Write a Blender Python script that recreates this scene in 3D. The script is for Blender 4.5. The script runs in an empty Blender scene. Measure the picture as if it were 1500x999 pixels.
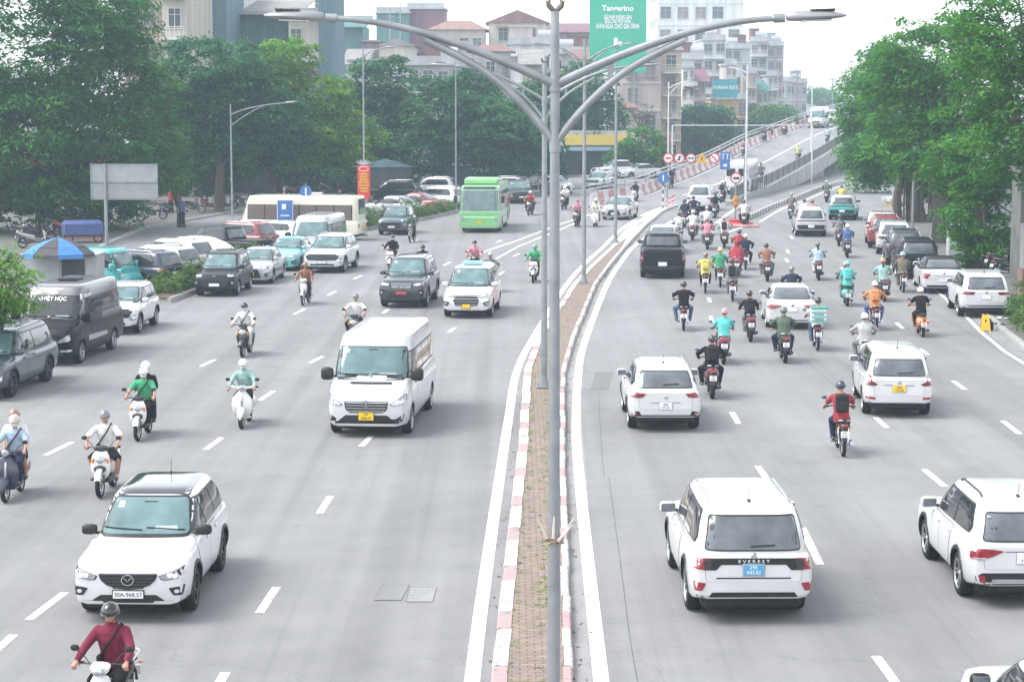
import bpy, bmesh, math, random
from math import sin, cos, pi, radians as R, atan2, sqrt
from mathutils import Vector, Matrix, noise
from mathutils.bvhtree import BVHTree
from mathutils.geometry import delaunay_2d_cdt

random.seed(7)
C = bpy.context.scene.collection
S = bpy.context.scene

# ---------------------------------------------------------------- camera
CH = 8.14
FPX = 3000.0
PITCH = math.atan(360 / FPX)
cam_d = bpy.data.cameras.new('camera')
cam = bpy.data.objects.new('camera', cam_d)
C.objects.link(cam)
cam.location = (0, 0, CH)
cam.rotation_euler = (pi / 2 - PITCH, 0, 0)
cam_d.sensor_width = 36
cam_d.lens = 36 * FPX / 1500
cam_d.clip_start = .5
cam_d.clip_end = 6000
S.camera = cam

# ---------------------------------------------------------------- sky, sun, exposure
SUN_EL, SUN_AZ = 56, 262
w = bpy.data.worlds.new('World')
S.world = w
w.use_nodes = True
nt = w.node_tree
nt.nodes.clear()
sky = nt.nodes.new('ShaderNodeTexSky')
sky.sky_type = 'NISHITA'
sky.sun_disc = False
sky.sun_elevation = R(SUN_EL)
sky.sun_rotation = R(SUN_AZ)
sky.air_density = 1.0
sky.dust_density = 1.2
sky.ozone_density = 1.0
hs = nt.nodes.new('ShaderNodeHueSaturation')
hs.inputs['Saturation'].default_value = .18
bg = nt.nodes.new('ShaderNodeBackground')
bg.inputs[1].default_value = .15
wo = nt.nodes.new('ShaderNodeOutputWorld')
nt.links.new(sky.outputs[0], hs.inputs['Color'])
nt.links.new(hs.outputs[0], bg.inputs[0])
nt.links.new(bg.outputs[0], wo.inputs[0])
sd = bpy.data.lights.new('sun', 'SUN')
sd.energy = 1.1
sd.angle = R(32)
sd.color = (1, .97, .93)
sun = bpy.data.objects.new('sun', sd)
C.objects.link(sun)
az = R(SUN_AZ)
el = R(SUN_EL)
sv = Vector((sin(az) * cos(el), cos(az) * cos(el), sin(el)))
sun.rotation_euler = sv.to_track_quat('Z', 'Y').to_euler()
S.view_settings.view_transform = 'Standard'
S.view_settings.look = 'None'
S.view_settings.gamma = 1
S.view_settings.exposure = 1.56
S.cycles.use_denoising = True
S.cycles.max_bounces = 6
S.cycles.diffuse_bounces = 3
S.cycles.glossy_bounces = 2
S.cycles.transmission_bounces = 2
S.cycles.transparent_max_bounces = 4
S.cycles.volume_bounces = 1
S.cycles.use_adaptive_sampling = True
S.cycles.adaptive_threshold = .02

# ---------------------------------------------------------------- pixel <-> world
_c, _s = cos(PITCH), sin(PITCH)
def ray(u, v):
    x = (u - 750) / FPX; y = (499.5 - v) / FPX
    return (x, _c + y * _s, -_s + y * _c)
def G(u, v, z=0.0):
    r = ray(u, v); t = (z - CH) / r[2]
    return r[0] * t, r[1] * t
def AT(u, v, Y):
    r = ray(u, v); t = Y / r[1]
    return Vector((r[0] * t, Y, CH + r[2] * t))
DZ = [(0, 0), (150, 0), (165, .25), (180, .85), (200, 1.85), (220, 2.95), (240, 4.05), (260, 5.1), (280, 5.9), (300, 6.4), (330, 6.8), (400, 7.0), (900, 7)]
def lerp_pts(P, x):
    if x <= P[0][0]: return P[0][1]
    for a, b in zip(P, P[1:]):
        if x <= b[0]:
            return a[1] + (b[1] - a[1]) * (x - a[0]) / (b[0] - a[0])
    return P[-1][1]
def deckz(Y): return lerp_pts(DZ, Y)
def GD(u, v):
    r = ray(u, v); Y = 140.
    while Y < 900:
        t = Y / r[1]
        if CH + r[2] * t <= deckz(Y): break
        Y += .2
    return r[0] * t, Y
HD = [(30, 0), (60, 2), (75, 4.5), (100, 6), (130, 9.5), (150, 13), (200, 17), (300, 17)]
def heading(Y): return lerp_pts(HD, Y)

# ---------------------------------------------------------------- materials
MATS = {}
def srgb(c):
    if isinstance(c, str):
        c = c.lstrip('#'); c = tuple(int(c[i:i + 2], 16) / 255 for i in (0, 2, 4))
        return tuple(x / 12.92 if x <= .04045 else ((x + .055) / 1.055) ** 2.4 for x in c)
    return c
def mat(name, col, rough=.5, metal=0., coat=0., var=.12, scale=6., bump=0., bscale=40., spec=.5, emit=0, sheen=0):
    key = (name, col, rough, metal)
    if key in MATS: return MATS[key]
    col = srgb(col)
    m = bpy.data.materials.new(name)
    m.use_nodes = True
    t = m.node_tree; N = t.nodes; L = t.links
    b = N['Principled BSDF']
    b.inputs['Roughness'].default_value = rough
    b.inputs['Metallic'].default_value = metal
    b.inputs['Specular IOR Level'].default_value = spec
    if coat:
        b.inputs['Coat Weight'].default_value = coat
        b.inputs['Coat Roughness'].default_value = .06
    if sheen: b.inputs['Sheen Weight'].default_value = sheen
    tc = N.new('ShaderNodeTexCoord')
    if var > 0:
        n = N.new('ShaderNodeTexNoise'); n.inputs['Scale'].default_value = scale; n.inputs['Detail'].default_value = 5
        L.new(tc.outputs['Object'], n.inputs['Vector'])
        mr = N.new('ShaderNodeMapRange'); mr.inputs[1].default_value = .3; mr.inputs[2].default_value = .7
        mr.inputs[3].default_value = 1 - var; mr.inputs[4].default_value = 1 + var * .6
        L.new(n.outputs[0], mr.inputs[0])
        mx = N.new('ShaderNodeVectorMath'); mx.operation = 'SCALE'
        mx.inputs[0].default_value = col[:3]
        L.new(mr.outputs[0], mx.inputs['Scale'])
        L.new(mx.outputs[0], b.inputs['Base Color'])
    else:
        b.inputs['Base Color'].default_value = (*col[:3], 1)
    if bump:
        n2 = N.new('ShaderNodeTexNoise'); n2.inputs['Scale'].default_value = bscale; n2.inputs['Detail'].default_value = 4
        L.new(tc.outputs['Object'], n2.inputs['Vector'])
        bp = N.new('ShaderNodeBump'); bp.inputs['Strength'].default_value = bump; bp.inputs['Distance'].default_value = .02
        L.new(n2.outputs[0], bp.inputs['Height']); L.new(bp.outputs[0], b.inputs['Normal'])
    if emit:
        b.inputs['Emission Color'].default_value = (*col[:3], 1); b.inputs['Emission Strength'].default_value = emit
    MATS[key] = m
    return m
def paint(name, col, metal=0.):
    dk = max(srgb(col)) < .03
    return mat('paint_' + name, col, .32, metal, .15 if dk else .8, .05, 1.5, spec=.15 if dk else .5)
def cloth(col): return mat('cloth', col, .85, var=.16, scale=9, bump=.35, bscale=18, spec=.15)

M = {}
M['black'] = mat('black_plastic', (.011, .012, .013), .45, var=.2)
M['under'] = mat('underbody', (.012, .012, .013), .8, var=.3)
M['rubber'] = mat('rubber', (.014, .014, .015), .8, var=.25, spec=.3)
M['alloy'] = mat('alloy', (.45, .46, .48), .3, .8, var=.1)
M['darkalloy'] = mat('dark_alloy', (.07, .07, .075), .35, .6, var=.1)
M['chrome'] = mat('chrome', (.7, .71, .73), .14, 1., var=.05)
M['satin'] = mat('satin_silver', (.5, .51, .53), .35, .7, var=.08)
M['shield'] = mat('windscreen_glass', (.10, .18, .185), .06, 0, .6, var=.35, scale=2.2)
M['glass'] = mat('tinted_glass', (.018, .022, .026), .06, 0, .6, var=.5, scale=3)
M['rglass'] = mat('rear_glass', (.10, .115, .13), .09, 0, .6, var=.35, scale=2.5)
M['lens'] = mat('lamp_lens', (.42, .44, .46), .12, .5, 1., var=.35, scale=22)
M['bulb'] = mat('lamp_reflector', (.85, .86, .88), .1, .7, 1., var=.1)
M['red'] = mat('red_lens', (.26, .008, .018), .15, 0, 1., var=.25, scale=18)
M['darkred'] = mat('dark_red_lens', (.16, .008, .014), .15, 0, 1., var=.25, scale=18)
M['amber'] = mat('amber_lens', (.65, .2, .02), .2, 0, 1., var=.15)
M['white'] = mat('white_plate', (.74, .75, .76), .45, var=.05)
M['yellow'] = mat('yellow_plate', (.75, .5, .02), .45, var=.05)
M['blue'] = mat('blue_plate', (.09, .32, .55), .45, var=.08)
M['redplate'] = mat('red_plate', (.5, .05, .07), .45, var=.05)
M['ink'] = mat('black_ink', (.015, .015, .018), .5, var=0)
M['wink'] = mat('white_ink', (.8, .8, .8), .5, var=0)
M['steel'] = mat('galvanised_steel', (.28, .30, .31), .45, .5, var=.2, scale=3, bump=.1)
M['skin'] = mat('skin', (.42, .23, .15), .55, var=.12, scale=8)

# ---------------------------------------------------------------- mesh builder
class MB:
    def __init__(s): s.v = []; s.f = []; s.m = []
    def add(s, vs, fs, mi=0):
        o = len(s.v); s.v += [tuple(p) for p in vs]
        for f in fs: s.f.append(tuple(i + o for i in f)); s.m.append(mi)
        return s
    def loft(s, rings, mi=0, caps=True, closed=True):
        n = len(rings[0]); vs = [p for r in rings for p in r]; fs = []
        for k in range(len(rings) - 1):
            for i in range(n if closed else n - 1):
                j = (i + 1) % n
                fs.append((k * n + i, k * n + j, (k + 1) * n + j, (k + 1) * n + i))
        if caps:
            fs.append(tuple(range(n))[::-1]); b = (len(rings) - 1) * n; fs.append(tuple(range(b, b + n)))
        return s.add(vs, fs, mi)
    def box(s, c, d, mi=0, bev=.0, rz=0., mat4=None):
        x, y, z = d[0] / 2, d[1] / 2, d[2] / 2
        if bev > 0:
            b = min(bev, x * .49, y * .49, z * .49)
            rs = []
            for zz, k in ((-z, b), (-z + b, 0), (z - b, 0), (z, b)):
                X, Y = x - k, y - k
                rs.append([(X - b, -Y, zz), (X, -Y + b, zz), (X, Y - b, zz), (X - b, Y, zz), (-X + b, Y, zz), (-X, Y - b, zz), (-X, -Y + b, zz), (-X + b, -Y, zz)])
        else:
            rs = [[(x, -y, zz), (x, y, zz), (-x, y, zz), (-x, -y, zz)] for zz in (-z, z)]
        m4 = Matrix.Translation(Vector(c)) @ Matrix.Rotation(rz, 4, 'Z')
        if mat4 is not None: m4 = mat4 @ m4
        rs = [[tuple(m4 @ Vector(p)) for p in r] for r in rs]
        return s.loft(rs, mi)
    def tube(s, pts, rad, seg=8, mi=0, caps=True, flat=1.):
        pts = [Vector(p) for p in pts]
        if not isinstance(rad, (list, tuple)): rad = [rad] * len(pts)
        rings = []; up = None
        for i, p in enumerate(pts):
            d = (pts[min(i + 1, len(pts) - 1)] - pts[max(i - 1, 0)])
            d = d.normalized() if d.length > 1e-9 else Vector((0, 0, 1))
            if up is None: up = Vector((0, 0, 1)) if abs(d.z) < .9 else Vector((0, 1, 0))
            a = d.cross(up)
            if a.length < 1e-6: a = d.orthogonal()
            a.normalize(); b = a.cross(d).normalized(); up = b
            rings.append([tuple(p + a * cos(2 * pi * k / seg) * rad[i] + b * sin(2 * pi * k / seg) * rad[i] * flat) for k in range(seg)])
        return s.loft(rings, mi, caps)
    def lathe(s, prof, c=(0, 0, 0), axis='z', seg=16, mi=0, a0=0., a1=2 * pi):
        full = abs(a1 - a0 - 2 * pi) < 1e-6
        n = seg if full else seg + 1
        rings = []
        for r, h in prof:
            ring = []
            for k in range(n):
                a = a0 + (a1 - a0) * k / seg
                p = (r * cos(a), r * sin(a), h)
                if axis == 'x': p = (p[2], p[0], p[1])
                elif axis == 'y': p = (p[0], p[2], p[1])
                ring.append((p[0] + c[0], p[1] + c[1], p[2] + c[2]))
            rings.append(ring)
        return s.loft(rings, mi, caps=False, closed=full)
    def ell(s, c, r, seg=12, rg=8, mi=0, m3=None):
        rings = []
        for k in range(1, rg):
            t = pi * k / rg
            ring = []
            for i in range(seg):
                a = 2 * pi * i / seg
                p = Vector((r[0] * sin(t) * cos(a), r[1] * sin(t) * sin(a), -r[2] * cos(t)))
                if m3 is not None: p = m3 @ p
                ring.append(tuple(p + Vector(c)))
            rings.append(ring)
        return s.loft(rings, mi)
    def prism(s, poly, d, mi=0):
        d = Vector(d)
        return s.loft([[tuple(Vector(p)) for p in poly], [tuple(Vector(p) + d) for p in poly]], mi)
    def quad(s, a, b, c, d, mi=0): return s.add([a, b, c, d], [(0, 1, 2, 3)], mi)
    def mesh(s, name, mats, smooth=True, sharp=40):
        me = bpy.data.meshes.new(name); me.from_pydata(s.v, [], s.f); me.validate()
        for m_ in (mats if isinstance(mats, (list, tuple)) else [mats]): me.materials.append(m_)
        if len(me.polygons) == len(s.m): me.polygons.foreach_set('material_index', s.m)
        bm = bmesh.new(); bm.from_mesh(me); bmesh.ops.recalc_face_normals(bm, faces=bm.faces); bm.to_mesh(me); bm.free()
        if smooth:
            me.polygons.foreach_set('use_smooth', [True] * len(me.polygons))
            try: me.set_sharp_from_angle(angle=R(sharp))
            except Exception: pass
        me.update(); return me
    def build(s, name, mats, parent=None, loc=None, rot=None, smooth=True, sharp=40):
        return link(name, s.mesh(name, mats, smooth, sharp), parent, loc, rot)
def link(name, me, parent=None, loc=None, rot=None):
    o = bpy.data.objects.new(name, me); C.objects.link(o)
    if parent is not None: o.parent = parent
    if loc is not None: o.location = loc
    if rot is not None: o.rotation_euler = rot
    return o
def thing(name, label, cat, loc=(0, 0, 0), rz=0., group=None):
    o = bpy.data.objects.new(name, None); C.objects.link(o)
    o.empty_display_size = .2
    o.location = loc; o.rotation_euler = (0, 0, rz); tag(o, label, cat, group); return o
def tag(o, label, cat, group=None):
    o['label'] = label; o['category'] = cat
    if group: o['group'] = group
    return o
def struct(name, mb, mats, kind='structure', smooth=False):
    o = mb.build(name, mats, smooth=smooth); o['kind'] = kind; return o
def dup(root, loc, rz, label=None, group=None, remap=None, rx=0., skip=()):
    def cp(o, parent):
        c = o.copy(); C.objects.link(c); c.parent = parent
        if remap and o.type == 'MESH':
            for i, sl in enumerate(o.material_slots):
                if sl.material and sl.material.name in remap:
                    c.material_slots[i].link = 'OBJECT'; c.material_slots[i].material = remap[sl.material.name]
        for ch in o.children:
            if ch.name.split('.')[0] in skip: continue
            cp(ch, c)
        return c
    r = cp(root, None); r.location = loc; r.rotation_euler = (rx, 0, rz)
    if label: r['label'] = label
    if group: r['group'] = group
    return r
_txt = {}
def text_mesh(body, size=.1, mat_=None, ext=.002, bold=False):
    key = (body, size, mat_.name)
    if key in _txt: return _txt[key]
    cu = bpy.data.curves.new('lettering', 'FONT'); cu.body = body; cu.size = size; cu.extrude = ext
    cu.align_x = 'CENTER'; cu.align_y = 'CENTER'; cu.resolution_u = 2
    if bold: cu.offset = size * .03
    o = bpy.data.objects.new('lettering', cu); C.objects.link(o)
    dg = bpy.context.evaluated_depsgraph_get()
    me = bpy.data.meshes.new_from_object(o.evaluated_get(dg))
    bpy.data.objects.remove(o); bpy.data.curves.remove(cu)
    me.materials.clear(); me.materials.append(mat_)
    _txt[key] = me
    return me
def bez(P, n):
    out = []
    for i in range(n + 1):
        t = i / n; q = [Vector(p) for p in P]
        while len(q) > 1: q = [q[k].lerp(q[k + 1], t) for k in range(len(q) - 1)]
        out.append(q[0])
    return out
def spline(P, step=2.):
    """Catmull-Rom through 2-D points"""
    P = [Vector((*p, 0)) if len(p) == 2 else Vector(p) for p in P]; out = []
    for i in range(len(P) - 1):
        p0 = P[max(i - 1, 0)]; p1 = P[i]; p2 = P[i + 1]; p3 = P[min(i + 2, len(P) - 1)]
        n = max(1, int((p2 - p1).length / step))
        for k in range(n):
            t = k / n
            out.append(.5 * ((2 * p1) + (p2 - p0) * t + (2 * p0 - 5 * p1 + 4 * p2 - p3) * t * t + (3 * p1 - p0 - 3 * p2 + p3) * t ** 3))
    out.append(P[-1]); return out
# ---------------------------------------------------------------- asphalt, paving, brick
def asphalt(name, base, streak=True, patch=.16):
    m = bpy.data.materials.new(name); m.use_nodes = True
    t = m.node_tree; N = t.nodes; L = t.links; b = N['Principled BSDF']
    b.inputs['Roughness'].default_value = .82; b.inputs['Specular IOR Level'].default_value = .3
    g = N.new('ShaderNodeNewGeometry')
    def noi(sc, det, vec=None, rough=.55):
        n = N.new('ShaderNodeTexNoise'); n.inputs['Scale'].default_value = sc; n.inputs['Detail'].default_value = det
        n.inputs['Roughness'].default_value = rough
        L.new(vec or g.outputs['Position'], n.inputs['Vector']); return n.outputs[0]
    def rng(x, a, b_, lo, hi):
        r = N.new('ShaderNodeMapRange'); r.inputs[1].default_value = a; r.inputs[2].default_value = b_
        r.inputs[3].default_value = lo; r.inputs[4].default_value = hi; L.new(x, r.inputs[0]); return r.outputs[0]
    def mul(x, y):
        r = N.new('ShaderNodeMath'); r.operation = 'MULTIPLY'; L.new(x, r.inputs[0]); L.new(y, r.inputs[1]); return r.outputs[0]
    f = rng(noi(.11, 4), .3, .7, 1 - patch, 1 + patch * .5)
    f = mul(f, rng(noi(1.1, 5), .3, .7, .94, 1.05))
    f = mul(f, rng(noi(38, 3, rough=.7), .3, .7, .86, 1.12))
    if streak:
        mp = N.new('ShaderNodeMapping'); mp.inputs['Scale'].default_value = (1.0, .018, 1); mp.inputs['Rotation'].default_value = (0, 0, R(3))
        L.new(g.outputs['Position'], mp.inputs[0])
        f = mul(f, rng(noi(1.3, 3, mp.outputs[0]), .3, .7, .89, 1.07))
        mp2 = N.new('ShaderNodeMapping'); mp2.inputs['Scale'].default_value = (3.2, .03, 1); mp2.inputs['Rotation'].default_value = (0, 0, R(2))
        L.new(g.outputs['Position'], mp2.inputs[0])
        f = mul(f, rng(noi(1.3, 2, mp2.outputs[0]), .58, .72, 1, .92))
    f = mul(f, rng(noi(.45, 6, rough=.65), .60, .72, 1, .88))
    f = mul(f, rng(noi(2.6, 2), .70, .74, 1, .86))
    mp3 = N.new('ShaderNodeMapping'); mp3.inputs['Scale'].default_value = (.55, .006, 1); mp3.inputs['Rotation'].default_value = (0, 0, R(3)); L.new(g.outputs['Position'], mp3.inputs[0])
    f = mul(f, rng(noi(1.9, 2, mp3.outputs[0]), .50, .66, 1.03, .91))
    # hairline cracks
    v = N.new('ShaderNodeTexVoronoi'); v.feature = 'DISTANCE_TO_EDGE'; v.inputs['Scale'].default_value = .16
    wv = N.new('ShaderNodeVectorMath'); wv.operation = 'ADD'; L.new(g.outputs['Position'], wv.inputs[0])
    nn = N.new('ShaderNodeTexNoise'); nn.inputs['Scale'].default_value = .7; nn.inputs['Detail'].default_value = 6; L.new(g.outputs['Position'], nn.inputs['Vector'])
    sc = N.new('ShaderNodeVectorMath'); sc.operation = 'SCALE'; sc.inputs['Scale'].default_value = 2.2; L.new(nn.outputs['Color'], sc.inputs[0]); L.new(sc.outputs[0], wv.inputs[1])
    L.new(wv.outputs[0], v.inputs['Vector'])
    f = mul(f, rng(v.outputs['Distance'], .0015, .006, .90, 1))
    x = N.new('ShaderNodeVectorMath'); x.operation = 'SCALE'; x.inputs[0].default_value = base; L.new(f, x.inputs['Scale'])
    L.new(x.outputs[0], b.inputs['Base Color'])
    bp = N.new('ShaderNodeBump'); bp.inputs['Strength'].default_value = .25; bp.inputs['Distance'].default_value = .01
    L.new(noi(60, 3), bp.inputs['Height']); L.new(bp.outputs[0], b.inputs['Normal'])
    return m
def worn_paint(name, col, hole=.16):
    """old road paint: the asphalt shows through where the paint has worn away"""
    m = bpy.data.materials.new(name); m.use_nodes = True
    t = m.node_tree; N = t.nodes; L = t.links; b = N['Principled BSDF']
    b.inputs['Roughness'].default_value = .7
    g = N.new('ShaderNodeNewGeometry')
    n = N.new('ShaderNodeTexNoise'); n.inputs['Scale'].default_value = 7; n.inputs['Detail'].default_value = 8; n.inputs['Roughness'].default_value = .7
    L.new(g.outputs['Position'], n.inputs['Vector'])
    r = N.new('ShaderNodeValToRGB'); e = r.color_ramp.elements
    e[0].position = .30 + hole * .3; e[0].color = (.25, .25, .25, 1); e[1].position = .30 + hole * .3 + .09; e[1].color = (*col, 1)
    k = r.color_ramp.elements.new(.75); k.color = (*[c * .86 for c in col], 1)
    L.new(n.outputs[0], r.inputs[0]); L.new(r.outputs[0], b.inputs['Base Color'])
    return m
def brickmat(name, c1, c2, mortar, scale, bw, bh, moss=.5):
    m = bpy.data.materials.new(name); m.use_nodes = True
    t = m.node_tree; N = t.nodes; L = t.links; b = N['Principled BSDF']; b.inputs['Roughness'].default_value = .85
    g = N.new('ShaderNodeNewGeometry')
    br = N.new('ShaderNodeTexBrick'); br.inputs['Color1'].default_value = (*c1, 1); br.inputs['Color2'].default_value = (*c2, 1); br.inputs['Mortar'].default_value = (*mortar, 1)
    br.inputs['Scale'].default_value = scale; br.inputs['Brick Width'].default_value = bw; br.inputs['Row Height'].default_value = bh; br.inputs['Mortar Size'].default_value = .012
    L.new(g.outputs['Position'], br.inputs['Vector'])
    n = N.new('ShaderNodeTexNoise'); n.inputs['Scale'].default_value = 1.4; n.inputs['Detail'].default_value = 8; n.inputs['Roughness'].default_value = .7
    L.new(g.outputs['Position'], n.inputs['Vector'])
    r = N.new('ShaderNodeMapRange'); r.inputs[1].default_value = .5; r.inputs[2].default_value = .68; r.inputs[3].default_value = 0; r.inputs[4].default_value = moss; L.new(n.outputs[0], r.inputs[0])
    mx = N.new('ShaderNodeMix'); mx.data_type = 'RGBA'; L.new(r.outputs[0], mx.inputs[0]); L.new(br.outputs[0], mx.inputs[6]); mx.inputs[7].default_value = (.16, .17, .05, 1)
    n3 = N.new('ShaderNodeTexNoise'); n3.inputs['Scale'].default_value = 9; n3.inputs['Detail'].default_value = 4; L.new(g.outputs['Position'], n3.inputs['Vector'])
    r3 = N.new('ShaderNodeMapRange'); r3.inputs[1].default_value = .3; r3.inputs[2].default_value = .7; r3.inputs[3].default_value = .75; r3.inputs[4].default_value = 1.15; L.new(n3.outputs[0], r3.inputs[0])
    x = N.new('ShaderNodeVectorMath'); x.operation = 'SCALE'; L.new(mx.outputs[2], x.inputs[0]); L.new(r3.outputs[0], x.inputs['Scale'])
    L.new(x.outputs[0], b.inputs['Base Color'])
    bp = N.new('ShaderNodeBump'); bp.inputs['Strength'].default_value = .5; bp.inputs['Distance'].default_value = .01; L.new(br.outputs['Fac'], bp.inputs['Height']); bp.invert = True
    L.new(bp.outputs[0], b.inputs['Normal'])
    return m
M['road'] = asphalt('asphalt', (.228, .228, .232))
M['ground'] = asphalt('dusty_concrete', (.2, .2, .198), False, .3)
M['deck'] = asphalt('deck_asphalt', (.25, .25, .253))
M['patch'] = asphalt('asphalt_repair', (.17, .172, .175), False)
M['line'] = worn_paint('road_paint', (.78, .78, .77), .12)
M['dash'] = worn_paint('worn_road_paint', (.72, .72, .7), .3)
M['kerbwhite'] = worn_paint('kerb_white', (.62, .60, .57), .36)
M['kerbred'] = worn_paint('kerb_faded_red', (.45, .27, .27), .42)
M['brick'] = brickmat('median_bricks', (.30, .215, .185), (.235, .18, .155), (.12, .105, .09), 1, .22, .11, .5)
M['tiles'] = brickmat('pavement_tiles', (.15, .145, .14), (.12, .118, .114), (.08, .08, .076), 1, .4, .4, .1)  # tile colours darkened to carry the shade under the trees
M['concrete'] = mat('concrete', (.33, .33, .32), .85, var=.22, scale=.8, bump=.2)
M['gutter'] = asphalt('gutter_concrete', (.28, .28, .28), False, .2)
M['soil'] = mat('soil', (.12, .09, .06), .95, var=.4, scale=4, bump=.6)
M['cutline'] = mat('joint_sealant', (.12, .12, .122), .8, var=.4, scale=3)

def ribbon(mb, P, wd, z=0., mi=0, off=0.):
    """flat strip of width wd along P (list of Vectors), shifted off to the right; z a number or function of Y"""
    P = [Vector((p[0], p[1], 0)) for p in P]; rows = []
    for i, p in enumerate(P):
        d = (P[min(i + 1, len(P) - 1)] - P[max(i - 1, 0)]).normalized(); n = Vector((d.y, -d.x, 0))
        a = p + n * (off - wd / 2); b = p + n * (off + wd / 2)
        za = z(a.y) if callable(z) else z; zb = z(b.y) if callable(z) else z
        rows.append(((a.x, a.y, za), (b.x, b.y, zb)))
    for (a, b), (c, d) in zip(rows, rows[1:]): mb.quad(a, b, d, c, mi)
def solid_ribbon(mb, P, wd, z0, z1, mi=0, off=0.):
    P = [Vector((p[0], p[1], 0)) for p in P]; rings = []
    for i, p in enumerate(P):
        d = (P[min(i + 1, len(P) - 1)] - P[max(i - 1, 0)]).normalized(); n = Vector((d.y, -d.x, 0))
        a = p + n * (off - wd / 2); b = p + n * (off + wd / 2)
        f0 = (lambda y: z0(y)) if callable(z0) else (lambda y: z0); f1 = (lambda y: z1(y)) if callable(z1) else (lambda y: z1)
        rings.append([(a.x, a.y, f0(a.y)), (b.x, b.y, f0(b.y)), (b.x, b.y, f1(b.y)), (a.x, a.y, f1(a.y))])
    mb.loft(rings, mi)
def xs_at(P, y):
    return lerp_pts([(p[1], p[0]) for p in P], y)

mb = MB(); mb.quad((-900, -60, 0), (900, -60, 0), (900, 2500, 0), (-900, 2500, 0)); struct('ground', mb, M['ground'])

RK = [(15.3, -20), (15.6, 40), (16.37, 65), (16.82, 70.1), (17.5, 76), (18.56, 87.3), (19.54, 99.9), (20.6, 110.4), (22.4, 122.5), (27.2, 144.3), (34.5, 170), (44, 196), (56, 225), (80, 280)]
LE = [(-19.5, -20), (-19.0, 40), (-19.2, 75), (-21.5, 100), (-22.5, 125), (-18, 150), (-11, 175), (-4, 205), (3, 240)]
# carriageway sheet
mb = MB(); ys = [-20 + 5 * i for i in range(61)]
for a, b in zip(ys, ys[1:]):
    mb.quad((xs_at(LE, a) - .2, a, .004), (xs_at(RK, a) + .1, a, .004), (xs_at(RK, b) + .1, b, .004), (xs_at(LE, b) - .2, b, .004))
struct('road', mb, M['road'])
# pavements with kerbs
for nm, E_, s_ in (('pavement_east', RK, 1), ('pavement_west', LE, -1)):
    mb = MB()
    for a, b in zip(ys, ys[1:]):
        xa, xb = xs_at(E_, a), xs_at(E_, b)
        w_ = 26 if s_ > 0 else 30
        pa, pb = (xa + s_ * .25, xa + s_ * w_), (xb + s_ * .25, xb + s_ * w_)
        mb.quad((pa[0], a, .132), (pa[1], a, .132), (pb[1], b, .132), (pb[0], b, .132), 0)
        mb.quad((xa, a, .145), (pa[0], a, .145), (pb[0], b, .145), (xb, b, .145), 1)
        mb.quad((xa, a, 0), (xa, a, .145), (xb, b, .145), (xb, b, 0), 1)
        mb.quad((pa[0], a, .132), (pa[0], a, .145), (pb[0], b, .145), (pb[0], b, .132), 1)
    struct(nm, mb, [M['tiles'], M['concrete']])
# gutter along the right kerb
mb = MB(); ribbon(mb, spline(RK[1:10], 3), .45, .008, 0, -.24); ribbon(mb, spline(RK[1:6], 3), .14, .012, 1, -.62)
struct('gutter', mb, [M['gutter'], M['line']])

# ------------- central median
KL = [(-.45, -12), (-.40, 15), (-.29, 27.84), (.11, 44.85), (.36, 59.66), (.82, 67.74), (2.6, 87.34), (4.01, 99.11), (5.09, 107.4), (7.29, 127.04), (9.84, 142.6), (11.9, 150.6)]
KR = [(.72, -12), (.75, 15), (.85, 27.84), (1.18, 44.85), (1.57, 59.66), (2.09, 67.74), (3.62, 87.34), (4.9, 99.11), (6.1, 109.4), (8.3, 127.04), (10.5, 142.6), (12.15, 150.6)]
mb = MB(); my = [-12 + 1.55 * i for i in range(105)]
for a, b in zip(my, my[1:]):
    xa, Xa, xb, Xb = xs_at(KL, a) + .22, xs_at(KR, a) - .13, xs_at(KL, b) + .22, xs_at(KR, b) - .13
    if b > 118: break
    mb.quad((xa, a, .15), (Xa, a, .15), (Xb, b, .15), (xb, b, .15))
struct('median_paving', mb, M['brick'])
mb = MB(); random.seed(3)
def kerb(K, w_, s_):
    y = -10.; k = 0
    while y < 150:
        n = y + 1.03
        red = (k % 3 == 0) and y < 90 and random.random() > .14
        w2 = w_ if y < 108 else w_ + lerp_pts([(108, 0), (118, .35), (150, .1)], y)
        a = xs_at(K, y + .012); b = xs_at(K, n - .012); dz_ = random.uniform(-.008, .008)
        z1 = .165 + dz_; jx = random.uniform(-.012, .012); a += jx; b += jx + random.uniform(-.008, .008)
        A = [(a, y + .012), (a + s_ * w2, y + .012), (b + s_ * w2, n - .012), (b, n - .012)]
        c = .025 * s_
        mb.loft([[(p[0], p[1], 0) for p in A], [(p[0], p[1], z1 - .03) for p in A], [(A[0][0] + c, A[0][1], z1), (A[1][0], A[1][1], z1), (A[2][0], A[2][1], z1), (A[3][0] + c, A[3][1], z1)]], 1 if red else 0)
        y = n; k += 1
kerb(KL, .22, 1); kerb(KR, .13, -1)
struct('median_kerb', mb, [M['kerbwhite'], M['kerbred']])
mb = MB()
LLn = [(-.62, -15), (-.6, 15), (-.56, 27.84), (-.23, 44.85), (-.07, 52), (.12, 59.66), (.64, 67.74), (2.28, 87.34), (3.51, 99.1), (4.75, 108.9), (6.7, 125), (9.3, 142), (11.6, 152)]
LRn = [(1.15, -15), (1.18, 15), (1.25, 27.84), (1.47, 44.85), (1.65, 52), (1.95, 59.66), (2.43, 67.74), (4.03, 87.34), (5.23, 99.1), (6.69, 111.4), (9.32, 127), (11.61, 139.4), (14.81, 153.4)]
ribbon(mb, spline(LLn), .22, .009); ribbon(mb, spline(LRn), .22, .009)
struct('edge_line', mb, M['line'])
mb = MB(); ribbon(mb, spline([(p[0] + .2, p[1]) for p in KR[:9]]), .5, .0075, 0, .0)
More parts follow.
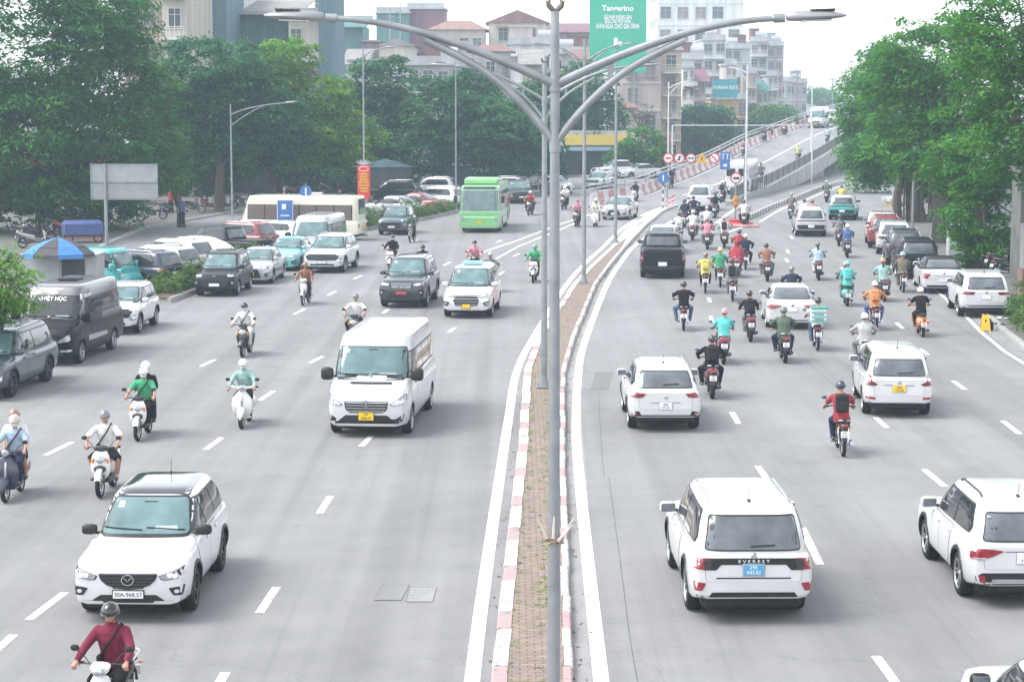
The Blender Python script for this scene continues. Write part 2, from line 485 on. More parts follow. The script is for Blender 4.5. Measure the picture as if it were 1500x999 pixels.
struct('median_gutter', mb, M['gutter'])

# ------------- dashes
DASH = [((95, 868), (42, 908)), ((405, 860), (380, 898)), ((484, 727), (468, 752)), ((105, 648), (67, 667)), ((325, 641), (301, 659)), ((544, 639), (529, 654)), ((401, 573), (380, 587)), ((315, 527), (294, 537)),
        ((473, 522), (454, 532)), ((446, 453), (430, 461)), ((667, 480), (657, 487)), ((492, 427), (480, 433)), ((530, 404), (518, 409)), ((660, 384), (650, 389)), ((738, 398), (729, 404)), ((569, 453), (561, 459)), ((585, 380), (570, 384)),
        ((1110, 683), (1130, 712)), ((1175, 773), (1201, 827)), ((1283, 961), (1311, 999)), ((1354, 688), (1384, 713)), ((1282, 611), (1299, 627)), ((1396, 558), (1414, 571)), ((1469, 617), (1494, 636)), ((1347, 511), (1359, 520)),
        ((1313, 473), (1323, 482)), ((1072, 604), (1082, 621)), ((1041, 463), (1043, 472)), ((1038, 436), (1040, 443)), ((1151, 379), (1154, 384)), ((1153, 366), (1155, 371)), ((1158, 346), (1161, 350)), ((20, 930), (-60, 1000)), ((330, 985), (290, 1060)),
        ((612, 352), (598, 355)), ((735, 352), (728, 355)), ((760, 372), (752, 376)), ((1232, 392), (1236, 396))]
for a, b in DASH:
    mb = MB(); ribbon(mb, [G(*b), G(*a)], .15, .009)
    struct('lane_dash', mb, M['dash'])
# flyover edge + approach lines
mb = MB()
ribbon(mb, [G(700, 372), G(760, 352), G(820, 329), G(861, 316), G(900, 302)], .16, .011)
ribbon(mb, [G(690, 400), G(760, 361), G(820, 337), G(850, 324)], .13, .011)
ribbon(mb, [G(1050, 327), G(1062, 317), G(1078, 306)], .25, .011); ribbon(mb, [G(1040, 340), G(1060, 343), G(1100, 329)], .16, .011)
ribbon(mb, spline([(p[0] + .75, p[1] - .3) for p in [(15.25, 132.5), (18.7, 147.8), (22.2, 160.4), (26.45, 176.6), (30.2, 188.8), (33.7, 198), (46, 226)]]), .16, .011)
struct('approach_line', mb, M['line'])

# ------------- small road features
mb = MB(); p = [G(1380 / 3.125 + 450, 700), G(900, 760), G(912, 850), G(922, 930), G(936, 1010)]
ribbon(mb, spline([(a[0], a[1]) for a in p[::-1]], .8), .011, .0085)
ribbon(mb, spline([G(885, 700), G(880, 640), G(877, 575)], .8), .011, .0085)
struct('road_crack', mb, M['cutline'])
mb = MB(); a, b, c, d = G(865, 571), G(892, 571), G(898, 545), G(872, 545)
mb.quad((*a, .0085), (*b, .0085), (*c, .0085), (*d, .0085)); struct('road_patch', mb, M['patch'])
def cover(u0, u1, v0, v1, sk, label, m_):
    t = thing('manhole_cover', label, 'manhole cover', (*G((u0 + u1) / 2, (v0 + v1) / 2), 0))
    o = Vector(t.location); a, b, c, d = [Vector((*G(*q), 0)) - o for q in ((u0, v1), (u1, v1), (u1 + sk, v0), (u0 + sk, v0))]
    mb = MB(); cen = (a + b + c + d) / 4
    A = [a, b, c, d]; I = [p_.lerp(cen, .035) for p_ in A]
    for k in range(4): mb.quad(*[(q.x, q.y, .013) for q in (A[k], A[(k + 1) % 4], I[(k + 1) % 4], I[k])])
    mb.build('frame', M['cutline'], t, smooth=False)
    mb = MB(); mb.quad(*[(q.x, q.y, .010) for q in I])
    for k in range(1, 5) if m_ is M['gutter'] else ():
        p0 = I[0].lerp(I[3], k / 5); p1 = I[1].lerp(I[2], k / 5)
        p1 = p0.lerp(p1, .3 + .17 * k); mb.quad((p0.x, p0.y, .016), (p1.x, p1.y, .016), (p1.x, p1.y + .012, .016), (p0.x, p0.y + .012, .016), 1)
    mb.build('lid', [m_, M['cutline']], t, smooth=False)
cover(548, 588, 857, 880, 12, 'flush square manhole cover with a thin dark outline beside the broken one', M['road'])
cover(594, 634, 861, 882, 6, 'cracked paler square manhole cover in the road left of the median', M['gutter'])

# ------------- flyover
FL = [(5.6, 151), (7.6, 156.5), (10.2, 162.8), (13, 173), (18.1, 190), (24.5, 214.8), (29.1, 228.8), (32.9, 240.5), (38.4, 257.5), (41.8, 267), (52, 295), (66, 335), (84, 380), (130, 480)]
FR = [(15.6, 151), (18.7, 163.5), (20.8, 169.2), (23.9, 180.2), (27, 190.8), (30.8, 204), (34.8, 218.2), (41.5, 241), (49.6, 267), (60, 296), (74.5, 336), (93, 381), (139, 480)]
t = thing('flyover', 'grey concrete flyover climbing from the median end over the lower road', 'flyover', (20, 170, 0))
fo = Vector((20, 170, 0))
fy = [150 + 3 * i for i in range(100)]
mb = MB()
for a, b in zip(fy, fy[1:]):
    mb.quad((xs_at(FL, a) - 20, a - 170, deckz(a) + .012), (xs_at(FR, a) - 20, a - 170, deckz(a) + .012), (xs_at(FR, b) - 20, b - 170, deckz(b) + .012), (xs_at(FL, b) - 20, b - 170, deckz(b) + .012))
mb.build('deck', M['deck'], t, smooth=False)
def loc(P, dx=0): return [(p[0] - 20 + dx, p[1] - 170) for p in P]
mb = MB(); Lp = spline(FR, 2.5); Lp = [p_ for p_ in Lp if p_.y > 152]
solid_ribbon(mb, loc(Lp), .5, lambda y: max(-.02, deckz(y + 170) - 1.15), lambda y: deckz(y + 170) + .22, 0, .1)
LpL = [p_ for p_ in spline(FL, 2.5) if p_.y > 160]
solid_ribbon(mb, loc(LpL), .4, lambda y: max(-.02, deckz(y + 170) - 1.15), lambda y: deckz(y + 170) + .1, 0, -.35)
mb.build('edge_beam', M['concrete'], t, smooth=False)
mb = MB()
ab = [y for y in fy if 153 <= y <= 208]
rings = [[(xs_at(FL, y) - 19.7, y - 170, -.05), (xs_at(FR, y) - 20.2, y - 170, -.05), (xs_at(FR, y) - 20.2, y - 170, deckz(y) - .05), (xs_at(FL, y) - 19.7, y - 170, deckz(y) - .05)] for y in ab]
mb.loft(rings); mb.build('abutment', mat('abutment_concrete', (.22, .22, .215), .9, var=.3, scale=.5), t, smooth=False)
mb = MB(); ab = [y for y in fy if 205 <= y]
mb.loft([[(xs_at(FL, y) - 19.3, y - 170, deckz(y) - 1.1), (xs_at(FR, y) - 20.6, y - 170, deckz(y) - 1.1), (xs_at(FR, y) - 20.3, y - 170, deckz(y) - .02), (xs_at(FL, y) - 19.7, y - 170, deckz(y) - .02)] for y in ab])
mb.build('girder', M['concrete'], t, smooth=False)
for yy in (238, 268, 300):
    mb = MB(); mb.box(((xs_at(FL, yy) + xs_at(FR, yy)) / 2 - 20, yy - 170, deckz(yy) / 2 - .6), (6.4, 1.4, deckz(yy) - 1.0), 0, .1, R(-17)); mb.build('pier', M['concrete'], t)
mb = MB()
ribbon(mb, loc(spline([(13.6, 163), (18.1, 176.5), (23.2, 193.8), (28, 210.5), (33.5, 229.8), (41, 252), (56, 296), (88, 380)], 3)), .15, lambda y: deckz(y + 170) + .02)
ribbon(mb, loc(spline([(p[0] + .55, p[1]) for p in FL[1:]], 3)), .15, lambda y: deckz(y + 170) + .02)
ribbon(mb, loc(spline([(p[0] - .6, p[1]) for p in FR[1:]], 3)), .12, lambda y: deckz(y + 170) + .02)
mb.build('lane_line', M['line'], t, smooth=False)

def frame_at(P, y):
    x = xs_at(P, y); d = Vector((xs_at(P, y + .5) - xs_at(P, y - .5), 1, 0)).normalized()
    return Vector((x, y, 0)), d, Vector((d.y, -d.x, 0))
t = thing('bridge_railing', 'dark slatted steel railing along the right edge of the flyover', 'railing', (18.7, 163, 0)); o = Vector((18.7, 163, 0))
M['darksteel'] = mat('dark_steel', (.12, .125, .13), .5, .4, var=.2)
mb = MB(); tp = []; y = 154.; k = 0; mc = MB()
while y < 330:
    p_, d, n = frame_at(FR, y); z = deckz(y) + .2; q = p_ - o + n * .1
    ang = -atan2(d.x, d.y)
    mb.box((q.x, q.y, z + .48), (.05, .26, .86), 0, 0, ang)
    if k % 5 == 0:
        mc.box((q.x + n.x * .06, q.y + n.y * .06, z + .04), (.26, .22, .14), 0, 0, ang)
        m1_ = MB(); m1_.box((q.x, q.y, z + .5), (.1, .1, 1.02), 0, 0, ang); m1_.build('post', M['darksteel'], t, smooth=False)
    if k % 4 == 0: tp.append((q.x, q.y, z + .98))
    y += .62; k += 1
mb.build('baluster_panel', M['darksteel'], t, smooth=False); mc.build('footing', M['kerbwhite'], t, smooth=False)
mb = MB(); mb.tube(tp, .045, 6); mb.build('top_rail', M['steel'], t)
t = thing('crash_barrier', 'red and white chequered concrete barrier along the left flyover edge', 'barrier', (5.6, 151, 0)); o = Vector((5.6, 151, 0))
mb = MB(); y = 152.; k = 0
M['barwhite'] = mat('barrier_white', (.62, .60, .60), .75, var=.2, scale=3); M['barpink'] = mat('barrier_faded_red', (.50, .27, .26), .75, var=.3, scale=3)
while y < 400:
    p0, d0, n0 = frame_at(FL, y); p1, d1, n1 = frame_at(FL, y + 1.25)
    r = []
    for p_, n, yy in ((p0, n0, y), (p1, n1, y + 1.25)):
        z = deckz(yy)
        r.append([tuple(p_ - o + n * a + Vector((0, 0, z + b))) for a, b in ((-.3, 0), (.2, 0), (.14, .2), (.02, .35), (-.02, .85), (-.2, .85), (-.22, .3))])
    mb.loft(r, k % 2); y += 1.25; k += 1
mb.build('barrier_wall', [M['barwhite'], M['barpink']], t, smooth=False)
t = thing('guard_rail', 'double tube steel guard rail above the red and white barrier', 'guard rail', (5.6, 151, 0))
mr1 = []; mr2 = []; y = 151.; k = 0
while y < 400:
    p_, d, n = frame_at(FL, y); q = p_ - o - n * .28; z = deckz(y)
    mr1.append((q.x, q.y, z + 1.45)); mr2.append((q.x, q.y, z + 1.15))
    if k % 2 == 0: mb = MB(); mb.tube([(q.x, q.y, z), (q.x, q.y, z + 1.45)], .045, 6); mb.build('post', M['steel'], t)
    y += 1.5; k += 1
for r in (mr1, mr2): mb = MB(); mb.tube(r, .06, 6); mb.build('rail', mat('rail_paint', (.45, .46, .47), .5, .3), t)
# kerb beside the lower road
LOW = [(15.25, 133.5), (18.71, 147.8), (22.17, 160.4), (26.45, 176.6), (30.16, 188.84), (33.72, 198), (46, 226), (60, 252)]
mb = MB(); P_ = spline(LOW, .7); k = 0
for a, b in zip(P_, P_[1:]):
    solid_ribbon(mb, [a, b], .22, 0, .3, k % 2); k += 1
struct('lower_road_kerb', mb, [M['kerbwhite'], mat('kerb_grey', (.2, .2, .2), .8)])
# ---------------------------------------------------------------- vehicles
def resample(poly, res):
    out = []
    for i, a in enumerate(poly):
        b = poly[(i + 1) % len(poly)]; d = math.hypot(b[0] - a[0], b[1] - a[1]); n = max(1, int(math.ceil(d / res)))
        for k in range(n): out.append((a[0] + (b[0] - a[0]) * k / n, a[1] + (b[1] - a[1]) * k / n))
    return out
def inside(p, poly):
    c = False; n = len(poly); j = n - 1
    for i in range(n):
        a, b = poly[i], poly[j]
        if (a[1] > p[1]) != (b[1] > p[1]) and p[0] < (b[0] - a[0]) * (p[1] - a[1]) / (b[1] - a[1]) + a[0]: c = not c
        j = i
    return c
def rnd(poly, r, n=3):
    """round the corners of a polygon"""
    out = []; m = len(poly)
    for i in range(m):
        p = Vector((*poly[i], 0)); a = Vector((*poly[i - 1], 0)); b = Vector((*poly[(i + 1) % m], 0))
        ra = min(r, (a - p).length * .45); rb = min(r, (b - p).length * .45)
        s_ = p + (a - p).normalized() * ra; e = p + (b - p).normalized() * rb
        for k in range(n + 1):
            t = k / n; q = s_.lerp(p, t).lerp(p.lerp(e, t), t); out.append((q.x, q.y))
    return out
def patch(mb, bvh, poly, axis, off=.005, res=.07, thick=.02, mi=0, limit=None):
    """lay a polygon onto the body skin: project every vertex along an axis, keep it off proud of the skin"""
    P = resample(poly, res); n = len(P)
    xs = [p[0] for p in P]; ys_ = [p[1] for p in P]
    pts = [Vector(p) for p in P]
    x = min(xs) + res
    while x < max(xs):
        y = min(ys_) + res
        while y < max(ys_):
            if inside((x, y), P) and min((x - p[0]) ** 2 + (y - p[1]) ** 2 for p in P) > (res * .45) ** 2: pts.append(Vector((x, y)))
            y += res
        x += res
    try: V, E_, F, *_r = delaunay_2d_cdt(pts, [(i, (i + 1) % n) for i in range(n)], [tuple(range(n))], 1, 1e-5)
    except Exception: return
    d, mk = {'x+': (Vector((-1, 0, 0)), lambda a, b: Vector((4, a, b))), 'x-': (Vector((1, 0, 0)), lambda a, b: Vector((-4, a, b))),
             'f': (Vector((0, -1, 0)), lambda a, b: Vector((a, 12, b))), 'r': (Vector((0, 1, 0)), lambda a, b: Vector((a, -12, b))),
             't': (Vector((0, 0, -1)), lambda a, b: Vector((a, b, 9)))}[axis]
    vs = []; ok = []
    for v in V:
        h, nn, i, ds = bvh.ray_cast(mk(v.x, v.y), d)
        if h is None or (limit and not limit(h)): vs.append(Vector()); ok.append(False); continue
        if nn.dot(d) > 0: nn = -nn
        vs.append(h + nn * off); ok.append(abs(nn.dot(d)) > .2 or h.z < .42)
    F = [f for f in F if all(ok[i] for i in f)]
    if not F: return
    ec = {}
    for f in F:
        for i in range(len(f)):
            e = (f[i], f[(i + 1) % len(f)]); ec[e] = 1
    k = len(vs); allv = vs + [v + d * thick for v in vs]; FF = [tuple(f) for f in F]
    for (a, b) in list(ec):
        if (b, a) not in ec: FF.append((a, b, b + k, a + k))
    used = sorted({i for f in FF for i in f}); mp_ = {o_: q for q, o_ in enumerate(used)}
    mb.add([allv[i] for i in used], [tuple(mp_[i] for i in f) for f in FF], mi)

def superell(cx, cy, rx, ry, n, k=36):
    out = []
    for i in range(k):
        a = 2 * pi * (i + .5) / k; c_, s_ = cos(a), sin(a)
        out.append((cx + rx * math.copysign(abs(c_) ** (2 / n), c_), cy + ry * math.copysign(abs(s_) ** (2 / n), s_)))
    return out

def car_shell(p):
    W2 = p['W'] / 2; wb = p['wb']; yF = wb / 2 + p['foh']; yR = -(wb / 2 + p['roh'])
    top = p['top'](yF, yR); zb0 = p.get('gc', .22); zbr = p.get('zbr', zb0 + .1); zbf = p.get('zbf', zb0 + .03)
    st = [0, .012, .035, .07, .12, .19, .28, .4, .55, .75]
    ys = sorted(set([round(yF - d, 4) for d in st] + [round(yR + d, 4) for d in st] + [round(yR + .95 + (yF - yR - 1.9) * k / 9, 4) for k in range(10)] + [round(q[0], 4) for q in top if yR < q[0] < yF]))
    fa, fD = p.get('ftaper', (.12, .75)); ra, rD = p.get('rtaper', (.09, .5))
    rings = []
    for y in ys:
        df, dr = yF - y, y - yR
        k = 1.
        if df < fD: k -= fa * (1 - df / fD) ** 2.4
        if dr < rD: k -= ra * (1 - dr / rD) ** 2.4
        e = min(df, dr); ins = .035 if e < 1e-3 else (.012 if e < .02 else 0)
        w_ = W2 * k - ins
        zt = lerp_pts(top, y) - ins; zb = lerp_pts([(yR, zbr), (yR + .6, zb0), (yF - .6, zb0), (yF, zbf)], y) + ins
        h = zt - zb; cr = p.get('crown', .035) * (1 if y > 0 else .5)
        half = [(0, zb), (.78, zb), (.925, zb + .03), (.975, zb + .13 * h), (.995, zb + .36 * h), (1, zb + .52 * h), (.988, zb + .70 * h), (.975, zb + .80 * h), (.955, zb + .88 * h), (.925, zb + .945 * h), (.87, zt - .012), (.74, zt + cr * .35), (.4, zt + cr * .8), (0, zt + cr)]
        if p.get('boxy'):
            half = [(0, zb), (.85, zb), (.97, zb + .03), (.99, zb + .13 * h), (1, zb + .36 * h), (1, zb + .6 * h), (.998, zb + .8 * h), (.994, zb + .93 * h), (.985, zt - .01), (.9, zt), (.6, zt), (0, zt)]
        pts = [(a * w_, y, b) for a, b in half]
        rings.append(pts + [(-a, b_, c_) for a, b_, c_ in pts[-2:0:-1]])
    mb = MB(); mb.loft(rings)
    return mb, yF, yR
def cab_shell(p, yF, yR):
    c = p['cab']; mb = MB(); rings = []
    T = [0, .12, .28, .46, .64, .8, .9, .955, .985, 1]
    n = c.get('n', 5)
    for t in T:
        ins = {.9: .004, .955: .014, .985: .028, 1: .052}.get(t, 0)
        bow = c.get('bow', .03) * sin(pi * min(t * 1.05, 1))
        y1 = c['f0'] + (c['f1'] - c['f0']) * t + bow * 1.2 - ins
        y0 = c['r0'] + (c['r1'] - c['r0']) * t ** c.get('rp', 1) - bow * .6 + ins
        wd = c['w0'] + (c['w1'] - c['w0']) * t ** 1.25 + bow * .6 - ins
        z = c['z0'] + (c['z1'] - c['z0']) * t
        wt = c.get('wf', 1.)
        ring = []
        for (x, y) in superell(0, (y0 + y1) / 2, wd, (y1 - y0) / 2, n, 44):
            ring.append((x, y, z + (c.get('dz', 0) * ((y - y0) / (y1 - y0)) * (1 - t))))
        rings.append(ring)
    top = rings[-1]; cy = sum(q[1] for q in top) / len(top); z1 = c['z1']; cr = c.get('rc', .05)
    for s_, dz_ in ((.955, .3), (.85, .62), (.6, .88), (.3, .98), (.02, 1)):
        rings.append([(q[0] * s_, cy + (q[1] - cy) * s_, z1 + cr * dz_) for q in top])
    mb.loft(rings, caps=True)
    return mb

def wheel_obj(root, x, y, r, wd, side, rimstyle, rimmat, z=None):
    """tyre with its rim as a child; the outer face looks along side"""
    mb = MB(); h = wd / 2
    mb.lathe([(r * .66, -h * .7), (r * .7, -h), (r * .9, -h), (r * .975, -h * .82), (r, -h * .5), (r, h * .5), (r * .975, h * .82), (r * .9, h), (r * .7, h), (r * .66, h * .75)], (0, 0, 0), 'x', 28)
    wo_ = mb.build('wheel', M['rubber'], root, (x, y, r if z is None else z))
    mb = MB(); s_ = side
    mb.lathe([(r * .70, s_ * h * .93), (r * .67, s_ * h * .85), (r * .63, s_ * h * .3), (r * .1, s_ * h * .2), (.001, s_ * h * .2)], (0, 0, 0), 'x', 28, 1)
    mb.lathe([(r * .705, s_ * h * 1.0), (r * .66, s_ * h * 1.0), (r * .64, s_ * h * .8)], (0, 0, 0), 'x', 28, 0)
    mb.lathe([(.001, s_ * h * .8), (r * .13, s_ * h * .78), (r * .16, s_ * h * .6), (r * .16, s_ * h * .2)], (0, 0, 0), 'x', 12, 0)
    ns, dbl = rimstyle
    for k in range(ns):
        a = 2 * pi * k / ns
        for da in ((-.13, .13) if dbl else (0,)):
            w0 = r * (.045 if dbl else .075)
            p0 = Vector((s_ * h * .72, cos(a + da * .5) * r * .12, sin(a + da * .5) * r * .12)); p1 = Vector((s_ * h * .86, cos(a + da * 1.4) * r * .66, sin(a + da * 1.4) * r * .66))
            t_ = Vector((0, -sin(a), cos(a))) * w0; dd = Vector((-s_ * .03, 0, 0))
            mb.loft([[tuple(p0 - t_), tuple(p0 + t_), tuple(p0 + t_ + dd), tuple(p0 - t_ + dd)], [tuple(p1 - t_ * .8), tuple(p1 + t_ * .8), tuple(p1 + t_ * .8 + dd), tuple(p1 - t_ * .8 + dd)]], 0)
    mb.build('rim', [rimmat, M['under']], wo_)
    return wo_

def hullx(mb, x0, x1, y, z, ry, rz):
    rings = []
    for t, k in ((0, .55), (.06, .8), (.3, 1), (.75, 1), (.93, .82), (1, .5)):
        rings.append([(x0 + (x1 - x0) * t, y + ry * k * math.copysign(abs(cos(a)) ** .6, cos(a)) * (.75 if cos(a) < 0 else 1), z + rz * k * math.copysign(abs(sin(a)) ** .6, sin(a))) for a in [2 * pi * (i + .5) / 14 for i in range(14)]])
    mb.loft(rings)
def make_car(name, label, cat, p, group=None):
    """p holds the measurements; origin on the ground midway between the axles, +y is the front"""
    root = thing(name, label, cat, group=group)
    W2 = p['W'] / 2; wb = p['wb']; r = p['r']; tw = p.get('tw', .23)
    body, yF, yR = car_shell(p); cab = cab_shell(p, yF, yR)
    zt = max(v[2] for v in cab.v)
    bv = MB(); bv.v = body.v + cab.v; bv.f = list(body.f) + [tuple(i + len(body.v) for i in f) for f in cab.f]
    bvh = BVHTree.FromPolygons([Vector(v) for v in bv.v], bv.f)
    pm = p['paint']; lower = p.get('lower', pm)
    # wheel arches cut out of the body
    me = body.mesh('body', [pm, M['under']])
    bo = link('body', me, root)
    cut = MB(); ar = r + p.get('gap', .055)
    for sx in (1, -1):
        for ya in (wb / 2, -wb / 2):
            rings = []
            for xx in (sx * (W2 - .34), sx * (W2 + .2)):
                rings.append([(xx, ya + cos(2 * pi * k / 28) * ar, r + .01 + sin(2 * pi * k / 28) * ar) for k in range(28)])
            cut.loft(rings, 1)
    co = cut.build('cutter', [M['under'], M['under']], smooth=False)
    md = bo.modifiers.new('arches', 'BOOLEAN'); md.operation = 'DIFFERENCE'; md.object = co; md.solver = 'EXACT'
    dg = bpy.context.evaluated_depsgraph_get()
    me2 = bpy.data.meshes.new_from_object(bo.evaluated_get(dg)); bo.modifiers.clear(); bo.data = me2
    try: me2.set_sharp_from_angle(angle=R(38))
    except Exception: pass
    bpy.data.objects.remove(co)
    roofm = p.get('roofpaint', pm)
    cab.build('cabin', [roofm], root, sharp=60)
    lim = lambda h: True
    def P(nm, polys, axis, m_, off=.006, res=.075, parent=root, both=False, thick=.02, limit=None):
        mb = MB()
        for poly in polys:
            patch(mb, bvh, poly, axis, off, res, thick, limit=limit)
            if both: patch(mb, bvh, [(-a, b) for a, b in poly][::-1], axis, off, res, thick, limit=limit)
        if mb.v: return mb.build(nm, m_, parent, sharp=50)
    def PX(nm, polys, m_, off=.006, res=.09, parent=root, thick=.02, sides=(1, -1), each=True):
        out = []
        for sd_ in sides:
            for poly in polys:
                mb = MB(); patch(mb, bvh, poly, 'x+' if sd_ > 0 else 'x-', off, res, thick, limit=lambda h: abs(h.x) > W2 * .55)
                if mb.v: out.append(mb.build(nm, m_, parent, sharp=50))
        return out
    def mir(nm, polys, axis, m_, off, child=None):
        """mirror pair, each its own part"""
        for sg in (1, -1):
            mb = MB()
            for poly in polys:
                patch(mb, bvh, poly if sg > 0 else [(-a, b) for a, b in poly][::-1], axis, off, .06, .02)
            if mb.v:
                o_ = mb.build(nm, m_, root, sharp=50)
                if child:
                    for cn, cp, cm in child:
                        mb = MB()
                        for poly in cp: patch(mb, bvh, poly if sg > 0 else [(-a, b) for a, b in poly][::-1], axis, off + .006, .05, .01)
                        if mb.v: mb.build(cn, cm, o_, sharp=50)
    K = dict(P=P, PX=PX, mir=mir, bvh=bvh, root=root, yF=yF, yR=yR, W2=W2, p=p, zt=zt)
    # glazing from the side: one dark band, then the panes
    if p.get('side'):
        band, panes = p['side'](yF, yR)
        PX('window_trim', [rnd(band, .05)], M['black'], .004)
        PX('side_window', [rnd(q, .035) for q in panes], p.get('sglass', M['glass']), .009)
    if p.get('wind'):
        q = p['wind']
        P('windscreen_trim', [rnd([(-q[0] - .03, q[2] - .04), (q[0] + .03, q[2] - .04), (q[1] + .02, q[3] + .025), (-q[1] - .02, q[3] + .025)], .08)], 'f', M['black'], .006, .05)
        ws = P('windscreen', [rnd([(-q[0], q[2]), (q[0], q[2]), (q[1], q[3]), (-q[1], q[3])], .07)], 'f', p.get('wglass', M['shield']), .009)
        for pl_ in ([(q[1] * .72, q[3] - .13), (q[1] * .9, q[3] - .13), (q[1] * .88, q[3] - .04), (q[1] * .72, q[3] - .04)], [(-q[0] * .2, q[2] + .05), (-q[0] * .75, q[2] + .04), (-q[0] * .7, q[2] + .10), (-q[0] * .22, q[2] + .10)]):
            if ws: P('sticker_and_reflection', [pl_], 'f', mat('paper_and_reflection', (.34, .40, .42), .5), .0125, .05, ws)  # upper patch is a paper sticker, lower band a painted dashboard reflection
        mb = MB(); h, nn, *_ = bvh.ray_cast(Vector((0, 12, q[3] - .05)), Vector((0, -1, 0)))
        if h and ws: mb.box((0, h.y + .012, q[3] - .06), (.22, .012, .05), 0, .005); mb.build('rear_view_mirror', M['black'], ws)
        zw = q[2] + .045
        for x0, x1 in ((-.62, -.02), (.05, .66)):
            mb = MB(); pts = []
            for k in range(7):
                x = (x0 + (x1 - x0) * k / 6) * q[0] / .7; h, nn, *_ = bvh.ray_cast(Vector((x, 12, zw + .03 * (k / 6))), Vector((0, -1, 0)))
                if h: pts.append(h + nn * .02 * (1 if nn.y > 0 else -1))
            if len(pts) > 2: mb.tube(pts, .011, 5); mb.build('wiper', M['black'], root)
    if p.get('rear'):
        q = p['rear']
        P('rear_window_trim', [rnd([(-q[0] - .02, q[2] - .025), (q[0] + .02, q[2] - .025), (q[1] + .02, q[3] + .025), (-q[1] - .02, q[3] + .025)], .06)], 'r', M['black'], .006, .05)
        P('rear_window', [rnd([(-q[0], q[2]), (q[0], q[2]), (q[1], q[3]), (-q[1], q[3])], .05)], 'r', p.get('bglass', M['rglass']), .009)
        if p.get('rwiper'):
            mb = MB(); pts = []
            for k in range(6):
                h, nn, *_ = bvh.ray_cast(Vector((-.05 + .38 * k / 5, -12, q[2] + .05 + .02 * k / 5)), Vector((0, 1, 0)))
                if h: pts.append(h + nn * .02 * (1 if nn.y < 0 else -1))
            if len(pts) > 2: mb.tube(pts, .014, 5); mb.build('wiper', M['black'], root)
    # doors: a shade proud of the body, each with a handle
    if p.get('doors'):
        for poly, hx in p['doors'](yF, yR):
            for sd_ in (1, -1):
                ax = 'x+' if sd_ > 0 else 'x-'
                Q = []
                for a in resample(rnd(poly, .05), .06):
                    for ya in (wb / 2, -wb / 2):
                        dd = math.hypot(a[0] - ya, a[1] - r)
                        if dd < ar + .05: a = (ya + (a[0] - ya) / dd * (ar + .05), r + (a[1] - r) / dd * (ar + .05))
                    Q.append(a)
                cen = (sum(a[0] for a in Q) / len(Q), sum(a[1] for a in Q) / len(Q))
                big = [(cen[0] + (a[0] - cen[0]) * 1.012 + math.copysign(.004, a[0] - cen[0]), cen[1] + (a[1] - cen[1]) * 1.012 + math.copysign(.004, a[1] - cen[1])) for a in Q]
                mb = MB(); patch(mb, bvh, big, ax, .003, .1, .01, limit=lambda h: abs(h.x) > W2 * .6)
                g_ = mb.build('door', M['under'], root) if mb.v else None
                mb = MB(); patch(mb, bvh, Q, ax, .0065, .1, .003, limit=lambda h: abs(h.x) > W2 * .6)
                if mb.v and g_:
                    mb.build('door_skin', pm, g_, sharp=50)
                    zh = hx[1]; h, nn, *_ = bvh.ray_cast(Vector((4 * sd_, hx[0], zh)), Vector((-sd_, 0, 0)))
                    if h:
                        mb = MB(); mb.box((h.x + sd_ * .03, hx[0], zh), (.03, .19, .035), 0, .012); mb.build('door_handle', p.get('handle', pm), g_)
    # sill / cladding
    if p.get('clad'):
        zc = p['clad']; y0, y1 = -wb / 2 + ar + .02, wb / 2 - ar - .02
        PX('side_skirt', [[(y0, p.get('gc', .22) - .05), (y1, p.get('gc', .22) - .05), (y1, zc), (y0, zc)]], p.get('cladmat', M['black']), .012, .12)
        for sx in (1, -1):
            for ya in (wb / 2, -wb / 2):
                h, nn, *_ = bvh.ray_cast(Vector((4 * sx, ya, r + ar + .03)), Vector((-sx, 0, 0)))
                if not h: continue
                mb = MB(); prof = []
                rings = []
                for k in range(19):
                    a = R(-8) + R(196) * k / 18; cy_, cz_ = cos(a), sin(a)
                    ring = []
                    for rr, xo in ((ar - .015, -.04), (ar - .015, .02), (ar + .035, .018), (ar + .06, -.03)):
                        yy, zz = ya + cy_ * rr, r + .01 + cz_ * rr
                        hh, n_, *_ = bvh.ray_cast(Vector((4 * sx, ya + cy_ * (ar + .03), max(r + .01 + cz_ * (ar + .03), p.get('gc', .22) + .06))), Vector((-sx, 0, 0)))
                        bx = abs(hh.x) if hh else W2
                        if bx < W2 * .8: bx = W2 * .97
                        ring.append((sx * (bx + xo), yy, zz))
                    rings.append(ring)
                mb.loft(rings); mb.build('wheel_arch', p.get('cladmat', M['black']), root)
    # mirrors
    mz, my_ = p['mirror'][:2]; ms = p['mirror'][2] if len(p['mirror']) > 2 else 1.
    for sx in (1, -1):
        h, nn, *_ = bvh.ray_cast(Vector((4 * sx, my_, mz)), Vector((-sx, 0, 0)))
        if not h: continue
        mb = MB(); cx = h.x + sx * .17 * ms
        hullx(mb, h.x + sx * .05 * ms, h.x + sx * .29 * ms, my_, mz + .04, .075 * ms, .085 * ms * p.get('mh', 1))
        mb.box((h.x + sx * .04, my_, mz - .02), (.12, .06, .04), 1, .01)
        mo = mb.build('side_mirror', [p.get('mirrormat', pm), M['black']], root)
        mb = MB(); mb.box((cx, my_ - .072 * ms, mz + .04), (.20 * ms, .02, .125 * ms * p.get('mh', 1)), 0, .01); mb.build('mirror_glass', M['rglass'], mo)
    # wheels
    for ya in (wb / 2, -wb / 2):
        for sx in (1, -1):
            wheel_obj(root, sx * (W2 - tw / 2 - .025), ya, r, tw, sx, p.get('rim', (5, True)), p.get('rimmat', M['alloy']))
    mb = MB()
    for ya in (wb / 2, -wb / 2): mb.tube([(-W2 + .25, ya, r), (W2 - .25, ya, r)], .05, 6)
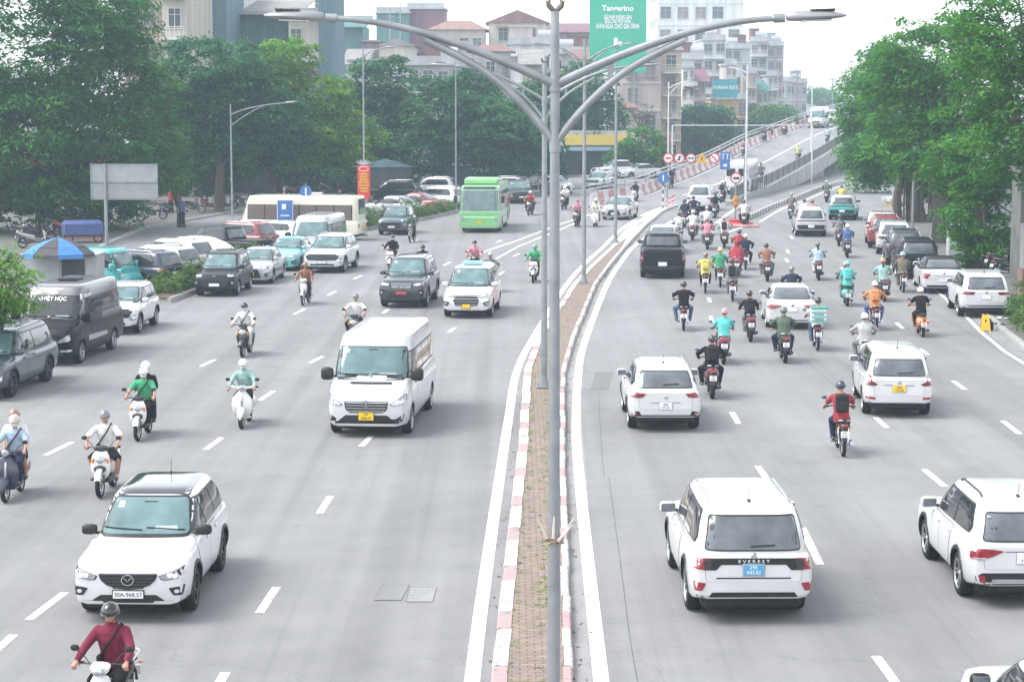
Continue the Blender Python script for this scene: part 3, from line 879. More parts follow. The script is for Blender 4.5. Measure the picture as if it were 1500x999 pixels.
    mb.box((0, (yF + yR) / 2, .36), (W2 * 1.62, yF - yR - .3, .32), 0, .08); mb.build('axle_and_dark_underbody', M['under'], root)  # axle tubes, plus a black underbody box added to deepen the shade beneath
    if p.get('rails'):
        for sx in (1, -1):
            y1, y0 = p['rails']; pts = []
            for k in range(9):
                y = y0 + (y1 - y0) * k / 8; h, nn, *_ = bvh.ray_cast(Vector((sx * (p['cab']['w1'] - .10), y, 9)), Vector((0, 0, -1)))
                if h: pts.append(h + Vector((0, 0, .0 if k in (0, 8) else .045)))
            mb = MB(); mb.tube(pts, .018, 6); mb.build('roof_rail', p.get('railmat', M['satin']), root)
    if p.get('antenna'):
        y = p['antenna']; h, nn, *_ = bvh.ray_cast(Vector((0, y, 9)), Vector((0, 0, -1)))
        mb = MB(); mb.ell((0, y, h.z + .01), (.03, .08, .03)); mb.tube([(0, y, h.z + .02), (0, y - .07, h.z + .22)], .005, 5); mb.build('antenna', M['black'], root)
    for fn in (p.get('front'), p.get('back')):
        if fn: fn(K)
    for e in p.get('extra', ()): e(K)
    return root

def plate(K, axis, z, kind='white', text=None, w=.33, h=.165, x=0.):
    """number plate flat on a small bracket"""
    o = K['root']; d = 1 if axis == 'f' else -1
    hh, nn, *_ = K['bvh'].ray_cast(Vector((x, 12 * d, z)), Vector((0, -d, 0)))
    if not hh: return
    m_ = {'white': M['white'], 'yellow': M['yellow'], 'blue': M['blue'], 'red': M['redplate']}[kind]
    mb = MB(); mb.box((x, hh.y + d * .02, z), (w, .02, h), 0, .006); po = mb.build('number_plate', m_, o)
    mb = MB(); mb.box((x, hh.y + d * .014, z), (w + .03, .018, h + .03), 0, .006); mb.build('plate_frame', M['black'] if axis == 'f' else M['satin'], po)
    if text:
        ink = M['wink'] if kind in ('blue', 'red') else M['ink']
        ls = text.split('\n')
        for i, l in enumerate(ls):
            sz = h * (.95 / len(ls)) if len(ls) > 1 else h * .82
            me = text_mesh(l, sz, ink)
            q = link('plate_lettering', me, po, (x, hh.y + d * .0315, z + (len(ls) - 1) * h * .23 - i * h * .46), (pi / 2, 0, 0 if d < 0 else pi))
            wd = max(v.co.x for v in me.vertices) - min(v.co.x for v in me.vertices)
            if wd > w * .92: q.scale = (w * .92 / wd, 1, 1)
def slats(x, z0, z1, n, t=.012, xt=None):
    out = []
    for k in range(n):
        z = z0 + (z1 - z0) * (k + .5) / n; xx = x if xt is None else x + (xt - x) * (k + .5) / n
        out.append([(-xx, z - t), (xx, z - t), (xx, z + t), (-xx, z + t)])
    return out

# ---- faces ----
def front_generic(grille, gmat='black', slat=4, slmat='satin', head=None, headchild=True, lowin=None, fog=None, lip=None, badge=None, pl=('white', .5, None), skid=None, bulbs=None, lipmat='black', drl=None):
    def f(K):
        P, mir, W2 = K['P'], K['mir'], K['W2']
        sc = lambda poly: [(a * W2, b) for a, b in poly]
        if lip: P('lower_bumper', [sc(lip)], 'f', M[lipmat], .007)
        if lowin: P('air_intake', [rnd(sc(q), .02) for q in lowin], 'f', M['black'], .009)
        if skid: P('skid_plate', [rnd(sc(skid), .02)], 'f', M['satin'], .014)
        g = P('grille', [rnd(sc(grille), .03)], 'f', M[gmat], .010)
        if g and slat:
            zz = [b for a, b in grille]; xx = max(a for a, b in grille) * W2; z0, z1 = min(zz), max(zz)
            sl = []
            for k in range(slat):
                z = z0 + (z1 - z0) * (k + .6) / slat
                xs_ = [abs(a) * W2 for a, b in resample(grille, .01) if abs(b - z) < .02]
                xm = (min(max(xs_), xx) if xs_ else xx * .8) - .03
                sl.append([(-xm, z - .009), (xm, z - .009), (xm, z + .009), (-xm, z + .009)])
            P('grille_slat', sl, 'f', M[slmat], .018, .1, g)
        if head:
            ch = []
            if headchild:
                cx = sum(a for a, b in head) / len(head) * W2; cz = sum(b for a, b in head) / len(head)
                ch = [('lamp_projector', [[(cx + q * .075 + .035 * cos(2 * pi * k / 10), cz + .0 + .035 * sin(2 * pi * k / 10)) for k in range(10)] for q in (-.6, .6)], M['bulb'])]
                if drl: ch.append(('running_light', [sc(drl)], M['bulb']))
            mir('headlight_housing', [sc([(a * 1.0, b) for a, b in head])], 'f', M['black'], .009)
            cxh = sum(a for a, b in head) / len(head); czh = sum(b for a, b in head) / len(head)
            mir('headlight', [rnd(sc([(cxh + (a - cxh) * .93, czh + (b - czh) * .86) for a, b in head]), .02)], 'f', M['lens'], .014, ch)
        if fog: mir('fog_light', [rnd(sc(q), .02) for q in fog], 'f', M['black'], .011, [('fog_lamp', [[(sum(a for a, b in fog[0]) / len(fog[0]) * W2 + .04 * cos(2 * pi * k / 10), sum(b for a, b in fog[0]) / len(fog[0]) + .03 * sin(2 * pi * k / 10)) for k in range(10)]], M['bulb'])])
        if badge:
            z, rr = badge
            hh, *_ = K['bvh'].ray_cast(Vector((0, 12, z)), Vector((0, -1, 0)))
            if hh:
                mb = MB(); n = 18
                ring = lambda k_, d_: [(cos(2 * pi * i / n) * rr * k_ * 1.2, hh.y + d_, z + sin(2 * pi * i / n) * rr * k_) for i in range(n)]
                mb.loft([ring(.8, .035), ring(.85, .05), ring(1, .05), ring(1.02, .035)], caps=False)
                mb.tube([(-rr * .8, hh.y + .045, z + rr * .3), (-rr * .4, hh.y + .045, z + rr * .25), (0, hh.y + .045, z - rr * .25), (rr * .4, hh.y + .045, z + rr * .25), (rr * .8, hh.y + .045, z + rr * .3)], .011, 5)
                mb.build('badge', M['chrome'], K['root'])
        if pl: plate(K, 'f', pl[1], pl[0], pl[2], *(pl[3:] if len(pl) > 3 else (.42, .12)))
    return f
def back_generic(tail, tailchild=None, pl=('white', .8, None), low=None, refl=None, strip=None, stripmat='black', gate=None, deflow='black', bar=None, badge=None, diffuser=None, exhaust=None, tailmat='red', lettering=None, pillar=None):
    def f(K):
        P, mir, W2 = K['P'], K['mir'], K['W2']
        sc = lambda poly: [(a * W2, b) for a, b in poly]
        if low: P('rear_lower_bumper', [sc(low)], 'r', M[deflow], .006)
        if gate:
            G_ = rnd(sc(gate), .05); cen = (0, sum(b for a, b in G_) / len(G_))
            o_ = P('tailgate', [[(a * 1.008, cen[1] + (b - cen[1]) * 1.012) for a, b in G_]], 'r', M['under'], .002, .12)
            if o_: P('tailgate_skin', [G_], 'r', K['p']['paint'], .0055, .1, o_)
        if strip: P('tail_strip', [rnd(sc(strip), .015)], 'r', M[stripmat], .012)
        ch = [(n_, [sc(q) for q in qs], M[m_]) for n_, qs, m_ in (tailchild or [])]
        mir('taillight', [rnd(sc(tail), .02)], 'r', M[tailmat], .014, ch)
        if refl: mir('reflector', [rnd(sc(q), .02) for q in refl], 'r', M['red'], .012)
        if bar: P('rear_trim_bar', [sc(bar)], 'r', M['black'], .012)
        if diffuser: P('diffuser', [sc(diffuser)], 'r', M['satin'], .014)
        if badge:
            mb = MB()
            hh, *_ = K['bvh'].ray_cast(Vector((0, -12, badge)), Vector((0, 1, 0)))
            if hh: mb.lathe([(.001, -.02), (.04, -.02), (.048, -.01), (.05, 0)], (0, hh.y, badge), 'y', 16); mb.build('badge', M['chrome'], K['root'])
        if lettering:
            body, z, sz, x, m_, sp = lettering
            hh, *_ = K['bvh'].ray_cast(Vector((x, -12, z)), Vector((0, 1, 0)))
            me = text_mesh(body, sz, M[m_], .002)
            q = link('lettering', me, K['root'], (x, hh.y - .022, z), (pi / 2, 0, 0)); q.scale = (sp, 1, 1)
        if exhaust:
            for sg in (1, -1):
                mb = MB(); mb.tube([(sg * exhaust[0] * W2, K['yR'] + .25, exhaust[1]), (sg * exhaust[0] * W2, K['yR'] - .01, exhaust[1])], .04, 8); mb.build('exhaust_pipe', M['satin'], K['root'])
        if pl: plate(K, 'r', pl[1], pl[0], pl[2], *(pl[3:] if len(pl) > 3 else ()))
    return f

# ---- body classes ----
def suv(col, **k):
    wb, W, H = k.get('wb', 2.7), k.get('W', 1.84), k.get('H', 1.69); foh, roh = k.get('foh', .92), k.get('roh', .92)
    bl = k.get('belt', H * .625); hz = k.get('hood', bl - .04)
    wb0 = k.get('wsb', wb / 2 - .32)       # windscreen base
    f1 = wb0 - k.get('wsl', .80)
    hs_, w2 = H - .05, W / 2
    r0k, r1k = k.get('r0', .04), k.get('r1', .38)
    def top(yF, yR):
        nose = k.get('nose', .2)
        return [(yR, bl - k.get('rdrop', .03)), (yR + .05, bl - .005), (yR + .5, bl), (wb0 - .1, bl - .005), (wb0 + .12, hz), (yF - .45, hz - .045), (yF - .2, hz - .09), (yF - .09, hz - .14), (yF - .02, hz - nose - .02), (yF, hz - nose - .06)]
    yR = -(wb / 2 + roh)
    cab = dict(f0=wb0 + .06, f1=f1, r0=yR + r0k, r1=yR + r1k, w0=w2 * .93, w1=w2 * k.get('tumble', .74), z0=bl - .07, z1=hs_, n=k.get('n', 6), rp=k.get('rp', 1.6), bow=.03)
    zt = hs_ - .07; zb_ = bl + .03
    def side(yF, yR_):
        q = (zt - zb_) / (hs_ - bl + .07)
        a0 = wb0 - .12; a1 = f1 + .0
        re0 = yR_ + k.get('qw', .34); re1 = yR_ + r1k + .16
        band = [(a0, zb_ + .0), (a1, zt), (re1 + .1, zt - .005), (re0 + k.get('qk', .1), zb_ + .16), (re0 + .2, zb_ + k.get('kick', .05))]
        def xf(y, z): return y
        m1 = wb0 - .95; m2 = m1 - .85
        def tp(y): return zt - .03
        def fr(z): return a0 + (a1 - a0) * (z - zb_) / (zt - zb_)
        panes = [[(a0 - .10, zb_ + .028), (fr(zt) - .03, zt - .03), (m1 + .03, zt - .03), (m1 + .03, zb_ + .028)],
                 [(m1 - .03, zb_ + .028), (m1 - .03, zt - .03), (m2 + .02, zt - .03), (m2 + .02, zb_ + .04)],
                 [(m2 - .05, zb_ + .045), (m2 - .05, zt - .03), (re1 + .14, zt - .035), (re0 + k.get('qk', .1) + .05, zb_ + .17), (re0 + .24, zb_ + k.get('kick', .05) + .03)]]
        return band, panes
    def doors(yF, yR_):
        m1 = wb0 - .95; m2 = m1 - .82
        return [([(wb0 + .02, .36), (wb0 + .04, bl - .03), (m1, bl - .01), (m1, .36)], (m1 + .14, bl - .12)), ([(m1 - .02, .36), (m1 - .02, bl - .01), (m2 - .02, bl - .01), (m2 + .08, .5), (m2 + .2, .36)], (m2 + .14, bl - .11))]
    rz = k.get('rw', (bl + .04, H - .17))
    p = dict(W=W, wb=wb, foh=foh, roh=roh, r=k.get('r', .355), tw=.235, gc=k.get('gc', .29), zbr=k.get('zbr', .40), top=top, cab=cab, paint=col, side=side, doors=doors,
             wind=(w2 * .77, w2 * .635, bl + .05, H - .115), rear=(w2 * .70, w2 * .60, rz[0], rz[1]), mirror=(bl + .05, wb0 - .30), clad=k.get('clad', .36), rails=(f1 - .25, yR + r1k + .35) if k.get('rails', True) else None, rwiper=True,
             antenna=yR + r1k + .3)
    p.update(k.get('over', {})); return p
def sedan(col, **k):
    wb, W, H = k.get('wb', 2.65), k.get('W', 1.76), k.get('H', 1.46); foh, roh = k.get('foh', .88), k.get('roh', 1.0)
    bl = k.get('belt', .93); w2 = W / 2; wb0 = wb / 2 - .38; f1 = wb0 - .88; yR = -(wb / 2 + roh)
    rb = yR + k.get('boot', .42)
    def top(yF, yR_): return [(yR_, .84), (yR_ + .04, .97), (yR_ + .3, 1.0), (rb + .2, bl + .06), (0, bl), (wb0, bl), (wb0 + .2, bl - .005), (yF - .5, bl - .11), (yF - .2, bl - .18), (yF - .05, bl - .27), (yF, bl - .34)]
    cab = dict(f0=wb0 + .1, f1=f1, r0=rb, r1=rb + .82, w0=w2 * .93, w1=w2 * .70, z0=bl - .05, z1=H - .045, n=4.6, rp=1.25, bow=.03)
    zb_ = bl + .03; zt = H - .12
    def side(yF, yR_):
        a0 = wb0 - .02; a1 = f1 + .16; e1 = rb + .82 - .1; m1 = wb0 - .98; m2 = m1 - .72
        band = [(a0, zb_), (a1, zt), (e1 + .1, zt), (rb + .36, zb_ + .1), (rb + .45, zb_ + .04)]
        return band, [[(a0 - .12, zb_ + .025), (a1 - .04, zt - .025), (m1 + .03, zt - .025), (m1 + .03, zb_ + .025)], [(m1 - .03, zb_ + .025), (m1 - .03, zt - .025), (e1 + .14, zt - .03), (m2, zb_ + .12), (m2, zb_ + .03)], [(m2 - .04, zb_ + .04), (m2 - .04, zb_ + .13), (rb + .5, zb_ + .08)]]
    def doors(yF, yR_):
        m1 = wb0 - .98; m2 = m1 - .78
        return [([(wb0 + .0, .3), (wb0 + .02, bl - .04), (m1, bl - .01), (m1, .3)], (m1 + .14, bl - .12)), ([(m1 - .02, .3), (m1 - .02, bl - .01), (m2, bl), (m2 + .08, .5), (m2 + .2, .3)], (m2 + .14, bl - .1))]
    p = dict(W=W, wb=wb, foh=foh, roh=roh, r=.315, tw=.205, gc=.17, zbr=.27, top=top, cab=cab, paint=col, side=side, doors=doors, wind=(w2 * .79, w2 * .63, bl + .045, H - .105), rear=(w2 * .72, w2 * .58, bl + .12, H - .11), mirror=(bl + .05, wb0 - .28, .95), clad=0, gap=.045)
    p.update(k.get('over', {})); return p
def vanp(col, **k):
    wb, W, H = k.get('wb', 3.75), k.get('W', 2.0), k.get('H', 2.4); foh, roh = k.get('foh', .95), k.get('roh', 1.05); w2 = W / 2
    bl = k.get('belt', 1.28); yR = -(wb / 2 + roh); wb0 = wb / 2 + k.get('wsf', .12); f1 = wb0 - k.get('wsl', .62)
    def top(yF, yR_): return [(yR_, bl - .02), (yR_ + .1, bl), (wb0 - .1, bl), (wb0 + .1, bl - .03), (yF - .35, bl - .17), (yF - .14, bl - .28), (yF - .03, bl - .42), (yF, bl - .5)]
    cab = dict(f0=wb0 + .05, f1=f1, r0=yR + .01, r1=yR + .06, w0=w2 * .97, w1=w2 * .86, z0=bl - .08, z1=H - .06, n=k.get('n', 9), rp=1, bow=.02, rc=.06)
    zb_ = bl + .04; zt = k.get('zt', H - .42)
    def side(yF, yR_):
        a0 = wb0 - .06; t_ = (zt - bl) / (H - bl); a1 = a0 + (f1 - wb0) * t_; m1 = wb0 - .95
        band = [(a0, zb_ - .06), (a1, zt), (m1, zt), (m1, zb_)] if k.get('panel') else [(a0, zb_ - .06), (a1, zt), (yR_ + .1, zt), (yR_ + .1, zb_)]
        pn = [[(a0 - .14, zb_ - .02), (a1 - .05, zt - .03), (m1 + .03, zt - .03), (m1 + .03, zb_ + .03)]]
        if not k.get('panel'):
            n = k.get('nw', 3); L_ = (m1 - .03 - yR_ - .14) / n
            for i in range(n):
                y1_ = m1 - .03 - i * L_; pn.append([(y1_, zb_ + .03), (y1_, zt - .03), (y1_ - L_ + .05, zt - .03), (y1_ - L_ + .05, zb_ + .03)])
        return band, pn
    def doors(yF, yR_):
        m1 = wb0 - .98
        return [([(wb0 + .05, .42), (wb0 + .05, bl - .12), (m1, bl - .02), (m1, .42)], (m1 + .14, bl - .2)), ([(m1 - .04, .42), (m1 - .04, bl - .02), (m1 - 1.25, bl - .02), (m1 - 1.25, .42)], (m1 - .2, bl - .2))]
    p = dict(W=W, wb=wb, foh=foh, roh=roh, r=.345, tw=.215, gc=.26, zbr=.36, top=top, cab=cab, paint=col, side=side, doors=doors, wind=(w2 * .86, w2 * .80, bl + .0, k.get('wst', H - .34)), rear=(w2 * .72, w2 * .68, bl + .1, H - .5), mirror=(bl + .02, wb0 - .18, 1.25), mh=1.5, mirrormat=M['black'], clad=0, ftaper=(.14, .8), rtaper=(.03, .2), crown=.03, rimmat=M['satin'], rim=(8, False), handle=M['black'])
    p.update(k.get('over', {})); return p

WHITE = paint('pearl_white', (.60, .605, .615)); CREAM = paint('cream', (.66, .62, .5)); SILVER = paint('silver', (.42, .43, .44), .4)
BLACKP = paint('black', (.007, .008, .010)); GREY = paint('graphite', (.04, .047, .055), .3); DKBLUE = paint('slate_blue', (.06, .08, .10), .3)
TEAL = paint('teal', (.04, .36, .36)); REDP = paint('red', (.30, .03, .045)); GREENB = paint('bus_green', (.16, .50, .17)); MAROON = paint('dark_red', (.22, .03, .04))
LTEAL = paint('light_teal', (.16, .46, .50))

FR_MAZDA = front_generic([(-.50, .80), (.50, .80), (.46, .70), (.36, .62), (.18, .565), (0, .55), (-.18, .565), (-.36, .62), (-.46, .70)], slat=5, slmat='darkalloy', head=[(.52, .77), (.96, .90), (.965, .83), (.84, .74), (.64, .70), (.55, .71)], lowin=[[(-.42, .35), (.42, .35), (.48, .42), (-.48, .42)]],
                        fog=[[(.68, .58), (.93, .62), (.90, .47), (.76, .47)]], lip=[(-.92, .30), (.92, .30), (.94, .40), (.62, .38), (.47, .47), (-.47, .47), (-.62, .38), (-.94, .40)], badge=(.71, .085), pl=('white', .475, '30A-968.57', .47, .115))
def ring_badge(z, rr=.06): return (z, rr)
FR_BIGSUV = front_generic([(-.46, .98), (.46, .98), (.42, .74), (.30, .70), (-.30, .70), (-.42, .74)], gmat='black', slat=4, slmat='chrome', head=[(.48, .97), (.92, 1.02), (.93, .92), (.7, .86), (.50, .86)], lowin=[[(-.62, .38), (.62, .38), (.5, .62), (-.5, .62)]], fog=[[(.66, .72), (.94, .78), (.9, .5), (.76, .5)]], lip=[(-.9, .28), (.9, .28), (.92, .38), (-.92, .38)], pl=('red', .60, None, .42, .11), badge=(.86, .07))
FR_MPV = front_generic([(-.40, .86), (.40, .86), (.52, .68), (.44, .48), (-.44, .48), (-.52, .68)], slat=4, slmat='satin', head=[(.44, .87), (.94, .93), (.95, .84), (.70, .78), (.46, .79)], fog=[[(.66, .60), (.93, .68), (.9, .50), (.76, .47)]], lowin=[[(-.5, .27), (.5, .27), (.5, .33), (-.5, .33)]], pl=('yellow', .47, None, .3, .15), badge=(.84, .06))
FR_TUCSON = front_generic([(-.62, .88), (.62, .88), (.86, .80), (.70, .60), (-.70, .60), (-.86, .80)], slat=6, slmat='darkalloy', head=[(.74, .66), (.94, .72), (.93, .52), (.78, .52)], lowin=[[(-.55, .30), (.55, .30), (.6, .44), (-.6, .44)]], lip=[(-.88, .25), (.88, .25), (.9, .32), (-.9, .32)], skid=[(-.5, .27), (.5, .27), (.45, .33), (-.45, .33)], pl=('white', .52, None, .42, .11), badge=(.87, .05))
FR_SED = front_generic([(-.34, .68), (.34, .68), (.42, .52), (.5, .30), (-.5, .30), (-.42, .52)], slat=5, slmat='darkalloy', head=[(.38, .70), (.94, .80), (.95, .72), (.66, .62), (.42, .62)], fog=[[(.66, .48), (.92, .56), (.9, .36), (.72, .34)]], pl=('white', .42, None, .36, .12), badge=(.66, .05))
FR_SEDY = front_generic([(-.34, .68), (.34, .68), (.42, .52), (.5, .30), (-.5, .30), (-.42, .52)], slat=5, slmat='darkalloy', head=[(.38, .70), (.94, .80), (.95, .72), (.66, .62), (.42, .62)], fog=[[(.66, .48), (.92, .56), (.9, .36), (.72, .34)]], pl=('yellow', .46, None, .28, .16), badge=(.66, .05))
FR_VELOZ = front_generic([(-.66, .76), (.66, .76), (.62, .50), (.5, .40), (-.5, .40), (-.62, .50)], slat=4, slmat='darkalloy', head=[(.58, .90), (.94, .92), (.95, .83), (.70, .80), (.58, .82)], lowin=[[(-.6, .27), (.6, .27), (.62, .36), (-.62, .36)]], fog=[[(.74, .66), (.93, .70), (.91, .5), (.78, .5)]], pl=('white', .50, None, .42, .115), badge=(.85, .055), skid=[(-.5, .245), (.5, .245), (.5, .285), (-.5, .285)])
FR_VAN = front_generic([(-.53, .885), (.53, .885), (.50, .70), (.40, .62), (-.40, .62), (-.50, .70)], slat=4, slmat='satin', head=[(.56, .82), (.92, 1.05), (.94, .93), (.86, .81), (.64, .78)], lowin=[[(-.76, .36), (.76, .36), (.72, .48), (.9, .60), (.86, .42)], [(-.76, .36), (-.86, .42), (-.9, .60), (-.72, .48), (.3, .36)], [(-.74, .37), (.74, .37), (.5, .56), (-.5, .56)]], pl=('yellow', .535, '29F\n048.69', .36, .19), badge=(.84, .075), lipmat='under')
FR_BVAN = front_generic([(-.55, .86), (.55, .86), (.5, .66), (-.5, .66)], slat=4, slmat='black', head=[(.50, .76), (.86, .98), (.90, .80), (.80, .74), (.54, .70)], lowin=[[(-.7, .34), (.7, .34), (.6, .56), (-.6, .56)]], pl=None, drl=[(.6, .5), (.9, .52), (.9, .46), (.6, .44)])
BK_EVEREST = back_generic([(.70, 1.055), (.955, 1.065), (.965, .90), (.72, .885), (.70, .90)], [('lamp_inner', [[(.66, 1.04), (.80, 1.04), (.80, .90), (.70, .90)]], 'darkalloy')], pl=('blue', .885, '29K\n043.02', .32, .17), low=[(-.97, .38), (.97, .38), (.97, .50), (.72, .46), (.66, .53), (-.66, .53), (-.72, .46), (-.97, .50)], refl=[[(.76, .68), (.945, .70), (.93, .56), (.82, .56)]],
                          strip=[(-.82, 1.065), (.82, 1.065), (.80, .88), (.60, .88), (.52, .965), (-.52, .965), (-.60, .88), (-.80, .88)], gate=[(-.78, 1.0), (.78, 1.0), (.76, .70), (-.76, .70)], bar=[(-.60, .765), (.60, .765), (.60, .745), (-.60, .745)], badge=1.10, lettering=('E V E R E S T', 1.018, .062, 0, 'wink', 1.45))
BK_XPANDER = back_generic([(.60, .88), (.78, .96), (.80, 1.10), (.93, 1.08), (.96, .86), (.70, .84)], tailmat='darkred', pl=('yellow', .77, '30K\n123.44', .33, .165), low=[(-.6, .30), (.6, .30), (.66, .40), (-.66, .40)], refl=[[(.66, .55), (.94, .57), (.94, .51), (.68, .49)]], gate=[(-.72, .98), (.72, .98), (.70, .60), (-.70, .60)], bar=[(-.44, .865), (.44, .865), (.42, .85), (-.42, .85)], badge=.93, diffuser=[(-.56, .42), (.56, .42), (.5, .37), (-.5, .37)])
BK_HRV = back_generic([(.52, .96), (.96, 1.0), (.97, .88), (.80, .86), (.62, .87)], tailchild=[('lamp_inner', [[(.62, .94), (.86, .95), (.84, .90), (.66, .90)]], 'darkred')], pl=('white', .66, '30K\n171.91', .30, .16), low=[(-.95, .26), (.95, .26), (.97, .5), (.72, .54), (.66, .44), (-.66, .44), (-.72, .54), (-.97, .5)], refl=[[(.76, .46), (.92, .47), (.91, .41), (.78, .40)]], gate=[(-.74, .96), (.74, .96), (.70, .58), (-.70, .58)], bar=[(-.4, .745), (.4, .745), (.4, .735), (-.4, .735)], badge=.87)
BK_OUTL = back_generic([(.40, .955), (.62, .985), (.93, .99), (.96, .82), (.80, .82), (.60, .87)], tailchild=[('lamp_inner', [[(.72, .85), (.92, .85), (.92, .83), (.74, .83)]], 'bulb')], pl=('white', .84, '30G\n195.62', .33, .17), low=[(-.97, .26), (.97, .26), (.96, .52), (.78, .60), (-.78, .60), (-.96, .52)], refl=[[(.74, .56), (.86, .57), (.82, .46), (.72, .44)]], gate=[(-.78, 1.0), (.78, 1.0), (.74, .66), (-.74, .66)], diffuser=[(-.66, .40), (.66, .40), (.6, .50), (-.6, .50)], bar=[(-.38, .95), (.38, .95), (.38, .94), (-.38, .94)])
BK_GEN = back_generic([(.60, .98), (.96, 1.0), (.97, .88), (.66, .87)], pl=('white', .74, '', .32, .16), low=[(-.95, .24), (.95, .24), (.96, .42), (-.96, .42)], refl=[[(.72, .52), (.93, .53), (.93, .49), (.72, .48)]], gate=[(-.74, .97), (.74, .97), (.72, .58), (-.72, .58)], badge=.92)
BK_SED = back_generic([(.40, .86), (.94, .90), (.95, .76), (.80, .74), (.52, .78)], pl=('white', .72, '', .32, .15), low=[(-.8, .25), (.8, .25), (.72, .36), (-.72, .36)], refl=None, gate=[(-.70, .93), (.70, .93), (.66, .62), (-.66, .62)], badge=.86, exhaust=(.62, .32))
BK_MERC = back_generic([(.60, .83), (.92, .87), (.93, .68), (.74, .64)], pl=('white', .58, '', .4, .1), low=[(-.82, .22), (.82, .22), (.76, .38), (-.76, .38)], gate=[(-.62, .93), (.62, .93), (.58, .64), (-.58, .64)], badge=.86, bar=[(-.42, .76), (.42, .76), (.42, .745), (-.42, .745)])
BK_GLC = back_generic([(.42, .98), (.94, 1.0), (.94, .89), (.48, .88)], tailmat='darkred', pl=('white', .80, '', .34, .16), low=[(-.93, .26), (.93, .26), (.95, .46), (.8, .50), (-.8, .50), (-.95, .46)], gate=[(-.74, .97), (.74, .97), (.70, .62), (-.70, .62)], badge=.96, diffuser=[(-.8, .36), (.8, .36), (.8, .39), (-.8, .39)])
BK_VF = back_generic([(.50, .985), (.95, .99), (.95, .92), (.56, .91)], tailmat='darkred', strip=[(-.9, .985), (.9, .985), (.9, .92), (-.9, .92)], stripmat='black', pl=('white', .62, '', .34, .14), low=[(-.97, .22), (.97, .22), (.97, .70), (-.97, .70)], diffuser=[(-.72, .36), (.72, .36), (.72, .42), (-.72, .42)])
BK_SILV = back_generic([(.84, 1.10), (.99, 1.12), (.99, .78), (.84, .78)], pl=('white', .68, '', .36, .16), low=[(-.97, .34), (.97, .34), (.97, .60), (-.97, .60)], tailchild=[('lamp_inner', [[(.88, .98), (.95, .98), (.95, .92), (.88, .92)]], 'bulb')], gate=[(-.80, 1.20), (.80, 1.20), (.80, .64), (-.80, .64)], bar=[(-.5, .90), (.5, .90), (.5, .88), (-.5, .88)])
# ---------------------------------------------------------------- motorbikes and riders
M['bike'] = paint('bike_body', (.7, .7, .71)); M['bike2'] = mat('bike_plastic', (.03, .032, .035), .4, var=.15)
M['seat'] = mat('seat_vinyl', (.018, .018, .02), .55, var=.2, bump=.1)
M['top'] = mat('cloth_top', (.5, .5, .5), .85, var=.22, scale=7, bump=.9, bscale=9, spec=.2)
M['bottom'] = mat('cloth_bottom', (.03, .035, .05), .85, var=.25, scale=7, bump=.9, bscale=9, spec=.2)
M['helmet'] = mat('helmet_shell', (.03, .03, .035), .25, 0, .8, var=.08)
M['shoe'] = mat('shoe', (.03, .03, .03), .6, var=.1)
M['bag'] = mat('bag_fabric', (.03, .035, .045), .8, var=.25, bump=.3)
M['mask'] = mat('mask_cloth', (.55, .58, .6), .8, var=.05)
M['hair'] = mat('hair', (.012, .010, .009), .5, var=.3, scale=30, bump=.5)
M['eye'] = mat('eye', (.02, .015, .012), .3, var=0)

def hull(mb, secs, seg=12, mi=0, n=2.4):
    """sections (y, z, half width, half height, tilt) swept fore and aft"""
    rings = []
    for s_ in secs:
        y, z, a, b = s_[:4]; tl = R(s_[4]) if len(s_) > 4 else 0
        ring = []
        for k in range(seg):
            t = 2 * pi * (k + .5) / seg; c_, q = cos(t), sin(t)
            x = a * math.copysign(abs(c_) ** (2 / n), c_); h = b * math.copysign(abs(q) ** (2 / n), q)
            ring.append((x, y - h * sin(tl), z + h * cos(tl)))
        rings.append(ring)
    return mb.loft(rings, mi)
def bike_wheel(root, nm, y, r, w_, spokes, mat_=None):
    mb = MB(); h = w_ / 2
    mb.lathe([(r * .74, -h * .7), (r * .88, -h), (r * .97, -h * .6), (r, 0), (r * .97, h * .6), (r * .88, h), (r * .74, h * .7)], (0, 0, 0), 'x', 24)
    o = mb.build(nm, M['rubber'], root, (0, y, r))
    mb = MB(); mb.lathe([(r * .76, -h * .7), (r * .76, h * .7), (r * .70, h * .4), (r * .70, -h * .4), (r * .76, -h * .7)], (0, 0, 0), 'x', 24)
    mb.tube([(-.06, 0, 0), (.06, 0, 0)], .035, 8)
    for k in range(spokes):
        a = 2 * pi * k / spokes; mb.tube([(0, 0, 0), (0, cos(a) * r * .73, sin(a) * r * .73)], .012 if spokes < 10 else .004, 5)
    mb.lathe([(.001, .055), (r * .42, .055), (r * .42, .06), (.001, .06)], (0, 0, 0), 'x', 14)
    mb.build('rim', M['alloy'], o)
    return o
def mirrors(root, z=1.02, y=.46, x0=.16, x1=.33, h=.17):
    for s_ in (1, -1):
        mb = MB(); mb.tube([(s_ * x0, y, z), (s_ * (x0 + x1) / 2, y + .01, z + h * .7), (s_ * x1, y, z + h)], .007, 5)
        mb.ell((s_ * (x1 + .02), y, z + h + .03), (.062, .022, .045), 10, 6)
        o = mb.build('mirror', M['black'], root)
        mb = MB(); mb.ell((s_ * (x1 + .02), y - .013, z + h + .03), (.054, .014, .038), 10, 6); mb.build('mirror_glass', M['rglass'], o)
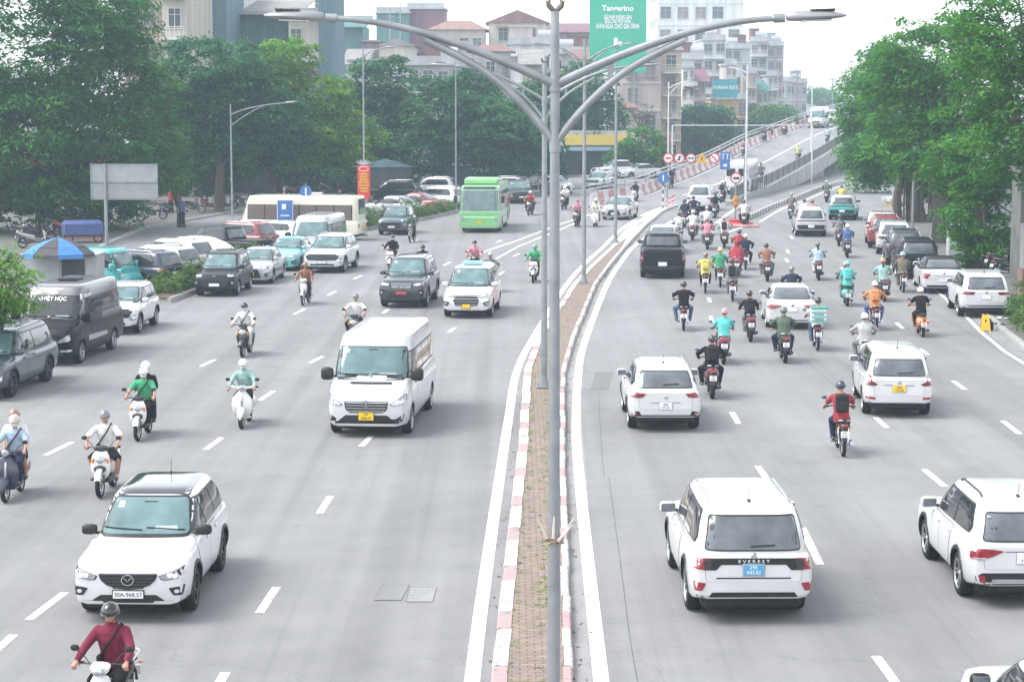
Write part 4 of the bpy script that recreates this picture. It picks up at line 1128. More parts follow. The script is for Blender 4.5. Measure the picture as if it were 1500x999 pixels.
def bike_plate(root, y, z, tl=18):
    m4 = Matrix.Translation((0, y, z)) @ Matrix.Rotation(R(-tl), 4, 'X')
    mb = MB(); mb.box((0, 0, 0), (.19, .012, .14), 0, .004, mat4=m4); o = mb.build('number_plate', M['white'], root)
    mb = MB()
    for zz, wd in ((.032, .10), (-.030, .15)):
        for k in range(4 if zz > 0 else 5):
            n = 4 if zz > 0 else 5; mb.box((-wd / 2 + wd * (k + .5) / n, -.007, zz), (wd / n * .55, .003, .042), mat4=m4)
    mb.build('plate_digits', M['ink'], o)
def make_scooter(nm, label):
    """modern step-through scooter"""
    t = thing(nm, label, 'scooter')
    bike_wheel(t, 'front_wheel', .63, .275, .10, 5); bike_wheel(t, 'rear_wheel', -.62, .275, .12, 5)
    mb = MB()  # leg shield / front apron
    hull(mb, [(.53, .34, .05, .03, -60), (.535, .46, .17, .06, -66), (.54, .60, .205, .06, -68), (.52, .72, .20, .065, -66), (.485, .84, .175, .07, -60), (.44, .93, .12, .05, -50)], 14, 0, 3)
    mb.build('front_apron', M['bike'], t)
    mb = MB(); hull(mb, [(.615, .70, .02, .012, -66), (.625, .765, .10, .02, -64), (.60, .82, .115, .02, -60), (.57, .86, .05, .012, -56)], 10, 0, 2.2); mb.build('headlight', M['lens'], t)
    for s_ in (1, -1):
        mb = MB(); mb.ell((s_ * .15, .58, .76), (.035, .02, .06), 8, 6, m3=Matrix.Rotation(s_ * R(-25), 3, 'Y')); mb.build('indicator', M['amber'], t)
    mb = MB(); hull(mb, [(.60, .50, .03, .012, -70), (.607, .56, .13, .02, -68), (.60, .63, .12, .02, -68), (.595, .66, .03, .012, -66)], 10); mb.build('grille', M['bike2'], t)
    mb = MB()
    pts = [(.63 + .30 * cos(a), .275 + .30 * sin(a)) for a in [R(20 + 12 * k) for k in range(12)]]
    mb.loft([[(-.065, y, z - .01), (-.05, y, z + .02), (0, y, z + .032), (.05, y, z + .02), (.065, y, z - .01)] for y, z in pts], 0, closed=False, caps=False)
    mb.build('front_fender', M['bike'], t)
    mb = MB()
    for s_ in (1, -1): mb.tube([(s_ * .075, .63, .275), (s_ * .075, .55, .55)], .018, 6)
    mb.tube([(0, .57, .5), (0, .47, .95)], .03, 6); mb.build('fork', M['darkalloy'], t)
    mb = MB(); hull(mb, [(.50, .93, .03, .03, -40), (.49, .975, .14, .05, -20), (.43, 1.0, .15, .05, 0), (.37, .99, .08, .03, 10)], 12)
    mb.build('handlebar_cover', M['bike2'], t)
    mb = MB(); mb.tube([(-.34, .33, 1.0), (-.2, .40, 1.0), (0, .43, .985), (.2, .40, 1.0), (.34, .33, 1.0)], .013, 6)
    for s_ in (1, -1): mb.tube([(s_ * .36, .32, 1.0), (s_ * .24, .375, 1.0)], .02, 8, 1); mb.tube([(s_ * .22, .43, 1.0), (s_ * .36, .40, .99)], .006, 5)
    mb.build('handlebar', [M['darkalloy'], M['rubber']], t)
    mirrors(t, 1.0, .40)
    mb = MB(); hull(mb, [(.48, .34, .17, .05), (.3, .30, .17, .04), (.05, .30, .16, .04), (-.05, .34, .15, .06)], 12, 0, 4); mb.build('floorboard', M['bike2'], t)
    mb = MB(); hull(mb, [(.02, .50, .10, .10), (-.05, .54, .15, .17), (-.25, .60, .19, .15), (-.5, .68, .19, .12), (-.72, .76, .15, .09), (-.9, .83, .08, .05), (-.95, .85, .03, .02)], 14, 0, 2.6); mb.build('side_fairing', M['bike'], t)
    mb = MB(); hull(mb, [(.04, .74, .09, .02), (-.02, .76, .13, .04), (-.3, .77, .155, .045), (-.42, .81, .15, .045), (-.68, .85, .12, .035), (-.8, .87, .06, .02)], 12, 0, 2.8); mb.build('seat', M['seat'], t)
    mb = MB(); hull(mb, [(-.90, .78, .05, .03), (-.945, .79, .12, .045), (-.965, .78, .10, .03)], 10); mb.build('taillight', M['red'], t)
    mb = MB()
    for s_ in (1, -1): mb.tube([(s_ * .13, -.62, .87), (s_ * .14, -.86, .93), (s_ * .05, -.93, .94)], .013, 6)
    mb.build('grab_rail', M['satin'], t)
    mb = MB(); hull(mb, [(-.86, .72, .07, .03, 40), (-.95, .58, .085, .02, 50), (-1.0, .42, .08, .015, 60)], 8); mb.build('rear_fender', M['bike2'], t)
    bike_plate(t, -.985, .60)
    mb = MB(); hull(mb, [(-.05, .36, .10, .09), (-.3, .34, .14, .11), (-.62, .29, .12, .08)], 10); mb.box((-.10, -.62, .29), (.04, .2, .1), 0, .02); mb.build('engine', M['darkalloy'], t)
    mb = MB(); mb.tube([(.12, -.28, .24), (.16, -.5, .27), (.17, -.95, .36)], [.02, .05, .055], 8); mb.build('exhaust', M['bike2'], t)
    for s_ in (1, -1):
        mb = MB(); mb.tube([(s_ * .1, -.7, .3), (s_ * .14, -.78, .62)], .025, 6); mb.build('shock_absorber', M['darkalloy'], t)
    return t
def make_vespa(nm, label):
    """classic rounded metal scooter"""
    t = thing(nm, label, 'scooter')
    bike_wheel(t, 'front_wheel', .62, .24, .10, 5); bike_wheel(t, 'rear_wheel', -.58, .24, .11, 5)
    mb = MB(); hull(mb, [(.46, .28, .14, .03, -70), (.50, .40, .24, .035, -74), (.51, .58, .26, .035, -74), (.49, .74, .235, .035, -70), (.45, .86, .13, .04, -64), (.42, .93, .06, .035, -60)], 16, 0, 2.6); mb.build('front_apron', M['bike'], t)
    mb = MB(); hull(mb, [(.545, .46, .015, .02, -74), (.56, .62, .028, .02, -74), (.53, .80, .015, .02, -68)], 8); mb.build('horn_cover', M['chrome'], t)
    mb = MB(); hull(mb, [(.86, .30, .03, .05), (.80, .40, .085, .08), (.64, .46, .10, .08), (.50, .42, .08, .08), (.42, .33, .03, .05)], 12); mb.build('front_fender', M['bike'], t)
    mb = MB(); mb.tube([(0, .62, .24), (0, .55, .5), (0, .43, .95)], .025, 6); mb.build('fork', M['darkalloy'], t)
    mb = MB(); mb.ell((0, .45, .98), (.11, .10, .075), 14, 8); mb.tube([(-.30, .34, 1.0), (-.1, .42, .99), (.1, .42, .99), (.30, .34, 1.0)], .03, 8); mb.build('handlebar_cover', M['bike'], t)
    mb = MB(); mb.lathe([(.001, .03), (.05, .028), (.07, .01), (.075, 0)], (0, .54, .985), 'y', 16); mb.build('headlight', M['lens'], t)
    mb = MB()
    for s_ in (1, -1): mb.tube([(s_ * .38, .31, 1.0), (s_ * .29, .35, 1.0)], .02, 8); mb.tube([(s_ * .24, .42, 1.0), (s_ * .38, .38, .99)], .006, 5)
    mb.build('handlebar', M['rubber'], t)
    mirrors(t, 1.01, .38, .16, .34, .15)
    mb = MB(); hull(mb, [(.46, .27, .18, .04), (.2, .25, .18, .035), (-.05, .28, .15, .05)], 12, 0, 4); mb.build('floorboard', M['bike'], t)
    mb = MB(); hull(mb, [(.0, .45, .09, .10), (-.12, .50, .15, .17), (-.35, .52, .21, .18), (-.6, .52, .225, .17), (-.8, .52, .17, .13), (-.92, .54, .07, .07)], 16, 0, 2.2); mb.build('side_fairing', M['bike'], t)
    mb = MB(); hull(mb, [(.02, .70, .09, .02), (-.05, .73, .12, .04), (-.35, .75, .14, .045), (-.65, .77, .12, .035), (-.74, .76, .06, .02)], 12, 0, 2.8); mb.build('seat', M['seat'], t)
    mb = MB(); mb.ell((0, -.925, .62), (.06, .025, .05)); mb.build('taillight', M['red'], t)
    for s_ in (1, -1): mb = MB(); mb.ell((s_ * .13, -.88, .55), (.025, .02, .04), 8, 6); mb.build('indicator', M['amber'], t)
    mb = MB(); hull(mb, [(-.84, .5, .08, .03, 40), (-.93, .36, .09, .015, 60)], 8); mb.build('rear_fender', M['bike'], t)
    bike_plate(t, -.955, .45, 10)
    mb = MB(); hull(mb, [(-.1, .30, .10, .06), (-.6, .26, .10, .07)], 8); mb.build('engine', M['darkalloy'], t)
    mb = MB(); mb.tube([(.12, -.4, .2), (.15, -.6, .22), (.15, -.86, .26)], [.02, .05, .05], 8); mb.build('exhaust', M['bike2'], t)
    return t
def make_underbone(nm, label):
    """slim spoke-wheeled step-through motorcycle"""
    t = thing(nm, label, 'motorcycle')
    bike_wheel(t, 'front_wheel', .64, .295, .075, 16); bike_wheel(t, 'rear_wheel', -.60, .295, .085, 16)
    mb = MB(); hull(mb, [(.42, .38, .03, .03, -60), (.46, .50, .10, .04, -66), (.50, .62, .14, .05, -66), (.49, .76, .15, .055, -60), (.46, .86, .10, .05, -50)], 12, 0, 2.8)
    for s_ in (1, -1): hull(mb, [(.44, .35, .02, .02)] and [(.40, .36, .012, .05), (.47, .55, .012, .10), (.46, .72, .012, .08)], 8); 
    mb.build('front_apron', M['bike'], t)
    mb = MB()
    pts = [(.64 + .32 * cos(a), .295 + .32 * sin(a)) for a in [R(25 + 12 * k) for k in range(11)]]
    mb.loft([[(-.05, y, z - .02), (-.04, y, z + .01), (0, y, z + .022), (.04, y, z + .01), (.05, y, z - .02)] for y, z in pts], 0, closed=False, caps=False); mb.build('front_fender', M['bike'], t)
    mb = MB()
    for s_ in (1, -1): mb.tube([(s_ * .065, .64, .295), (s_ * .065, .53, .62)], .017, 6)
    mb.tube([(0, .55, .6), (0, .45, .96)], .03, 6); mb.build('fork', M['alloy'], t)
    mb = MB(); hull(mb, [(.56, .90, .04, .03, -50), (.55, .96, .12, .06, -20), (.46, 1.0, .13, .055, 0), (.39, 1.0, .07, .03, 10)], 12); mb.build('handlebar_cover', M['bike'], t)
    mb = MB(); mb.ell((0, .575, .945), (.085, .035, .055), 12, 8); mb.build('headlight', M['lens'], t)
    mb = MB(); mb.tube([(-.33, .34, 1.01), (-.2, .41, 1.01), (.2, .41, 1.01), (.33, .34, 1.01)], .013, 6)
    for s_ in (1, -1): mb.tube([(s_ * .36, .32, 1.01), (s_ * .24, .385, 1.01)], .02, 8, 1); mb.tube([(s_ * .22, .43, 1.01), (s_ * .36, .40, 1.0)], .006, 5)
    mb.build('handlebar', [M['darkalloy'], M['rubber']], t)
    mirrors(t, 1.01, .41)
    mb = MB(); hull(mb, [(.44, .62, .07, .06), (.2, .52, .08, .07), (-.05, .56, .09, .10), (-.3, .62, .12, .11), (-.6, .70, .11, .08), (-.82, .76, .05, .04)], 12); mb.build('side_fairing', M['bike2'], t)
    mb = MB(); hull(mb, [(.0, .73, .08, .02), (-.06, .76, .12, .04), (-.3, .77, .14, .045), (-.65, .81, .12, .04), (-.76, .82, .06, .02)], 12, 0, 2.8); mb.build('seat', M['seat'], t)
    mb = MB(); mb.ell((0, -.85, .74), (.085, .035, .045), 12, 8); mb.build('taillight', M['red'], t)
    for s_ in (1, -1): mb = MB(); mb.ell((s_ * .13, -.83, .70), (.03, .025, .022), 8, 6); mb.build('indicator', M['amber'], t)
    mb = MB()
    for s_ in (1, -1): mb.tube([(s_ * .12, -.5, .80), (s_ * .13, -.8, .86), (s_ * .05, -.87, .87)], .012, 6)
    mb.build('grab_rail', M['satin'], t)
    mb = MB(); hull(mb, [(-.78, .68, .055, .03, 40), (-.90, .54, .06, .015, 55), (-.95, .42, .06, .012, 60)], 8); mb.build('rear_fender', M['bike2'], t)
    bike_plate(t, -.945, .56)
    mb = MB(); hull(mb, [(.20, .34, .07, .07), (.05, .36, .11, .11), (-.2, .35, .10, .09)], 10); mb.tube([(-.22, .04, .25), (.22, .04, .25)], .014, 6); mb.tube([(-.22, -.35, .33), (.22, -.35, .33)], .014, 6); mb.build('engine', M['darkalloy'], t)
    mb = MB(); mb.tube([(.10, .1, .24), (.14, -.2, .24), (.16, -.9, .36)], [.018, .04, .048], 8); mb.build('exhaust', M['satin'], t)
    for s_ in (1, -1):
        mb = MB(); mb.tube([(s_ * .1, -.6, .3), (s_ * .12, -.52, .64)], .022, 6); mb.build('shock_absorber', M['chrome'], t)
    return t

# ---------------------------------------------------------------- people
def remesh(mb, name, mats, parent, vox, smooth_=4):
    me = mb.mesh(name, mats, smooth=True); o = link(name, me)
    a = o.modifiers.new('r', 'REMESH'); a.mode = 'VOXEL'; a.voxel_size = vox; a.use_smooth_shade = True
    b = o.modifiers.new('s', 'SMOOTH'); b.factor = .5; b.iterations = smooth_
    dg = bpy.context.evaluated_depsgraph_get(); me2 = bpy.data.meshes.new_from_object(o.evaluated_get(dg))
    me2.materials.clear()
    for m_ in (mats if isinstance(mats, list) else [mats]): me2.materials.append(m_)
    o.modifiers.clear(); o.data = me2; bpy.data.meshes.remove(me)
    me2.polygons.foreach_set('use_smooth', [True] * len(me2.polygons))
    o.parent = parent
    return o
def limb(mb, pts, rad, seg=10, flat=1.):
    """tapered limb with rounded ends"""
    pts = [Vector(p) for p in pts]; a = (pts[0] - pts[1]).normalized(); b = (pts[-1] - pts[-2]).normalized()
    P = [pts[0] + a * rad[0] * .85, pts[0] + a * rad[0] * .5] + pts + [pts[-1] + b * rad[-1] * .5, pts[-1] + b * rad[-1] * .85]
    Rr = [rad[0] * .45, rad[0] * .85] + list(rad) + [rad[-1] * .85, rad[-1] * .45]
    mb.tube(P, Rr, seg, flat=flat)
def torso(mb, secs, seg=16):
    rings = []
    for (x, y, z, a, b) in secs:
        rings.append([(x + a * math.copysign(abs(cos(t)) ** .85, cos(t)), y + b * sin(t), z) for t in [2 * pi * k / seg for k in range(seg)]])
    mb.loft(rings)
POSES = {
    'ride': dict(hip=(0, -.22, .84), chest=(0, -.13, 1.20), neck=(0, -.09, 1.40), head=(0, -.05, 1.555), sh=(.172, -.10, 1.318), el=(.29, .08, 1.14), ha=(.315, .33, 1.035), hj=(.09, -.18, .83), kn=(.17, .20, .74), an=(.15, .10, .36), toe=(.16, .27, .31)),
    'wide': dict(hip=(0, -.24, .84), chest=(0, -.17, 1.20), neck=(0, -.14, 1.40), head=(0, -.11, 1.555), sh=(.175, -.14, 1.318), el=(.36, .05, 1.15), ha=(.315, .33, 1.035), hj=(.10, -.18, .83), kn=(.28, .16, .72), an=(.22, .04, .36), toe=(.25, .21, .31)),
    'pillion': dict(hip=(0, -.58, .92), chest=(0, -.50, 1.28), neck=(0, -.46, 1.47), head=(0, -.42, 1.645), sh=(.17, -.47, 1.388), el=(.25, -.36, 1.17), ha=(.16, -.18, 1.08), hj=(.10, -.54, .90), kn=(.22, -.14, .80), an=(.21, -.28, .42), toe=(.23, -.12, .37)),
    'stand': dict(hip=(0, 0, .95), chest=(0, .0, 1.25), neck=(0, 0, 1.47), head=(0, .02, 1.63), sh=(.172, 0, 1.388), el=(.25, -.03, 1.13), ha=(.24, .06, .88), hj=(.09, 0, .90), kn=(.11, .02, .50), an=(.11, -.03, .09), toe=(.12, .13, .04)),
}
def mirrorx(p, s_): return Vector((p[0] * s_, p[1], p[2]))
def make_person(pose, label='person riding'):
    q = POSES[pose]; t = thing('person', label, 'person'); V = Vector
    hip, chest, neck, head = V(q['hip']), V(q['chest']), V(q['neck']), V(q['head'])
    mid = hip.lerp(chest, .5)
    b = MB()
    torso(b, [(0, hip.y, hip.z - .09, .13, .10), (0, hip.y, hip.z, .155, .12), (0, mid.y, mid.z, .135, .10), (0, chest.y, chest.z, .16, .11), (0, neck.y, neck.z - .07, .155, .09), (0, neck.y, neck.z - .01, .07, .06)])
    limb(b, [neck + V((0, -.01, -.03)), head + V((0, -.015, -.06))], [.056, .052])
    b.ell(head + V((0, -.005, .015)), (.077, .096, .10), 16, 12); b.ell(head + V((0, .025, -.06)), (.056, .062, .06), 14, 10)
    b.ell(head + V((0, .098, -.022)), (.014, .024, .026), 8, 6)
    b.ell(head + V((0, .082, -.066)), (.026, .012, .010), 8, 6)
    for s_ in (1, -1):
        b.ell(head + V((s_ * .078, -.005, -.015)), (.014, .024, .034), 8, 6)
        sh, el, ha = mirrorx(q['sh'], s_), mirrorx(q['el'], s_), mirrorx(q['ha'], s_)
        limb(b, [sh, sh.lerp(el, .5), el], [.056, .05, .040]); limb(b, [el, el.lerp(ha, .35), ha], [.041, .038, .026])
        hj, kn, an, toe = mirrorx(q['hj'], s_), mirrorx(q['kn'], s_), mirrorx(q['an'], s_), mirrorx(q['toe'], s_)
        limb(b, [hj, hj.lerp(kn, .5), kn], [.085, .075, .054]); limb(b, [kn, kn.lerp(an, .35), an], [.055, .056, .036])
        limb(b, [an + V((0, -.02, -.03)), toe], [.036, .03], flat=.8)
        d = (ha - el).normalized(); side = V((s_, 0, 0)); side = (side - d * side.dot(d)).normalized(); dn = d.cross(side) * s_
        if dn.z > 0: dn = -dn
        pc = ha + d * .05; limb(b, [ha + d * .01, ha + d * .085], [.030, .036], flat=.55)
        grip = pose in ('ride', 'wide')
        for i in range(4):
            f0 = ha + d * (.09 - .004 * abs(i - 1)) + side * (.030 - .020 * i); L1 = [.034, .038, .036, .028][i]
            c1 = .35 if grip else .88; a1 = (d * c1 + dn * (1 - c1 * .8)).normalized(); f1 = f0 + a1 * L1
            a2 = (dn * .95 - d * .35).normalized() if grip else (d * .7 + dn * .6).normalized(); f2 = f1 + a2 * L1 * .75
            a3 = (-d * .9 + dn * .3).normalized() if grip else (d * .4 + dn * .8).normalized(); f3 = f2 + a3 * L1 * .55
            b.tube([f0, f1, f2, f3], [.0105, .010, .009, .0075], 7)
        th0 = ha + d * .03 - side * s_ * 0 + V((-s_ * .028, 0, 0)); th1 = th0 + (d * .6 - V((s_, 0, 0)) * .6 + dn * .3).normalized() * .034; th2 = th1 + (d * .55 + dn * .8).normalized() * .028
        b.tube([th0, th1, th2], [.013, .012, .009], 7)
    bo = remesh(b, 'body', [M['skin'], M['eye']], t, .011, 3)
    ey = [head + V((s_ * .030, .086, .012)) for s_ in (1, -1)]
    for pl_ in bo.data.polygons:
        c_ = V(pl_.center)
        if min((c_ - e).length for e in ey) < .013: pl_.material_index = 1
    # clothes
    for nm, k in (('shirt', .62), ('jacket', 1.)):
        b = MB(); pf = .018 if nm == 'shirt' else .03
        torso(b, [(0, hip.y - .01, hip.z - .10, .165 + pf, .13 + pf), (0, hip.y, hip.z + .02, .16 + pf, .125 + pf), (0, mid.y, mid.z, .15 + pf, .115 + pf), (0, chest.y - .005, chest.z, .175 + pf, .125 + pf), (0, neck.y - .005, neck.z - .085, .205 + pf * .6, .105 + pf * .5), (0, neck.y, neck.z - .045, .165, .088), (0, neck.y + .003, neck.z + .005, .066, .064)])
        for s_ in (1, -1):
            sh, el, ha = mirrorx(q['sh'], s_), mirrorx(q['el'], s_), mirrorx(q['ha'], s_)
            if nm == 'shirt': limb(b, [sh, sh.lerp(el, .45), sh.lerp(el, .78)], [.068, .07, .068])
            else: limb(b, [sh, sh.lerp(el, .5), el], [.068, .066, .058]); limb(b, [el, el.lerp(ha, .4), el.lerp(ha, .93)], [.058, .054, .040])
        if nm == 'jacket': b.lathe([(.06, 0), (.078, .01), (.082, .035), (.07, .045), (.055, .02)], (neck.x, neck.y, neck.z), 'z', 14)
        remesh(b, nm, M['top'], t, .017, 3)
    for nm in ('shorts', 'trousers'):
        b = MB(); torso(b, [(0, hip.y - .01, hip.z - .12, .15, .12), (0, hip.y, hip.z - .03, .178, .142), (0, hip.y + .01, hip.z + .06, .16, .125)])
        for s_ in (1, -1):
            hj, kn, an, toe = mirrorx(q['hj'], s_), mirrorx(q['kn'], s_), mirrorx(q['an'], s_), mirrorx(q['toe'], s_)
            if nm == 'shorts': limb(b, [hj, hj.lerp(kn, .5), hj.lerp(kn, .92)], [.105, .098, .09])
            else: limb(b, [hj, hj.lerp(kn, .5), kn], [.104, .092, .076]); limb(b, [kn, kn.lerp(an, .35), kn.lerp(an, .94)], [.076, .070, .060])
        remesh(b, nm, M['bottom'], t, .017, 3)
    for s_ in (1, -1):
        an, toe = mirrorx(q['an'], s_), mirrorx(q['toe'], s_); b = MB()
        hull_d = (toe - an).normalized(); b.tube([an + V((0, -.055, -.06)), an + V((0, -.02, -.045)), an.lerp(toe, .5) + V((0, .02, -.03)), toe + V((0, .02, -.005)), toe + V((0, .05, -.01))], [.03, .047, .048, .044, .02], 10, flat=.75)
        b.build('shoe', M['shoe'], t)
    # head wear
    b = MB(); rings = []
    for k in range(8):
        a = R(-12) + R(100) * k / 7
        rings.append([tuple(head + V((.115 * cos(a) * cos(u), -.014 + .138 * cos(a) * sin(u), .012 + .132 * sin(a)))) for u in [2 * pi * i / 18 for i in range(18)]])
    b.loft(rings[:-1] + [[tuple(head + V((.01 * cos(u), -.012 + .01 * sin(u), .145))) for u in [2 * pi * i / 18 for i in range(18)]]], caps=True)
    ho = b.build('helmet', M['helmet'], t)
    b = MB(); pts = [R(30 + 12 * k) for k in range(11)]
    b.loft([[tuple(head + V((.100 * cos(a), -.012 + .124 * sin(a), .012))), tuple(head + V((.115 * cos(a), -.012 + .124 * sin(a) + .055 * sin(a) ** 2, .002))), tuple(head + V((.113 * cos(a), -.012 + .124 * sin(a) + .05 * sin(a) ** 2, -.006))), tuple(head + V((.098 * cos(a), -.012 + .118 * sin(a), .002)))] for a in pts])
    b.build('peak', M['helmet'], ho)
    b = MB()
    for s_ in (1, -1): b.tube([head + V((s_ * .085, .0, 0)), head + V((s_ * .075, .02, -.06)), head + V((s_ * .02, .03, -.122))], .006, 5)
    b.build('chin_strap', M['black'], ho)
    b = MB(); rings = []
    for k in range(6):
        z = -.105 + .10 * k / 5; wd = .062 + .020 * sin(pi * k / 5 * .6 + .3)
        rings.append([tuple(head + V((wd * cos(a), .004 + (.098 - .02 * abs(k / 5 - .6)) * sin(a), z))) for a in [R(8 + 16.4 * i) for i in range(11)]])
    b.loft(rings, closed=False, caps=False); b.build('face_mask', M['mask'], t)
    b = MB(); b.ell(head + V((0, -.025, .03)), (.090, .098, .103), 14, 10); b.build('hair', M['hair'], t)
    b = MB(); b.tube([head + V((0, -.10, .0)), head + V((0, -.14, -.08)), head + V((0, -.14, -.2)), head + V((0, -.12, -.32))], [.03, .04, .035, .015], 8); b.build('ponytail', M['hair'], t)
    bk = chest + V((0, -.21, .0)); b = MB()
    b.box(tuple(bk), (.29, .15, .42), 0, .06); b.box(tuple(bk + V((0, -.08, -.07))), (.22, .06, .2), 0, .03)
    o = b.build('backpack', M['bag'], t)
    b = MB()
    for s_ in (1, -1): b.tube([bk + V((s_ * .10, .05, .16)), mirrorx(q['sh'], s_) + V((-s_ * .07, .0, .06)), chest + V((s_ * .115, .165, .05)), chest + V((s_ * .14, .02, -.16))], .018, 6)
    b.build('shoulder_strap', M['bag'], o)
    b = MB(); sh = mirrorx(q['sh'], -1)
    b.tube([neck + V((-.12, -.13, -.08)), neck + V((-.12, -.02, .005)), neck + V((-.10, .10, -.06)), chest + V((-.02, .165, .02)), mid + V((.10, .152, .04)), hip + V((.17, .12, .12)), hip + V((.19, -.06, .1))], .014, 6); b.box(tuple(hip + V((.16, .12, .10))), (.07, .16, .12), 0, .02)
    b.build('cross_body_bag', M['bag'], t)
    b = MB()  # rain poncho over the back and arms
    torso(b, [(0, hip.y - .06, hip.z - .16, .34, .34), (0, hip.y - .03, hip.z + .05, .31, .28), (0, chest.y, chest.z, .27, .20), (0, neck.y, neck.z - .08, .20, .13), (0, neck.y, neck.z + .01, .09, .09)])
    b.ell(head + V((0, -.05, .0)), (.115, .12, .15), 14, 10)
    remesh(b, 'poncho', M['top'], t, .02, 2)
    return t
import numpy as np
# ---------------------------------------------------------------- foliage
def leafmat(name, c1, c2, c3):
    m = bpy.data.materials.new(name); m.use_nodes = True
    t = m.node_tree; N = t.nodes; L = t.links; b = N['Principled BSDF']; b.inputs['Roughness'].default_value = .6; b.inputs['Specular IOR Level'].default_value = .15
    a = N.new('ShaderNodeAttribute'); a.attribute_name = 'tone'
    r = N.new('ShaderNodeValToRGB'); e = r.color_ramp.elements
    e[0].position = .15; e[0].color = (*c1, 1); e[1].position = .9; e[1].color = (*c3, 1); k = e.new(.55); k.color = (*c2, 1)
    L.new(a.outputs['Fac'], r.inputs[0]); L.new(r.outputs[0], b.inputs['Base Color'])
    tr = N.new('ShaderNodeBsdfTranslucent'); L.new(r.outputs[0], tr.inputs[0])
    mx = N.new('ShaderNodeMixShader'); mx.inputs[0].default_value = .42
    L.new(b.outputs[0], mx.inputs[1]); L.new(tr.outputs[0], mx.inputs[2]); L.new(mx.outputs[0], N['Material Output'].inputs[0])
    return m
LEAF = {
    'deep': leafmat('leaves_deep', (.025, .116, .027), (.046, .198, .041), (.116, .300, .044)),
    'mid': leafmat('leaves_mid', (.032, .143, .022), (.068, .246, .032), (.164, .355, .041)),
    'lime': leafmat('leaves_lime', (.062, .192, .017), (.137, .328, .025), (.273, .451, .036)),
    'blue': leafmat('leaves_bluegreen', (.019, .106, .049), (.041, .178, .068), (.095, .260, .068)),
    'hedge': leafmat('hedge_leaves', (.062, .130, .034), (.116, .212, .048), (.205, .287, .068)),
}
BARK = mat('bark', (.09, .075, .06), .9, var=.35, scale=5, bump=.7, bscale=12)
def leaves_mesh(name, centers, rad, per, size, seed, flat=.42, tone_seed=0, droop=.35, narrow=.42):
    """leaf-sized faces gathered in umbrella-shaped sprays around the twig ends"""
    g = np.random.default_rng(seed); n = len(centers); cen = np.array(centers)[:, :3]
    cr = rad * g.uniform(.6, 1.3, n); tone = g.uniform(0, 1, n) * .62 + .1
    zr = cen[:, 2]; out = (zr - zr.min()) / max(1e-6, np.ptp(zr)); tone = tone + .0 * out
    N_ = n * per; ci = np.repeat(np.arange(n), per)
    a = g.uniform(0, 2 * pi, N_); rr = np.sqrt(g.uniform(0, 1, N_)); R_ = cr[ci]
    px = np.cos(a) * rr * R_; py = np.sin(a) * rr * R_; pz = (-(rr ** 2) * droop + g.normal(0, .16, N_)) * R_ * (flat / .42)
    pos = cen[ci] + np.stack([px, py, pz], 1)
    # leaf frame
    dirx = np.stack([np.cos(a) + g.normal(0, .6, N_), np.sin(a) + g.normal(0, .6, N_), -rr * .5 + g.normal(0, .35, N_)], 1)
    dirx /= np.linalg.norm(dirx, axis=1)[:, None]
    up = np.stack([g.normal(0, .45, N_), g.normal(0, .45, N_), np.ones(N_)], 1)
    side = np.cross(dirx, up); side /= np.linalg.norm(side, axis=1)[:, None] + 1e-9
    s = size * g.uniform(.6, 1.35, N_); l_ = s[:, None] * dirx; w_ = (s * narrow)[:, None] * side
    V = np.empty((N_, 4, 3)); V[:, 0] = pos - l_ * .5; V[:, 1] = pos + w_ * .5; V[:, 2] = pos + l_ * .5; V[:, 3] = pos - w_ * .5
    me = bpy.data.meshes.new(name); me.vertices.add(N_ * 4); me.vertices.foreach_set('co', V.reshape(-1))
    me.loops.add(N_ * 4); me.loops.foreach_set('vertex_index', np.arange(N_ * 4)); me.polygons.add(N_)
    me.polygons.foreach_set('loop_start', np.arange(0, N_ * 4, 4)); me.polygons.foreach_set('loop_total', np.full(N_, 4))
    at = me.attributes.new('tone', 'FLOAT', 'FACE'); tv = np.clip(tone[ci] + g.normal(0, .13, N_), 0, 1); at.data.foreach_set('value', tv.astype(np.float32))
    me.update(); me.validate(); return me
def clump_points(lobes, dens, rng_, shell=.62):
    out = []
    for (cx, cy, cz, rx, ry, rz) in lobes:
        n = int(dens * (rx * ry + rx * rz + ry * rz) / 3 * 4 * pi)
        for _ in range(n):
            while True:
                x, y, z = rng_.uniform(-1, 1), rng_.uniform(-1, 1), rng_.uniform(-1, 1); d = sqrt(x * x + y * y + z * z)
                if 0 < d <= 1: break
            k = (shell + (1 - shell) * rng_.random() ** .6) / d
            nz = noise.noise(Vector((x * 1.7 + cx, y * 1.7 + cy, z * 1.7 + cz))) * .28
            k *= 1 + nz
            out.append((cx + x * k * rx, cy + y * k * ry, cz + z * k * rz))
    return out
